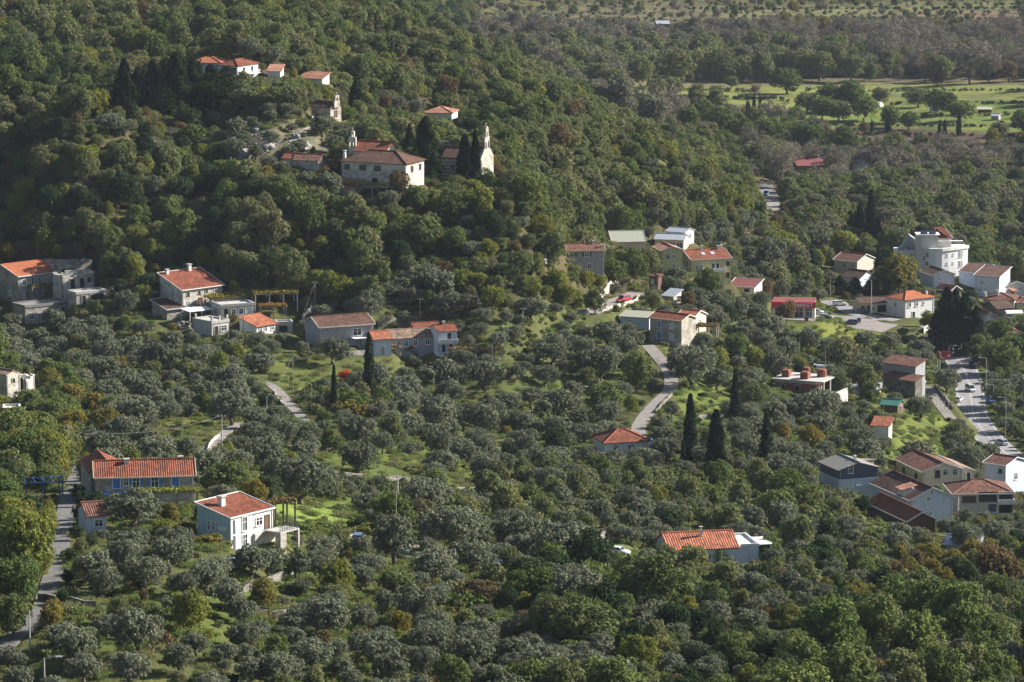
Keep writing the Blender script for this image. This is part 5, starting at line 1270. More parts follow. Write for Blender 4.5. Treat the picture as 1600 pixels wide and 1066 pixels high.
def car(px, py, yaw, paint, label, kind='car', sc=1.0, dz=.14, at=None):
    X, Y, Z, s = ground(px, py)
    root = empty('parked_car' if kind != 'van' else 'van', (X, Y, Z + dz), math.radians(yaw)); root.scale = (sc,) * 3
    tag(root, label, 'van' if kind == 'van' else 'car'); FOOT.append((X, Y, math.radians(yaw), -2.8, 2.8, -1.6, 1.6))
    tall = 1.95 if kind == 'van' else 1.62 if kind == 'suv' else 1.45
    mb = MB()
    loft(mb, [(-2.15, .72, .35, .8), (-2.05, .84, .25, .95), (-1.2, .88, .22, 1.0), (.9, .88, .22, .98), (1.75, .84, .24, .84), (2.08, .74, .3, .72), (2.15, .6, .36, .62)])
    b0, b1, t0, t1 = (-2.0, 1.15, -1.75, .45) if kind != 'van' else (-2.08, 1.6, -2.0, .95)
    zt = tall
    C = [(b0, -.8, .95), (b1, -.8, .93), (b1, .8, .93), (b0, .8, .95)]; T = [(t0, -.64, zt), (t1, -.64, zt), (t1, .64, zt), (t0, .64, zt)]
    mb.face(T); M_ = [(t0 + .0, -.64, zt), (t1, -.64, zt)]
    for i in range(4):
        j = (i + 1) % 4; mb.face([C[i], C[j], T[j], T[i]])
    mb.build('body', MT[paint], root, merge=True)

    def pane(nm, q, k0=.12, k1=.85, e=.025):
        q = [Vector(v) for v in q]
        n = (q[1] - q[0]).cross(q[3] - q[0]).normalized()
        c = sum(q, Vector()) / 4
        if n.dot(c - Vector((-.4, 0, .8))) < 0: n = -n
        a = [q[0].lerp(q[3], .1).lerp(q[1].lerp(q[2], .1), .07), q[1].lerp(q[2], .1).lerp(q[0].lerp(q[3], .1), .07), q[1].lerp(q[2], .88).lerp(q[0].lerp(q[3], .88), .07), q[0].lerp(q[3], .88).lerp(q[1].lerp(q[2], .88), .07)]
        m = MB(); m.face([(p + n * e)[:] for p in a]); m.face([(p - n * .01)[:] for p in a][::-1]); m.build(nm, MT['glass'], root)
    pane('windscreen', [C[1], C[2], T[2], T[1]]); pane('rear_window', [C[3], C[0], T[0], T[3]])
    pane('side_window', [C[0], C[1], T[1], T[0]]); pane('side_window', [C[2], C[3], T[3], T[2]])
    for x in (-1.35, 1.35):
        for y in (-.8, .8):
            m = MB(); m.tube([(x, y - .11, .32), (x, y + .11, .32)], .33, 12); w = m.build('wheel', MT['tyre'], root)
            m = MB(); yy = y + (.115 if y > 0 else -.115); m.tube([(x, yy - .01, .32), (x, yy + .01, .32)], .19, 10); m.build('rim', MT['steel'], w)
    for y in (-.58, .58):
        m = MB(); m.box(2.03, 2.14, y - .16, y + .16, .55, .69); m.build('headlight', MT['chrome'], root)
        m = MB(); m.box(-2.17, -2.08, y - .14, y + .14, .62, .8); m.build('tail_light', MT['tail'], root)
    return root


car(974, 473, -130, 'c_red', 'bright red car parked on the walled driveway', 'suv', 1.12)
car(1276, 491, -8, 'c_white', 'white hatchback with an open dark boot beside the market', 'car')
car(1197, 306, -100, 'c_teal', 'teal and white van on the upper road', 'van')
car(1523, 575, -70, 'c_black', 'black car on the highway in tree shadow', 'car')
car(1501, 556, -150, 'c_black', 'dark car turning at the highway bend', 'suv')
car(1498, 628, 70, 'c_white', 'white car half hidden by a tree beside the highway', 'car')
car(1564, 696, 118, 'c_silver', 'silver-blue estate car driving on the lower highway', 'suv')
car(558, 853, -95, 'c_blue', 'dark blue car parked on farm track near pale blue house', 'suv')
car(966, 868, -25, 'c_white', 'white car on grass beside round green bush', 'car', .92)
car(1447, 534, -120, 'c_black', 'dark car in shade under the great dark evergreen', 'car')
car(618, 868, -10, 'c_silver', 'pale silver car glimpsed between foreground olive trees', 'car')
car(364, 890, 20, 'c_white', 'pale car under olive trees below pale blue two-storey house', 'car')
car(1018, 698, -75, 'dkblue', 'bright blue car beside the red hipped roof', 'car')
car(1548, 630, -80, 'dkblue', 'blue car parked right of the highway', 'car')
car(1312, 478, 10, 'c_white', 'white car parked on the shaded access road', 'car')
car(1350, 490, 5, 'c_black', 'dark car parked in front of low cream house', 'car')


car(1290, 499, -20, 'c_silver', 'silver car parked on the pale car park before the market', 'car')
car(1330, 507, 170, 'c_blue', 'dark blue car at the front edge of pale car park', 'car')
car(1516, 612, -75, 'c_white', 'white van driving down the highway between tree shadows', 'van')
car(1474, 536, -140, 'c_silver', 'silver car near the top of the highway bend', 'car')
for pts, lab in (([(420, 700), (470, 706), (520, 704)], 'low dry-stone terrace wall left of the middle grass clearing'), ([(505, 742), (560, 748), (640, 752)], 'low dry-stone terrace wall along front of the middle clearing'), ([(700, 770), (760, 768), (820, 774)], 'dry-stone terrace wall in the middle scrub right of clearing'), ([(60, 938), (110, 944), (150, 950)], 'low stone terrace wall right of the lane, lower left'), ([(400, 960), (440, 964), (500, 958)], 'low stone terrace wall deep in the foreground grove'), ([(1090, 655), (1130, 652), (1160, 655)], 'low stone wall on grass between the cypresses')):
    stonewall(lab, pts, .9, .5)


# ------------------------------------------------------------------ poles, lamps and wires
TOPS = {}


def pole(key, px, top, base, label, lamp=0, arm=True, mat='greywood', r_=.13, group='poles along the lanes'):
    X, Y, Z, s = ground(px, base)
    h = (base - top) / s / .985
    root = empty('street_lamp' if lamp else 'utility_pole', (X, Y, Z)); tag(root, label, 'street lamp' if lamp else 'pole', group if not lamp else 'street lamps')
    mb = MB(); mb.tube([(0, 0, -1), (0, 0, h)], [r_, r_ * .65], 7); mb.build('pole', MT[mat], root)
    if lamp:
        mb = MB(); mb.tube([(0, 0, h - .1), (lamp * .5, 0, h + .15), (lamp * 1.5, 0, h + .2)], .05, 5); mb.build('arm', MT['steel'], root)
        mb = MB(); mb.box(min(lamp * 1.4, lamp * 2.2), max(lamp * 1.4, lamp * 2.2), -.14, .14, h + .12, h + .28); mb.build('lamp_head', MT['chrome'], root)
    elif arm:
        mb = MB(); mb.bar((-.7, 0, h - .35), (.7, 0, h - .35), .1); ca = mb.build('crossarm', MT['greywood'], root)
        for x in (-.6, 0, .6):
            mb = MB(); mb.tube([(x, 0, h - .3), (x, 0, h - .08)], .05, 5); mb.build('insulator', MT['offwhite'], ca)
    TOPS[key] = Vector((X, Y, Z + h - .15))
    return root


pole('a', 492, 440, 484, 'tall braced pole above the grey-blue house', mat='greywood', r_=.2)
pole('b', 656, 466, 500, 'leaning grey pole behind the row house'); pole('c', 817, 481, 514, 'grey pole at the foot of the wooded slope')
pole('d', 458, 556, 616, 'slim pole on the lawn above the garden path', arm=False, r_=.09); pole('e', 417, 620, 660, 'pale pole left of the garden path', arm=False); pole('f', 487, 600, 645, 'slim pole right of the garden path', arm=False, r_=.09)
pole('g', 347, 648, 706, 'pale concrete pole beside the lower garden path', mat='conc'); pole('h', 391, 710, 742, 'short pole between olive trees above pale blue house', arm=False)
pole('i', 107, 665, 724, 'pale pole at top of the lane left of stone house', mat='conc'); pole('j', 151, 675, 716, 'pole just behind the tall stone wing', mat='conc'); pole('k', 85, 688, 725, 'grey pole in bushes left of the lane')
pole('l', 622, 742, 806, 'tall pale pole in the middle scrub', mat='conc'); pole('m', 619, 768, 852, 'thin brown pole beside the farm track', arm=False, r_=.1)
pole('n', 1028, 560, 588, 'pole beside the stone lane', arm=False); pole('o', 904, 606, 634, 'square-armed lamp post on the little lawn', lamp=1)
pole('p', 1297, 432, 476, 'tall slim lamp pole by the access road', arm=False, r_=.1); pole('q', 1361, 438, 494, 'street lamp in front of the low cream house', lamp=-1, mat='steel')
pole('r', 1517, 497, 556, 'street lamp at the highway bend', lamp=-1, mat='conc', r_=.16); pole('s', 1540, 560, 640, 'tall thin lamp pole right of the highway', lamp=-1, mat='steel', r_=.09)
pole('t', 1571, 622, 686, 'thin grey lamp pole above the lower highway', lamp=-1, mat='steel', r_=.09); pole('u', 1552, 602, 642, 'street lamp on the grassy verge right of highway', lamp=-1, mat='steel', r_=.09)
pole('v', 1482, 541, 585, 'short street lamp behind the red sign', lamp=1, mat='steel', r_=.08); pole('w', 1486, 481, 530, 'street lamp in front of the great dark evergreen', lamp=-1, mat='steel', r_=.1)
pole('x', 47, 954, 1022, 'pale pole beside the lowest bend of the lane', arm=False, mat='conc'); pole('y', 70, 1028, 1090, 'white street lamp at the bottom left corner', lamp=1, mat='conc')
pole('z', 380, 488, 522, 'dark slim pole beside the white cottage', arm=False, mat='iron', r_=.09); pole('aa', 357, 510, 548, 'pale slim pole below the unfinished concrete frame', arm=False, r_=.09); pole('ab', 57, 483, 508, 'thin pale pole by the flat concrete annex', arm=False, mat='conc', r_=.1)
pole('ac', 1289, 544, 582, 'thin pole beside the grey plastic tunnel', arm=False, r_=.09); pole('ad', 1249, 530, 566, 'slim pole above the unfinished brick house', arm=False, r_=.09); pole('ae', 1380, 633, 662, 'clothes-line pole in front of the green-roofed shed', arm=False, r_=.07)
pole('af', 918, 800, 830, 'slim pole behind the big dark olive tree', arm=False); pole('ag', 1097, 488, 520, 'thin pole behind the cream rear wing', arm=False, r_=.08); pole('ah', 1125, 493, 520, 'little lamp post right of the bare vine pergola', lamp=-1, r_=.08, mat='steel')
pole('ai', 428, 772, 820, 'thin grey pole behind the pale blue two-storey house', arm=False, r_=.1); pole('aj', 1497, 776, 816, 'pale pole in front of the mottled-roofed beige house', arm=False, mat='conc'); pole('ak', 769, 536, 566, 'thin pole at the right end of the low vine trellis', arm=False, r_=.09)


def wire(a, b, sag, label, r_=.03):
    a = TOPS[a] if isinstance(a, str) else Vector(a); b = TOPS[b] if isinstance(b, str) else Vector(b)
    mb = MB(); n = 16
    mb.tube([(a.lerp(b, i / n) - Vector((0, 0, sag * 4 * (i / n) * (1 - i / n))))[:] for i in range(n + 1)], r_, 4)
    o = mb.build('overhead_wire', MT['wire']); tag(o, label, 'wire', 'overhead wires')


wire('a', 'b', 2.2, 'overhead wire from the braced pole to the leaning grey pole'); wire('b', 'c', 1.8, 'overhead wire from the leaning grey pole towards the wooded slope')
E_ = ground(910, 488); wire('c', (E_[0], E_[1], E_[2] + 4), 1.6, 'overhead wire from wooded slope pole to the pale roadside rock'); wire('i', 'j', .6, 'short overhead wire behind the tall stone wing'); wire('k', 'i', .5, 'short overhead wire across the top of lane'); wire('j', 'g', 1.2, 'long overhead wire from stone wing to garden path pole')
E_ = ground(470, 505); wire('a', (E_[0], E_[1] - 2, E_[2] + 1), .3, 'slanting stay wire of the tall braced pole'); wire('l', 'm', .8, 'wire between the two poles in the middle scrub'); wire('e', 'd', .8, 'thin wire along the garden path poles'); wire('p', 'q', .8, 'thin wire above the access road'); wire('g', 'h', 1.0, 'wire from the garden path to short pole above olives'); wire('s', 'u', .5, 'thin wire beside the highway lamps'); wire('ag', 'ah', .4, 'thin wire behind the bare vine pergola'); wire('aa', 'z', .4, 'thin wire in front of the white cottage')
# small yard things
for px, py, lab in ((1342, 505, 'dark waste bin on the kerb of the car park'), (1260, 503, 'brown waste bin near the market corner')):
    X, Y, Z, s = ground(px, py); b = empty('waste_bin', (X, Y, Z + .12)); tag(b, lab, 'bin')
    mb = MB(); mb.prism([(-.45, .15), (.45, .15), (.55, 1.25), (-.55, 1.25)], -.5, .5); mb.build('bin_body', MT['dgreen'], b)
    mb = MB(); mb.box(-.6, .6, -.55, .55, 1.25, 1.38); mb.build('lid', MT['iron'], b)
for px, py, yw, lab in ((1350, 592, 5, 'white garden table under the trees'), (622, 905, 10, 'white garden table on the shaded foreground lawn')):
    X, Y, Z, s = ground(px, py); b = empty('garden_table', (X, Y, Z), math.radians(yw)); tag(b, lab, 'table')
    mb = MB(); mb.box(-.9, .9, -.5, .5, .7, .76); mb.build('table_top', MT['canvas'], b)
    for x in (-.8, .8):
        for y in (-.4, .4):
            mb = MB(); mb.box(x - .05, x + .05, y - .05, y + .05, -.3, .7); mb.build('leg', MT['canvas'], b)
X, Y, Z, s = ground(775, 885); b = empty('blue_trailer', (X, Y, Z), .4); tag(b, 'small pale blue trailer under the foreground olives', 'trailer')
mb = MB(); mb.box(-1.2, 1.2, -.8, .8, .5, .6); mb.box(-1.2, 1.2, -.84, -.8, .6, 1.1); mb.box(-1.2, 1.2, .8, .84, .6, 1.1); mb.box(1.2, 1.24, -.84, .84, .6, 1.1); mb.box(-1.24, -1.2, -.84, .84, .6, 1.1); mb.bar((1.2, 0, .5), (2.4, 0, .4), .08); mb.build('trailer_bed', MT['lightblue'], b)
for y in (-.9, .9):
    mb = MB(); mb.tube([(0, y - .08, .33), (0, y + .08, .33)], .32, 12); mb.build('wheel', MT['tyre'], b)
# vineyard posts beside the side lane
for i in range(7):
    px = 1446 + i * 6; X, Y, Z, s = ground(px, 632 + i * 1.5)
    mb = MB(); mb.tube([(0, 0, -.5), (0, 0, 2.3)], .06, 5); thing_mesh('vineyard_post', mb, MT['conc'], (X, Y, Z), 0, 'pale concrete vineyard post in the row beside side lane', 'post', 'vineyard posts')
# ------------------------------------------------------------------ plants: prototypes
def lumps_leaves(r, L, n, l, w, up=.25, jit=.55, tuft=.42, per=15):
    """leaf sprays gathered in tufts over the shells of overlapping boughs L = (x, y, z, radius)"""
    L = np.array(L)
    nt = max(8, n // per)
    k = r.choice(len(L), nt, p=L[:, 3] ** 2 / (L[:, 3] ** 2).sum())
    d = r.normal(size=(nt, 3)); d[:, 2] += .4; d /= np.linalg.norm(d, axis=1, keepdims=True)
    rad = L[k, 3] * (1 - .35 * r.random(nt) ** 2) * r.uniform(.88, 1.12, nt)
    tc = L[k, :3] + d * rad[:, None] * [1, 1, .86]
    tr = tuft * r.uniform(.6, 1.35, nt)
    tv = np.clip(r.normal(.5, .16, nt) + r.normal(0, .1, len(L))[k], 0, 1)
    q = r.integers(0, nt, n)
    e = r.normal(size=(n, 3)) + d[q] * .9; e[:, 2] += .3; e /= np.linalg.norm(e, axis=1, keepdims=True)
    c = tc[q] + e * (tr[q] * r.uniform(.55, 1.05, n))[:, None]
    nr = e + r.normal(size=(n, 3)) * jit + [0, 0, up]
    lv = np.clip(tv[q] + r.normal(0, .08, n), 0, 1)
    return c, nr, l, w, lv


def tubes_quads(paths, n=6):
    V, Q = [], []
    for pts, rad in paths:
        mb = MB(); mb.tube(pts, rad, n, 0, False)
        b = len(V); V += mb.v; Q += [tuple(i + b for i in f) for f in mb.f]
    return np.array(V), np.array(Q)


PROTO = {}


def make_proto(key, crown, trunk, W, Hh, cz, mat):
    c, nr, l, w, lv = crown
    N = len(c)
    r = np.random.default_rng(N + int(W * 100))
    me = leaves(key + '_crown', c, nr, l, w, LF[mat], r, lv)
    tv, tq = trunk
    tm = npmesh(key + '_trunk', tv, tq, [MT['bark']])
    tm.polygons.foreach_set('use_smooth', [True] * len(tm.polygons))
    V = np.empty((len(me.vertices) * 3), np.float32); me.vertices.foreach_get('co', V); V = V.reshape(-1, 3)
    q = np.arange(len(V)).reshape(-1, 4)
    both = npmesh(key, np.concatenate([V, tv]), np.concatenate([q, tq + len(V)]), [LF[mat], MT['bark']], mi=[0] * len(q) + [1] * len(tq), attr={'lv': np.concatenate([np.repeat(lv, 4), np.full(len(tv), .5)])})
    PROTO[key] = dict(crown=me, trunk=tm, both=both, W=W, H=Hh, cz=cz)


def recolour(key, new, mat):
    p = PROTO[key]
    c = p['crown'].copy(); c.materials[0] = LF[mat]
    b = p['both'].copy(); b.materials[0] = LF[mat]
    PROTO[new] = dict(p, crown=c, both=b)


def limbs(r, h0, spread, top, n, r0, lean=.25):
    P = [([(0, 0, -.6), (r.normal(0, .1), r.normal(0, .1), h0 * .5), (r.normal(0, lean), r.normal(0, lean), h0)], [r0 * 1.25, r0, r0 * .85])]
    b = P[0][0][-1]
    for i in range(n):
        a = 2 * math.pi * (i + r.uniform(-.3, .3)) / n
        e = (b[0] + math.cos(a) * spread * r.uniform(.6, 1), b[1] + math.sin(a) * spread * r.uniform(.6, 1), top * r.uniform(.8, 1.05))
        m = (b[0] + (e[0] - b[0]) * .35, b[1] + (e[1] - b[1]) * .35, b[2] + (e[2] - b[2]) * .55)
        P.append(([b, m, e], [r0 * .6, r0 * .4, r0 * .12]))
    return tubes_quads(P)


def spread_lumps(r, n, rx, rz, cz, r0, r1, hole=.0):
    out = []
    shoots = []
    for _ in range(max(3, n // 3)):   # stray boughs standing proud of the crown
        a = r.uniform(0, 6.28); e = r.uniform(.1, 1.3); q = r.uniform(1.05, 1.3)
        shoots.append((math.cos(a) * math.cos(e) * rx * q, math.sin(a) * math.cos(e) * rx * q, cz + math.sin(e) * rz * q + .15, r.uniform(.42, .62) * r0 + .12))
    for _ in range(400):
        d = r.normal(size=3); d /= np.linalg.norm(d)
        q = r.random() ** .45
        p = d * q * [rx, rx, rz]
        if p[2] < -rz * .75: continue
        rad = r.uniform(r0, r1)
        if all(np.linalg.norm(p - np.array(o[:3]) + [0, 0, cz]) > .62 * (rad + o[3]) * .8 for o in out):
            out.append((p[0], p[1], p[2] + cz, rad))
        if len(out) >= n: break
    return out + shoots


NS = 7
for i in range(NS):
    r = np.random.default_rng(100 + i)
    L = spread_lumps(r, 13 + i % 4, 2.5, 1.35, 3.2, .85, 1.6)
    make_proto(f'olive_{i}', lumps_leaves(r, L, 10000, .31, .16, .1, .5, .3, 14), limbs(r, 1.3, 1.9, 3.4, 5, .32), 7.2, 5.7, 3.3, 'olive')
    L = spread_lumps(r, 22 + i % 5, 2.9, 2.8, 4.4, .95, 1.8)
    make_proto(f'broad_{i}', lumps_leaves(r, L, 10500, .38, .22, .12, .42, .44), limbs(r, 1.8, 2.3, 5.6, 6, .26), 8.2, 8.4, 4.4, 'green')
    for nm in ('drab', 'lime', 'gold', 'rust', 'dark', 'scarlet', 'hoary'): recolour(f'broad_{i}', f'{nm}_{i}', nm)
    L = spread_lumps(r, 8, 1.0, .55, .75, .4, .85)
    make_proto(f'shrub_{i}', lumps_leaves(r, L, 1200, .3, .18, .2, .4, .26, 12), limbs(r, .2, .8, .9, 5, .06), 3.0, 1.7, .8, 'drab')
    for nm in ('green', 'lime', 'gold', 'rust', 'olive', 'dark', 'scarlet', 'bare'): recolour(f'shrub_{i}', f's{nm}_{i}', nm)
    # bare crowns: forking limbs carrying fine twigs
    P = [([(0, 0, -.6), (r.normal(0, .15), r.normal(0, .15), 2), (r.normal(0, .3), r.normal(0, .3), 4.2)], [.24, .2, .16])]
    ends = []
    for j in range(9):
        a = 2 * math.pi * j / 9 + r.uniform(-.3, .3); z0 = r.uniform(1.8, 4.2)
        e = np.array([math.cos(a) * r.uniform(1.4, 3), math.sin(a) * r.uniform(1.4, 3), z0 + r.uniform(2, 4.4)])
        P.append(([(0, 0, z0), tuple(e * [.45, .45, .7] + [0, 0, .3 * z0 * .3]), tuple(e)], [.1, .07, .03]))
        ends.append((*e, r.uniform(1, 1.6)))
        ends.append((*(e * [.6, .6, .8]), r.uniform(.8, 1.3)))
    make_proto(f'bare_{i}', lumps_leaves(r, ends, 3200, .75, .1, .3, .9, .6, 12), tubes_quads(P, 5), 7.4, 9.0, 5.0, 'bare')


def column(r, R, H, n, prof, fluff=.16):
    z = H * (r.random(n) ** .8)
    a = r.uniform(0, 2 * math.pi, n)
    ph = r.uniform(0, 6, 6)
    rr = R * prof(z / H) * (1 + fluff * np.sin(a * 3 + z * 1.3 + ph[0]) + fluff * .8 * np.sin(a * 5 - z * 2.1 + ph[1])) * (1 - .3 * r.random(n) ** 2)
    c = np.stack([np.cos(a) * rr, np.sin(a) * rr, z + .3], 1)
    nr = np.stack([np.cos(a), np.sin(a), np.full(n, .35)], 1) + r.normal(size=(n, 3)) * .45
    return c, nr, .5, .22, np.clip(r.normal(.5, .2, n), 0, 1)


for i in range(3):
    r = np.random.default_rng(300 + i)
    tr = tubes_quads([([(0, 0, -.8), (0, 0, 4)], [.25, .15])])
    make_proto(f'cypress_{i}', column(r, 1.5, 14, 5200, lambda t: np.minimum(1, .55 + 2.2 * t) * np.clip(1.02 - t, 0, 1) ** .55), tr, 2.9, 14, 7, 'cypress')
    make_proto(f'conifer_{i}', column(r, 3.4, 12, 7000, lambda t: np.minimum(1, .8 + 1.2 * t) * np.clip(1.02 - t, 0, 1) ** .62, .2), tr, 6.8, 12, 5.5, 'cypress')
    L = spread_lumps(r, 30, 3.2, 3.2, 6.2, .9, 1.6)
    make_proto(f'pine_{i}', lumps_leaves(r, L, 7500, .5, .2, .2, .5, .55), limbs(r, 4, 2.2, 8, 6, .28), 8.6, 10.6, 6.2, 'pine')
for i in range(3):
    r = np.random.default_rng(400 + i)
    n = 420
    c = np.stack([r.normal(0, .55, n), r.normal(0, .55, n), r.uniform(.05, .6, n)], 1)
    make_proto(f'tuft_{i}', (c, np.stack([r.normal(size=n), r.normal(size=n), np.full(n, .25)], 1), .5, .07, np.clip(r.normal(.5, .2, n), 0, 1)), tubes_quads([([(0, 0, -.2), (0, 0, .05)], [.02, .01])], 3), 2.4, .8, .4, 'grass')

# ------------------------------------------------------------------ planting
PL = []   # placed plants


def put(kind, key, X, Y, Z, sc, rot=None, man=0, sz=1.0):
    p = PROTO[key]
    px, py, d = proj(X, Y, Z + p['cz'] * sc * sz)
    s = F / d
    PL.append(dict(kind=kind, key=key, X=X, Y=Y, Z=Z, sc=sc, sz=sz, rot=random.uniform(0, 6.28) if rot is None else rot, px=px, py=py, w=p['W'] * sc * s, h=p['H'] * sc * sz * s * .8, d=d, man=man))


KIND = {'olive': 'olive_tree', 'broad': 'broadleaf_tree', 'drab': 'broadleaf_tree', 'hoary': 'broadleaf_tree', 'lime': 'broadleaf_tree', 'dark': 'broadleaf_tree', 'gold': 'autumn_tree', 'rust': 'autumn_tree', 'scarlet': 'autumn_tree', 'bare': 'bare_tree', 'pine': 'pine_tree', 'conifer': 'conifer_tree', 'cypress': 'cypress_tree'}


def kind_of(base): return KIND.get(base, 'shrub')


def man(base, lst):
    nv = {'cypress': 3, 'conifer': 3, 'pine': 3}.get(base, NS)
    for t in lst:
        cx, cy, w = t[:3]
        k = f'{base}_{random.randrange(nv)}'
        p = PROTO[k]
        asp = t[3] if len(t) > 3 else 1.0
        X, Y, Z, s = ground(cx, cy + p['cz'] / p['W'] * w * asp * .98)
        put(kind_of(base), k, X, Y, Z, w / s / p['W'], None, 1, asp)


def spire(base, lst):
    for px, top, bot, w in lst:
        k = f'{base}_{random.randrange(3)}'
        p = PROTO[k]
        X, Y, Z, s = ground(px, bot)
        h = (bot - top) / s / .985
        sc = w / s / p['W']
        put(kind_of(base), k, X, Y, Z, sc, None, 1, h / (p['H'] * sc))


man('olive', [(147, 882, 75), (160, 907, 60), (225, 892, 75), (265, 862, 75), (325, 897, 65), (392, 875, 70), (125, 1007, 85), (212, 985, 100), (205, 1042, 75), (282, 1025, 65), (350, 1020, 50), (382, 990, 60), (390, 1045, 60), (15, 1025, 50), (30, 1060, 60), (85, 1075, 60),
              (420, 877, 65), (462, 880, 55), (505, 857, 65), (565, 900, 50), (677, 877, 80), (735, 867, 75), (705, 822, 100), (512, 960, 85), (460, 970, 55), (485, 1020, 75), (570, 965, 50), (647, 940, 90), (680, 930, 50), (588, 1012, 85), (610, 1040, 70), (667, 997, 75), (745, 992, 80), (790, 980, 45), (430, 1042, 75), (405, 985, 50), (737, 1050, 45), (775, 1052, 45), (470, 915, 35), (545, 1060, 55), (330, 1068, 60), (650, 1072, 60),
              (882, 850, 115), (820, 855, 65), (905, 920, 105), (815, 972, 40), (847, 1032, 75), (900, 1020, 60), (1012, 975, 60), (1087, 1017, 50), (1105, 1042, 60), (1057, 1050, 50), (1167, 1050, 45), (1120, 960, 70), (1175, 970, 60), (962, 830, 40), (987, 836, 40), (1012, 843, 45), (985, 812, 45), (1015, 818, 40), (950, 812, 40), (880, 810, 40), (900, 825, 38),
              (1405, 830, 50), (1435, 836, 40), (1250, 860, 50), (1290, 850, 45), (1320, 858, 45), (1350, 870, 45), (1250, 885, 50), (1300, 900, 45), (1210, 870, 45), (1225, 895, 45), (1510, 835, 60), (1555, 830, 55), (1580, 870, 50), (1480, 822, 40), (1340, 905, 50), (1280, 930, 60),
              (45, 566, 50), (165, 548, 55), (120, 562, 50), (250, 556, 70), (307, 555, 55), (165, 575, 60), (130, 592, 50), (195, 592, 55), (230, 592, 45), (170, 610, 60), (282, 620, 50), (317, 612, 55), (362, 632, 75), (212, 640, 75), (252, 625, 50), (362, 587, 60), (225, 682, 55), (245, 702, 70), (287, 697, 50), (325, 722, 65), (375, 697, 55), (392, 672, 45), (210, 790, 88), (85, 540, 50), (60, 525, 45), (120, 520, 50), (160, 525, 50), (205, 540, 50), (270, 530, 45), (20, 520, 45), (330, 585, 40),
              (690, 584, 75), (757, 584, 65), (632, 607, 70), (682, 644, 75), (625, 660, 65), (750, 654, 75), (557, 669, 70), (475, 676, 55), (477, 704, 50), (420, 684, 55), (560, 711, 70), (690, 719, 60), (730, 706, 45), (760, 720, 45), (792, 722, 45), (470, 746, 95), (440, 735, 70), (660, 771, 80), (690, 775, 50), (560, 592, 40), (595, 751, 30), (790, 652, 40), (507, 600, 30), (520, 545, 55), (590, 640, 40), (720, 560, 45),
              (860, 544, 70), (940, 564, 70), (852, 584, 45), (882, 572, 30), (1080, 566, 90), (970, 610, 40), (872, 634, 80), (910, 650, 45), (815, 655, 50), (865, 666, 50), (1042, 684, 55), (1005, 716, 55), (1160, 690, 55), (1170, 589, 50), (905, 540, 50), (950, 520, 55), (985, 530, 45), (1120, 590, 45), (830, 620, 45), (1140, 640, 40),
              (1275, 632, 75), (1322, 644, 35), (1245, 640, 50), (1282, 660, 55), (1345, 682, 50), (1357, 704, 60), (1305, 690, 35), (1237, 705, 45), (1270, 717, 50), (1480, 592, 50), (1437, 637, 50), (1430, 707, 60), (1510, 715, 70), (1210, 640, 50), (1225, 665, 40), (1205, 700, 45), (1290, 700, 40), (1340, 735, 45), (1560, 610, 60), (1590, 600, 50), (1570, 640, 40), (1545, 705, 40),
              (1090, 465, 50), (1120, 470, 55), (1150, 480, 50), (1180, 490, 50), (1120, 500, 50), (1160, 515, 45), (1205, 510, 55), (1190, 530, 50), (1230, 540, 45), (1260, 530, 55), (1290, 540, 40), (1440, 545, 45), (1400, 560, 40), (1370, 570, 45), (1330, 560, 45), (1080, 490, 45), (1100, 535, 45), (1055, 430, 40), (1530, 520, 30), (1350, 530, 40), (1250, 450, 45), (1280, 460, 30),
              (630, 440, 50), (660, 430, 60), (690, 440, 60), (700, 470, 55), (640, 460, 45), (610, 450, 40), (730, 470, 40), (515, 285, 55), (480, 280, 40), (450, 170, 30), (490, 160, 30), (620, 160, 35), (650, 165, 35), (600, 150, 30), (425, 85, 40), (170, 190, 45), (195, 195, 40), (270, 210, 35), (365, 230, 45), (320, 225, 30)])
man('broad', [(945, 626, 60), (995, 580, 50, 1.3), (30, 905, 80), (20, 960, 70), (20, 670, 70), (62, 674, 60), (32, 705, 70), (65, 715, 60), (350, 750, 80, .8), (1020, 915, 110), (705, 1052, 60), (1360, 615, 40), (1225, 760, 60), (1215, 790, 60), (1260, 780, 50), (1560, 560, 60), (1530, 545, 50), (1360, 975, 100), (1290, 985, 110), (1430, 1000, 100), (1500, 960, 110), (1450, 945, 90), (1550, 1000, 80), (1390, 930, 70), (1250, 1030, 90), (1470, 1050, 90), (1330, 1050, 100), (1560, 1050, 70), (985, 415, 55, 1.0), (960, 425, 45), (660, 365, 70), (620, 370, 50), (650, 310, 45), (1150, 540, 40), (1560, 520, 45), (1590, 545, 50)])
man('drab', [(1315, 552, 55), (1080, 880, 60), (1140, 905, 60), (1040, 870, 40), (975, 890, 45), (930, 470, 40), (1010, 410, 45), (1250, 420, 45), (1400, 420, 40), (1345, 590, 50), (1310, 600, 40)])
man('lime', [(40, 850, 110, 1.1), (30, 818, 80), (72, 815, 44), (60, 880, 50), (15, 800, 50), (500, 445, 50), (525, 450, 45), (295, 955, 70, 1.1), (1077, 947, 35), (215, 370, 38), (750, 315, 50), (740, 300, 40), (1160, 935, 25, 1.3), (525, 900, 60), (880, 460, 40), (870, 440, 45), (1250, 570, 30), (900, 470, 35), (1000, 1025, 70), (1270, 555, 25), (1120, 560, 40), (1180, 560, 40), (1575, 545, 45), (1430, 470, 30), (1450, 500, 30), (300, 270, 30), (40, 300, 45), (30, 320, 40), (770, 465, 40)])
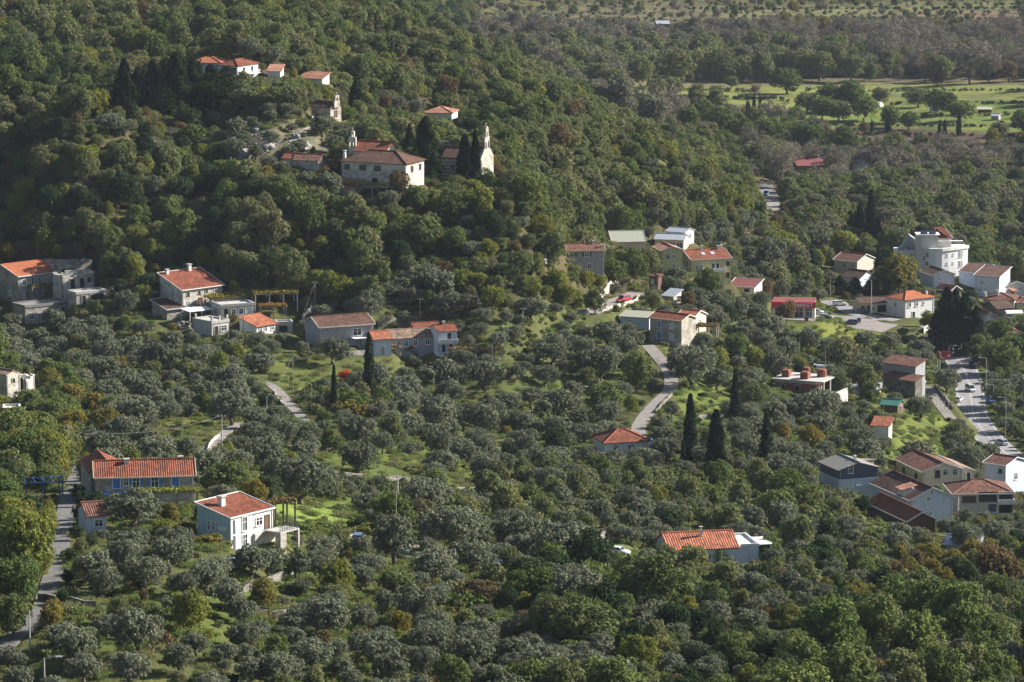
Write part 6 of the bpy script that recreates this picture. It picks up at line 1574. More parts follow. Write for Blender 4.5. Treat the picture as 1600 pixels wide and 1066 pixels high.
man('gold', [(1405, 425, 65), (1380, 435, 40), (80, 594, 40), (112, 617, 40), (145, 634, 45), (165, 660, 50), (117, 662, 45), (237, 680, 30), (1225, 675, 30), (1265, 685, 45), (1450, 870, 50), (1490, 880, 45), (1420, 890, 40), (1520, 865, 50), (1475, 910, 35, 1.4), (1545, 860, 40), (1405, 870, 35, 1.4), (1240, 10, 20), (1285, 40, 30), (1225, 30, 25), (1595, 220, 30), (1550, 215, 30), (10, 395, 35), (545, 870, 16, 1.6), (770, 255, 30)])
man('olive', [(1218, 482, 30), (400, 236, 32), (424, 214, 32), (452, 236, 34), (420, 254, 32), (380, 214, 30), (467, 226, 28), (440, 262, 34)])
man('rust', [(1229, 486, 34), (1550, 887, 80), (1580, 900, 60), (1430, 880, 45), (1400, 895, 40), (225, 932, 18, 1.5), (750, 925, 70, .6), (1465, 120, 28), (875, 215, 50), (700, 135, 35), (895, 175, 40), (625, 285, 38), (1238, 355, 25), (1212, 345, 22), (1350, 200, 20), (505, 1000, 35), (1370, 1045, 35), (1195, 960, 30), (1075, 470, 30), (820, 960, 25, .6), (60, 240, 40)])
man('scarlet', [(540, 587, 28, .62)])
man('sgold', [(550, 642, 60, .7), (575, 650, 40, .7), (205, 790, 30, .7), (330, 845, 50, .6), (672, 955, 28, .9), (705, 955, 20)])
man('srust', [(250, 1000, 45), (600, 545, 40, .7), (640, 548, 30), (720, 555, 40)])
man('dark', [(1045, 450, 30), (790, 430, 40), (310, 380, 45), (390, 300, 40), (190, 450, 30), (1500, 900, 60)])
man('sgreen', [(960, 872, 26), (1126, 872, 40), (460, 825, 70, .4), (500, 822, 60, .4)])
spire('cypress', [(577, 524, 640, 23), (522, 572, 645, 13), (1078, 618, 728, 25), (1148, 580, 668, 17), (1118, 643, 752, 34), (1197, 648, 728, 25), (1067, 688, 732, 11), (1344, 315, 372, 17), (1360, 299, 382, 19), (1328, 330, 366, 17), (1371, 342, 382, 18), (1337, 332, 370, 15), (1167, 158, 206, 8), (1178, 149, 180, 7), (1187, 148, 176, 6), (1092, 152, 190, 7), (1107, 150, 192, 6), (1112, 156, 192, 6), (1080, 160, 198, 8), (1362, 188, 210, 6), (1387, 184, 208, 12), (1468, 188, 213, 8), (1476, 188, 213, 7), (1498, 178, 213, 10), (98, 110, 138, 10), (726, 212, 292, 27), (743, 207, 290, 18), (1374, 702, 716, 6), (490, 230, 262, 16), (1170, 160, 195, 7)])
spire('conifer', [(195, 95, 190, 46), (240, 100, 188, 52), (276, 86, 186, 56), (330, 104, 180, 52), (302, 98, 172, 44), (216, 108, 190, 42), (350, 112, 172, 36), (665, 186, 280, 58), (557, 128, 178, 38), (1478, 452, 548, 50), (1506, 462, 552, 50), (1492, 455, 540, 45), (1524, 480, 555, 35), (1462, 490, 540, 36), (640, 195, 250, 22), (215, 118, 185, 34), (1436, 710, 730, 18), (1312, 432, 462, 30), (1336, 434, 462, 30), (1362, 436, 464, 30), (1388, 438, 464, 30)])
man('pine', [(240, 152, 55), (270, 120, 60), (335, 142, 58), (300, 110, 44), (310, 155, 50), (192, 152, 52), (255, 165, 55), (350, 125, 42), (285, 145, 50), (222, 130, 48), (205, 140, 45)])
man('broad', [(1230, 126, 50, .8), (1300, 152, 58, .8), (1335, 150, 60, .85), (1350, 168, 50, .8), (1285, 168, 46, .8), (1390, 182, 46, .75), (1470, 160, 56, .7), (1500, 172, 46, .7), (1420, 188, 36, .8), (1100, 178, 46), (1125, 190, 50), (1075, 185, 44), (1145, 195, 46), (1200, 205, 52), (1225, 200, 44), (1260, 215, 52), (1320, 222, 52), (1160, 205, 44), (1600, 190, 40)])
man('drab', [(1025, 136, 34, .9), (1052, 134, 34, .9), (1143, 128, 24, .85), (1375, 150, 34, .8), (1435, 152, 44, .7), (1262, 160, 40, .8), (1310, 172, 44, .75), (960, 125, 46), (1000, 112, 48), (1060, 102, 56), (1090, 98, 52), (1130, 102, 52), (1160, 107, 42), (1280, 102, 48), (1330, 106, 44), (1390, 97, 40), (1470, 107, 40), (930, 118, 44), (1195, 104, 46), (1250, 100, 48), (1180, 188, 42), (1240, 185, 38), (1560, 205, 34), (1090, 150, 40), (1120, 158, 40)])
man('bare', [(1515, 95, 56), (1545, 100, 46), (1180, 140, 22), (1120, 145, 26), (1485, 90, 44)])

man('olive', [(85, 498, 46), (20, 502, 42), (120, 508, 40), (150, 503, 36)])
man('dark', [(122, 770, 26), (124, 800, 26), (119, 832, 26), (112, 868, 24), (105, 902, 24), (98, 932, 24)])
for (x0, y0, x1, y1, n, bb) in ((1010, 149, 1225, 154, 40, 'sdark'), (1225, 156, 1290, 158, 10, 'shrub'), (1350, 162, 1610, 159, 36, 'sdark'), (1400, 180, 1610, 178, 26, 'shrub'), (1300, 194, 1600, 197, 44, 'sdark'), (1000, 139, 1180, 141, 30, 'shrub'), (1240, 141, 1600, 140, 40, 'shrub'), (1310, 208, 1600, 212, 36, 'sdark'), (900, 30, 1180, 34, 34, 'shrub'), (1180, 26, 1600, 30, 40, 'sdark'), (1000, 14, 1600, 12, 50, 'sdark'), (760, 22, 1000, 20, 26, 'shrub')):
    for i in range(n):
        t_ = (i + random.uniform(-.35, .35)) / n
        if random.random() < .22: continue
        man(bb, [(x0 + (x1 - x0) * t_, y0 + (y1 - y0) * t_ + random.uniform(-1, 1), random.uniform(5, 12), random.uniform(.7, 1.2))])
SCRUB = [[(600, 760), (1000, 745), (1030, 810), (950, 800), (830, 830), (640, 850), (590, 800)], [(960, 740), (1300, 760), (1360, 850), (1150, 825), (1000, 800)], [(1000, 885), (1200, 890), (1180, 940), (950, 930)], [(470, 610), (600, 630), (600, 655), (470, 655)], [(690, 900), (800, 890), (800, 950), (700, 960)]]
LOWER = [(790, 925), (1000, 900), (1200, 880), (1400, 885), (1660, 880), (1660, 1150), (790, 1150)]
NOTREE = [LAWN[i][0] for i in (1, 3, 4)] + [[(395, 566), (520, 562), (590, 580), (560, 600), (440, 596)], [(432, 596), (476, 600), (484, 650), (440, 640)], [(800, 628), (960, 632), (900, 646), (800, 642)], [(62, 905), (130, 905), (130, 945), (72, 945)], [(236, 656), (345, 656), (345, 690), (240, 690)], [(500, 706), (660, 716), (650, 758), (500, 742)], [(690, 745), (752, 745), (752, 765), (690, 765)]] + [LAWN[9][0], LAWN[10][0], LAWN[11][0], LAWN[12][0], LAWN[20][0], [(930, 855), (1000, 850), (1005, 880), (940, 885)], [(1210, 478), (1400, 478), (1400, 520), (1230, 512)]]
r = np.random.default_rng(11)
NC = 440000
Yc = np.sqrt(r.uniform(430 ** 2, 2780 ** 2, NC)); near = r.random(NC) < .45
Yc[near] = np.sqrt(r.uniform(430 ** 2, 1300 ** 2, near.sum()))
Xc = r.uniform(-.205, .205, NC) * Yc
Zc_ = hs(Xc, Yc)
Px, Py, Dc = proj(Xc, Yc, Zc_)
ok = (Px > -620) & (Px < 2220)
for cx, cy, ya, x0, x1, y0, y1 in FOOT:
    dx, dy = Xc - cx, Yc - cy
    lx = dx * math.cos(ya) + dy * math.sin(ya); ly = -dx * math.sin(ya) + dy * math.cos(ya)
    ok &= ~((lx > x0 - 1.6) & (lx < x1 + 1.6) & (ly > y0 - 3.2) & (ly < y1 + 1.4))
for (ln, hw), sh_ in zip(ROADLINES, SHOWN):
    lo = ln.min(0) - 8; hi = ln.max(0) + 8
    m = np.nonzero((Xc > lo[0]) & (Xc < hi[0]) & (Yc > lo[1]) & (Yc < hi[1]) & ok)[0]
    if len(m):
        dm = np.full(len(m), 1e9)
        for p in ln[::2]: dm = np.minimum(dm, np.hypot(Xc[m] - p[0], Yc[m] - p[1]))
        ok[m[dm < hw + (2.2 if sh_ else 1.1)]] = False
zone = np.zeros(NC, int)  # 1 grove
zone[:] = 1
hill = (Py < 487) & (Px < 905) | (Py < 360) & (Px < 1190) | (Py < 430) & (Px < 1000)
zone[hill] = 2
zone[(Py < 200) & (Px < 700)] = 3
zone[(Py < 362) & (Px >= 780) & (Px < 1200)] = 3
zone[inpoly(Px, Py, LOWER)] = 5
for p in SCRUB: zone[inpoly(Px, Py, p)] = 4
zone[(Px >= 1190) & (Py < 470)] = 8
val = (Px > 720 + np.maximum(0, Py - 60) * 1.9) & (Py < 215)
zone[val] = 6
zone[val & (Py < 46)] = 7
zone[val & (Px > 1185) & (Py >= 46)] = 9
zone[val & (Py > 92) & (Px > 860) & (Px < 1360) & (Py < 135)] = 13
zone[(Px >= 1170) & (Py < 300) & (Py >= 205)] = 10
zone[(Px < 130) & (Py > 590) & (Py < 1000)] = 11
zone[inpoly(Px, Py, [(330, 182), (480, 180), (540, 190), (545, 240), (440, 265), (380, 265), (330, 215)])] = 14
zone[inpoly(Px, Py, [(-60, 85), (170, 128), (200, 180), (100, 165), (-60, 130)])] = 15  # dark trees stand in for the shaded gap behind the ridge
zone[(Py < 60) & (Px > 560) & (Px < 745)] = 12
for p in NOTREE: ok &= ~inpoly(Px, Py, p)
ok &= ~((Px > 380) & (Px < 1020) & (Py > 560) & (Py < 790) & (zone == 1) & (r.random(NC) < .8))
ok &= ~((Px < 380) & (Py > 880) & (zone == 1) & (r.random(NC) < .6))
ok &= ~((zone != 10) & val & (Py > 122) & (Py < 205) & (r.random(NC) < .93))
MIX = {  # zone: (spacing, [(base, weight, width lo, width hi)])
    1: (7.3, [('olive', .72, 4.4, 8.0), ('broad', .06, 4, 7), ('drab', .1, 4, 7), ('lime', .05, 3, 5), ('gold', .03, 2.5, 4.5), ('dark', .04, 4, 6)]),
    2: (3.6, [('broad', .33, 3.6, 8), ('drab', .34, 3.6, 8), ('lime', .11, 3, 6), ('rust', .03, 3.5, 6), ('gold', .02, 3, 5), ('olive', .07, 4, 6), ('dark', .12, 4, 8)]),
    3: (4.3, [('drab', .55, 4.5, 8.5), ('broad', .24, 4.5, 8.5), ('lime', .08, 4, 8), ('rust', .025, 4, 7), ('gold', .02, 4, 6), ('dark', .04, 5, 8), ('olive', .035, 5, 7)]),
    4: (2.2, [('shrub', .4, 2, 4.2), ('sgreen', .2, 2, 4), ('slime', .14, 1.6, 3.2), ('srust', .05, 1.5, 3), ('sgold', .04, 1.5, 2.6), ('broad', .05, 3.5, 5.5), ('drab', .08, 3.5, 5.5), ('olive', .04, 4, 6)]),
    5: (4.2, [('broad', .3, 5, 9), ('dark', .16, 4.5, 8), ('olive', .22, 4.5, 7), ('drab', .2, 4.5, 8), ('lime', .05, 3, 5), ('rust', .04, 3, 5), ('gold', .03, 3, 5)]),
    6: (6.2, [('bare', .36, 7, 12), ('hoary', .44, 7, 13), ('drab', .12, 8, 13), ('gold', .03, 6, 9), ('rust', .05, 6, 9)]),
    9: (5.8, [('bare', .72, 7, 12), ('drab', .12, 7, 12), ('broad', .04, 7, 11), ('gold', .06, 7, 10), ('rust', .06, 7, 10)]),
    13: (8.5, [('hoary', .45, 9, 14), ('drab', .35, 10, 15), ('broad', .15, 9, 13), ('gold', .05, 8, 11)]),
    14: (3.9, [('olive', .5, 3.5, 6.2), ('shrub', .3, 1.5, 3.2), ('sgreen', .2, 1.5, 3), ('srust', .1, 1.2, 2.4)]),
    15: (4.4, [('dark', .75, 5, 8), ('broad', .25, 5, 8)]),  # ridge shade put into the foliage colour: mostly dark leaves
    7: (9.5, [('shrub', .3, 3, 7), ('bare', .3, 3, 6), ('drab', .2, 3, 7), ('srust', .08, 3, 5), ('broad', .1, 5, 9)]),
    8: (6.0, [('broad', .2, 7, 11), ('drab', .36, 7, 11), ('hoary', .22, 7, 11), ('lime', .08, 6, 9), ('rust', .05, 5, 8), ('bare', .05, 6, 9), ('dark', .04, 6, 9)]),
    10: (5.6, [('hoary', .42, 7, 11), ('bare', .33, 7, 11), ('drab', .18, 7, 11), ('gold', .05, 6, 9), ('rust', .05, 6, 9)]),
    11: (4.2, [('broad', .4, 5, 9), ('drab', .2, 4, 7), ('lime', .2, 4, 6), ('gold', .12, 4, 6), ('dark', .08, 4, 7)]),
    12: (4.2, [('dark', .4, 5, 8), ('broad', .35, 5, 8), ('drab', .25, 5, 8)]),
}
hashd = {}
PROT = []   # (x0, x1, top, bottom, depth): what a plant in front must not cover
for bx in HB: PROT.append(bx)
for (ln, hw), sh_ in zip(ROADLINES, SHOWN):
    for p in (ln[::3] if sh_ else []):
        a_, b_, d_ = proj(p[0], p[1], p[2])
        PROT.append((a_ - hw * .35 * F / d_, a_ + hw * .35 * F / d_, b_ - 3, b_ + 1, d_))
for t in PL:
    f0 = .2 if t['kind'] in ('cypress_tree', 'conifer_tree', 'pine_tree') or t['py'] < 230 else -.05
    PROT.append((t['px'] - t['w'] * .22, t['px'] + t['w'] * .22, t['py'] - t['h'] * .6, t['py'] + t['h'] * f0, t['d']))
PA = np.array(PROT)


def hides(X, Y, Z, key, sc, sz=1.0):
    p = PROTO[key]
    px, py, d = proj(X, Y, Z + p['cz'] * sc * sz)
    s = F / d
    w, h = p['W'] * sc * s * .42, (p['H'] - p['cz']) * sc * sz * s * .85
    if ((PA[:, 4] > d - 2) & (PA[:, 0] < px + w) & (PA[:, 1] > px - w) & (PA[:, 3] > py - h) & (PA[:, 2] < py + h)).any(): return True
    for q in NOTREE:
        if inpoly(np.array([px, px]), np.array([py, py - h * .7]), q).any(): return True
    return False



def free(x, y, rad):
    c = int(x // 8), int(y // 8)
    for i in (-1, 0, 1):
        for j in (-1, 0, 1):
            for (a, b, q) in hashd.get((c[0] + i, c[1] + j), ()):
                if (a - x) ** 2 + (b - y) ** 2 < max(q, rad) ** 2 * .25 + q * rad * .5: return False
    hashd.setdefault(c, []).append((x, y, rad))
    return True


for t in PL:
    c = int(t['X'] // 8), int(t['Y'] // 8)
    hashd.setdefault(c, []).append((t['X'], t['Y'], PROTO[t['key']]['W'] * t['sc'] * .8))
pick = {z: (np.cumsum([m[1] for m in ml[1]]) / sum(m[1] for m in ml[1]), ml) for z, ml in MIX.items()}
# clumps: neighbouring trees tend to be of one sort
cl = np.sin(Xc * .06 + 3 * np.sin(Yc * .021)) * np.sin(Yc * .045 + 2 * np.sin(Xc * .03))
u01 = np.clip(.5 + .38 * cl + r.normal(0, .22, NC), 0, .9999)
u01 = np.where(r.random(NC) < .55, r.random(NC), u01)
HERE = dict(base_z=None)
idx = np.nonzero(ok)[0]
uu = r.random(NC)
for i in idx:
    z = zone[i]
    cum, (sp, ml) = pick[z]
    b = ml[int(np.searchsorted(cum, u01[i]))]
    w = b[2] * .85 + (b[3] * 1.12 - b[2] * .85) * uu[i] ** 1.4
    if not free(Xc[i], Yc[i], sp * (.75 + .5 * uu[i])): continue
    key = f'{b[0]}_{random.randrange(NS)}'
    if hides(float(Xc[i]), float(Yc[i]), float(Zc_[i]), key, w / PROTO[key]['W']):
        w *= .55
        if hides(float(Xc[i]), float(Yc[i]), float(Zc_[i]), key, w / PROTO[key]['W']): continue
    put(kind_of(b[0]), key, float(Xc[i]), float(Yc[i]), float(Zc_[i]) - .1, w / PROTO[key]['W'], None, 0, random.uniform(.75, 1.3))
# undergrowth: low bushes and grass clumps under and between the trees
cand = np.nonzero((Px > -100) & (Px < 1700) & (Dc < 1500) & (zone != 6) & (zone != 7))[0]
okb = np.ones(NC, bool)
for cx, cy, ya, x0, x1, y0, y1 in FOOT:
    dx, dy = Xc - cx, Yc - cy
    lx = dx * math.cos(ya) + dy * math.sin(ya); ly = -dx * math.sin(ya) + dy * math.cos(ya)
    okb &= ~((lx > x0 - .3) & (lx < x1 + .3) & (ly > y0 - .5) & (ly < y1 + .3))
for ln, hw in ROADLINES:
    lo = ln.min(0) - 6; hi = ln.max(0) + 6
    m = np.nonzero((Xc > lo[0]) & (Xc < hi[0]) & (Yc > lo[1]) & (Yc < hi[1]))[0]
    if len(m):
        dm = np.full(len(m), 1e9)
        for p in ln[::2]: dm = np.minimum(dm, np.hypot(Xc[m] - p[0], Yc[m] - p[1]))
        okb[m[dm < hw + .8]] = False
UG = []
r2 = np.random.default_rng(21)
for i in r2.permutation(cand):
    if not okb[i]: continue
    q = r2.random()
    lawn = not ok[i]
    if q < (.82 if lawn else .45): base, sc = 'tuft', r2.uniform(.5, 1.4)
    else: base, sc = ('shrub', 'sgreen', 'slime', 'sdark', 'srust', 'solive')[int(r2.choice(6, p=[.34, .26, .14, .12, .06, .08]))], r2.uniform(.3, .75)
    if lawn and (q > .9 or q < .55): continue
    key = f'{base}_{r2.integers(3 if base == "tuft" else NS)}'
    UG.append((key, Xc[i], Yc[i], Zc_[i] - .05, sc, r2.uniform(0, 6.28), 1.0))
    if len(UG) > 42000: break

# ------------------------------------------------------------------ which plants show, and how much of each
RW, RH = 533, 355
k3 = RW / 1600
buf = np.full((RH, RW), -1, int)
vis0 = np.ones(len(PL), bool)
ax = np.array([[t['X'], t['Y'], t['Z'] + PROTO[t['key']]['cz'] * t['sc'] * t['sz']] for t in PL])
cam = np.array([0, 0, ZC])
for f_ in np.linspace(.4, .985, 90):
    p = cam + (ax - cam) * f_
    vis0 &= ~(p[:, 2] < hs(p[:, 0], p[:, 1]) + .5) | (np.linalg.norm(ax - p, axis=1) < 6)
order = sorted(range(len(PL)), key=lambda i: -PL[i]['d'])
for i in order:
    t = PL[i]
    if not vis0[i] or t['px'] < -30 or t['px'] > 1630 or t['py'] < -30 or t['py'] > 1100: continue
    a, b = max(.6, t['w'] * .47 * k3), max(.6, t['h'] * .5 * k3)
    x, y = t['px'] * k3, t['py'] * k3
    x0, x1, y0, y1 = max(0, int(x - a)), min(RW, int(x + a) + 2), max(0, int(y - b)), min(RH, int(y + b) + 2)
    if x0 >= x1 or y0 >= y1: continue
    yy, xx = np.mgrid[y0:y1, x0:x1]
    m = ((xx - x) / a) ** 2 + ((yy - y) / b) ** 2 < 1
    buf[y0:y1, x0:x1][m] = i
cnt = np.bincount(buf[buf >= 0], minlength=len(PL))
LIMIT = {'olive_tree': 300, 'broadleaf_tree': 300, 'autumn_tree': 160, 'bare_tree': 120, 'shrub': 160, 'cypress_tree': 60, 'conifer_tree': 40, 'pine_tree': 40}
solo = []
for kd, lim in LIMIT.items():
    c = [i for i in range(len(PL)) if PL[i]['kind'] == kd and (cnt[i] >= 9 or (PL[i]['man'] and kd in ('cypress_tree', 'conifer_tree', 'autumn_tree') and cnt[i] >= 2))]
    c.sort(key=lambda i: -cnt[i])
    solo += c[:lim]
soloset = set(solo)

# ------------------------------------------------------------------ labels
SHORTN = {'the big orange-roofed stone house': 'the orange-roofed stone house', 'the stone house with two chimneys': 'the two-chimney stone house', 'the long low annex under the vines': 'the low vine-roofed annex', 'the little white cottage below the vines': 'the little white cottage', 'the grey-blue house with the brown roof': 'the brown-roofed grey-blue house', 'the long row house with mottled tiles': 'the long row house', 'the white balcony house at the end of the row': 'the white balcony house', 'the monastery church with the bell gable': 'the monastery bell gable', 'the grey house with dark green shutters': 'the grey green-shuttered house', 'the white house with the metal roof': 'the metal-roofed white house', 'the yellow-green house with skylights': 'the yellow-green house', 'the stone house with blue shutters in the middle': 'the dark blue-shuttered stone house', 'the low cream house with the carport': 'the low cream house', 'the white house with the orange hipped roof': 'the orange-hipped white house', 'the beige house with the rust roof': 'the rust-roofed beige house', 'the pale blue gabled house below the hotel': 'the gabled house below the hotel', 'the flat brown-roofed blue-white house': 'the blue-white parapet house', 'the white gabled house at the right edge': 'the white gabled house', 'the rust hipped roof with a white chimney': 'the rust roof with white chimney', 'the grey gabled house with one pale blue window': 'the grey gabled house', 'the unfinished brick house with four red tanks': 'the unfinished brick house', 'the shed with the green roof': 'the green-roofed shed', 'the small white shed with the orange roof': 'the orange-roofed white shed', 'the beige house with white verges': 'the white-verged beige house', 'the beige house with the mottled roof': 'the mottled-roofed beige house', 'the lavender-white house at the right edge': 'the lavender-white house', 'the dark house with the long orange roof slope': 'the long orange roof slope', 'the pale metal roof among yellow trees': 'the metal roof among yellow trees', 'the white bungalow with ribbed orange roof': 'the white bungalow', 'the red hipped roof beside the lane': 'the red hipped roof', 'the long stone house with blue shutters': 'the long blue-shuttered stone house', 'the tiny white cottage below the blue-shuttered house': 'the tiny white cottage', 'the ruined stone house at the left edge': 'the ruined stone house', 'the dark red barn roof in the valley': 'the dark red valley barn', 'the market with the red fascia': 'the market', 'the big pale blue gabled house': 'the big blue gabled house', 'the long grey-green barn roof': 'the grey-green barn roof'}
MARK = [(SHORTN.get(a, a), x, y) for a, x, y in LM] + [('the stone lane', 1015, 645), ('the red maple-coloured bush', 540, 587), ('the highway bend', 1500, 560), ('the lower highway', 1560, 690), ('the walled driveway', 970, 470), ('the upper road', 1200, 305), ('the valley field', 1450, 165), ('the village lane', 85, 880), ('the garden path', 440, 620), ('the farm track', 600, 850)]
MARK = [(a.replace('red maple-coloured', 'scarlet'), x, y) for a, x, y in MARK]
TONE = {'olive': 'silvery', 'broad': 'green', 'drab': 'dull green', 'hoary': 'grey-green', 'lime': 'yellow-green', 'dark': 'dark', 'gold': 'golden', 'rust': 'rusty', 'scarlet': 'scarlet', 'bare': 'bare grey-brown', 'pine': 'dark', 'conifer': 'blackish', 'cypress': 'slim dark', 'shrub': 'dull green', 'sgreen': 'green', 'slime': 'yellow-green', 'sgold': 'golden', 'srust': 'rusty', 'solive': 'silvery', 'sdark': 'dark', 'sbare': 'bare'}
NOUN = {'olive_tree': 'olive tree', 'broadleaf_tree': 'broadleaf tree', 'autumn_tree': 'autumn tree', 'bare_tree': 'leafless tree', 'shrub': 'shrub', 'cypress_tree': 'cypress', 'conifer_tree': 'conifer', 'pine_tree': 'pine'}
ORD = 'first second third fourth fifth sixth seventh eighth ninth tenth eleventh twelfth thirteenth fourteenth fifteenth sixteenth seventeenth eighteenth nineteenth twentieth'.split()


def plural(n): return 'cypresses' if n == 'cypress' else n + 's'


groups = {}
for i in solo:
    t = PL[i]
    best = min(MARK, key=lambda m: (m[1] - t['px']) ** 2 + ((m[2] - t['py']) * 1.25) ** 2)
    dx, dy = t['px'] - best[1], t['py'] - best[2]
    ds = math.hypot(dx, dy)
    if abs(dx) > abs(dy) * 1.4: rel = 'left of' if dx < 0 else 'right of'
    else: rel = ('below' if dy > 0 else 'above')
    far = '' if ds > 110 else 'just '
    if ds > 170: far = 'far '
    if ds > 260: far = 'very far '
    t['tone'] = TONE[t['key'].rsplit('_', 1)[0]]
    groups.setdefault((t['tone'], t['kind'], far + rel + ' ' + best[0]), []).append(i)
for (tone, kd, place), m in groups.items():
    n = NOUN[kd]
    m.sort(key=lambda i: PL[i]['px'])
    for q, i in enumerate(m):
        if len(m) == 1: lab = f'{tone} {n} {place}'
        elif q == 0: lab = f'leftmost of the {tone} {plural(n)} {place}'
        elif q == len(m) - 1: lab = f'rightmost of the {tone} {plural(n)} {place}'
        elif len(m) == 3: lab = f'middle one of the {tone} {plural(n)} {place}'
        else: lab = f'{ORD[q] if q < 20 else str(q + 1) + "th"} from left of the {tone} {plural(n)} {place}'
        if len(lab.split()) > 16: lab = lab.replace('very far ', 'far ').replace('dull green', 'drab').replace('grey-brown ', '')
        if len(lab.split()) > 16: lab = lab.replace('broadleaf tree', 'tree').replace('the rust roof with white chimney', 'the white-chimney roof').replace('the gabled house below the hotel', 'the blue gabled cottage').replace('the metal roof among yellow trees', 'the bluish metal roof')
        PL[i]['label'] = lab

for i in solo:
    t = PL[i]; p = PROTO[t['key']]
    q_ = .88 + .24 * (math.sin(t['X'] * 12.9 + t['Y'] * 7.3) * .5 + .5)
    sc = (t['sc'] * q_, t['sc'] * (2 - q_), t['sc'] * t['sz'])
    grp = {'olive_tree': 'olive trees of the terraced groves', 'broadleaf_tree': 'broadleaf trees on the slopes', 'autumn_tree': 'trees in autumn colour', 'bare_tree': 'leafless valley trees', 'shrub': 'shrubs between the trees', 'cypress_tree': 'cypresses', 'conifer_tree': 'dark conifers', 'pine_tree': 'dark pines below the villa'}[t['kind']]
    if t['kind'] == 'shrub':
        o = bpy.data.objects.new('shrub', p['both']); COL.objects.link(o)
        o.location = (t['X'], t['Y'], t['Z']); o.rotation_euler = (0, 0, t['rot']); o.scale = sc
        tag(o, t['label'], 'shrub', grp)
    else:
        e = empty(t['kind'], (t['X'], t['Y'], t['Z']), t['rot']); e.scale = sc
        tag(e, t['label'], 'tree', grp)
        for nm in ('crown', 'trunk'):
            o = bpy.data.objects.new(nm, p[nm]); COL.objects.link(o); o.parent = e


def scatter(name, items, label, cat):
    """one stuff object: instances of the plant meshes at its points"""
    keys = sorted({t[0] for t in items})
    coll = bpy.data.collections.new(name + '_plants')
    for n, k_ in enumerate(keys):
        o = bpy.data.objects.new(f'{n:03d}_{k_}', PROTO[k_]['both']); coll.objects.link(o)
    ix = {k_: n for n, k_ in enumerate(keys)}
    me = bpy.data.meshes.new(name)
    me.vertices.add(len(items)); me.vertices.foreach_set('co', np.array([[t[1], t[2], t[3]] for t in items], np.float32).ravel())
    for nm, ty, vals in (('pick', 'INT', [ix[t[0]] for t in items]), ('size', 'FLOAT', [t[4] for t in items]), ('turn', 'FLOAT', [t[5] for t in items]), ('tall', 'FLOAT', [t[6] for t in items])):
        a = me.attributes.new(nm, ty, 'POINT'); a.data.foreach_set('value', np.array(vals, np.int32 if ty == 'INT' else np.float32))
    o = bpy.data.objects.new(name, me); COL.objects.link(o)
    ng = bpy.data.node_groups.new(name, 'GeometryNodeTree')
    ng.interface.new_socket('Geometry', in_out='INPUT', socket_type='NodeSocketGeometry'); ng.interface.new_socket('Geometry', in_out='OUTPUT', socket_type='NodeSocketGeometry')
    N, L = ng.nodes.new, ng.links.new
    gi, gout = N('NodeGroupInput'), N('NodeGroupOutput')
    ip = N('GeometryNodeInstanceOnPoints'); ci = N('GeometryNodeCollectionInfo')
    ci.inputs['Collection'].default_value = coll; ci.inputs['Separate Children'].default_value = True; ci.inputs['Reset Children'].default_value = True

    def A(nm, ty):
        n = N('GeometryNodeInputNamedAttribute'); n.data_type = ty; n.inputs['Name'].default_value = nm; return n.outputs['Attribute']
    L(gi.outputs[0], ip.inputs['Points']); L(ci.outputs[0], ip.inputs['Instance']); ip.inputs['Pick Instance'].default_value = True
    L(A('pick', 'INT'), ip.inputs['Instance Index'])
    cx = N('ShaderNodeCombineXYZ'); L(A('turn', 'FLOAT'), cx.inputs['Z']); L(cx.outputs[0], ip.inputs['Rotation'])
    sx = N('ShaderNodeCombineXYZ'); sz = A('size', 'FLOAT'); L(sz, sx.inputs['X']); L(sz, sx.inputs['Y'])
    mu = N('ShaderNodeMath'); mu.operation = 'MULTIPLY'; L(sz, mu.inputs[0]); L(A('tall', 'FLOAT'), mu.inputs[1]); L(mu.outputs[0], sx.inputs['Z']); L(sx.outputs[0], ip.inputs['Scale'])
    L(ip.outputs[0], gout.inputs[0])
    md = o.modifiers.new('plants', 'NODES'); md.node_group = ng
    tag(o, label, cat, None, 'stuff')
    return o


rest = [PL[i] for i in range(len(PL)) if i not in soloset]
tup = lambda t: (t['key'], t['X'], t['Y'], t['Z'], t['sc'], t['rot'], t['sz'])
scatter('olive_grove', [tup(t) for t in rest if t['kind'] == 'olive_tree'], 'olive trees filling the gaps of grove', 'grove')
scatter('woodland', [tup(t) for t in rest if t['kind'] in ('broadleaf_tree', 'autumn_tree', 'pine_tree', 'conifer_tree', 'cypress_tree')], 'mixed green and autumn woodland covering the hill slopes', 'woodland')
scatter('thicket', [tup(t) for t in rest if t['kind'] == 'bare_tree'], 'grey-brown leafless thicket on the valley floor', 'thicket')
scatter('undergrowth', [tup(t) for t in rest if t['kind'] == 'shrub'] + UG, 'low bushes and long grass under the trees', 'undergrowth')
print('PLANTS', len(PL), 'solo', len(solo), {k_: sum(1 for i in solo if PL[i]['kind'] == k_) for k_ in LIMIT}, 'UG', len(UG))
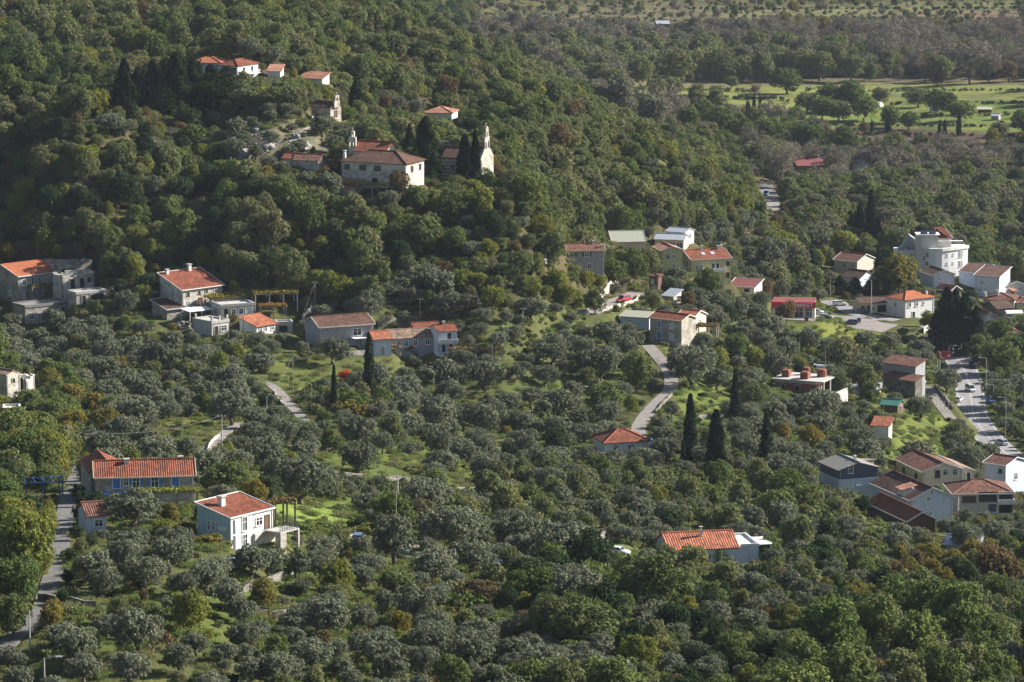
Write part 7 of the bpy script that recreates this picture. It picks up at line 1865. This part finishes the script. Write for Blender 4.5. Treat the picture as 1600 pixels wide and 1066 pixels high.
# ------------------------------------------------------------------ camera, light, air
cd = bpy.data.cameras.new('camera'); cam_o = bpy.data.objects.new('camera', cd); COL.objects.link(cam_o)
cam_o.location = (0, 0, ZC); cam_o.rotation_euler = (math.pi / 2 - TH, 0, 0)
cd.sensor_width = 36; cd.sensor_fit = 'HORIZONTAL'; cd.lens = 36 * F / 1600; cd.clip_start = 1; cd.clip_end = 9000
SC.camera = cam_o
sl = bpy.data.lights.new('sun', 'SUN'); so = bpy.data.objects.new('sun', sl); COL.objects.link(so)
sl.energy = 5.0; sl.angle = math.radians(.5); sl.color = (1, .955, .88)
so.rotation_euler = SUN.to_track_quat('Z', 'Y').to_euler()
so.location = (300, 900, 600)
w = bpy.data.worlds.new('World'); SC.world = w; w.use_nodes = True
nt = w.node_tree
sky = nt.nodes.new('ShaderNodeTexSky'); sky.sky_type = 'NISHITA'; sky.sun_disc = False
sky.sun_elevation = SUN_EL; sky.sun_rotation = math.pi / 2 - SUN_AZ
nt.links.new(sky.outputs[0], nt.nodes['Background'].inputs['Color']); nt.nodes['Background'].inputs['Strength'].default_value = .052
HAZE = 1
if HAZE:
    mb = MB(); mb.box(-1500, 1500, -60, 4500, float(HG.min()) - 3, max(ZC, float(HG.max())) + 30)
    hm = bpy.data.materials.new('valley_haze'); hm.use_nodes = True
    n_ = hm.node_tree; n_.nodes.remove(n_.nodes['Principled BSDF'])
    pv = n_.nodes.new('ShaderNodeVolumePrincipled'); pv.inputs['Color'].default_value = (.72, .82, 1, 1); pv.inputs['Density'].default_value = .00002; pv.inputs['Anisotropy'].default_value = 0
    n_.links.new(pv.outputs[0], n_.nodes['Material Output'].inputs['Volume'])
    tag(mb.build('haze', hm), None, None, None, 'stuff')
vs = SC.view_settings; vs.view_transform = 'Standard'; vs.look = 'None'; vs.exposure = 1.4; vs.gamma = 1; vs.use_curve_mapping = False
cy = SC.cycles
cy.max_bounces = 4; cy.diffuse_bounces = 2; cy.glossy_bounces = 2; cy.transmission_bounces = 2; cy.volume_bounces = 0; cy.transparent_max_bounces = 4
cy.caustics_reflective = False; cy.caustics_refractive = False
cy.use_denoising = True; cy.use_adaptive_sampling = True; cy.adaptive_threshold = .02
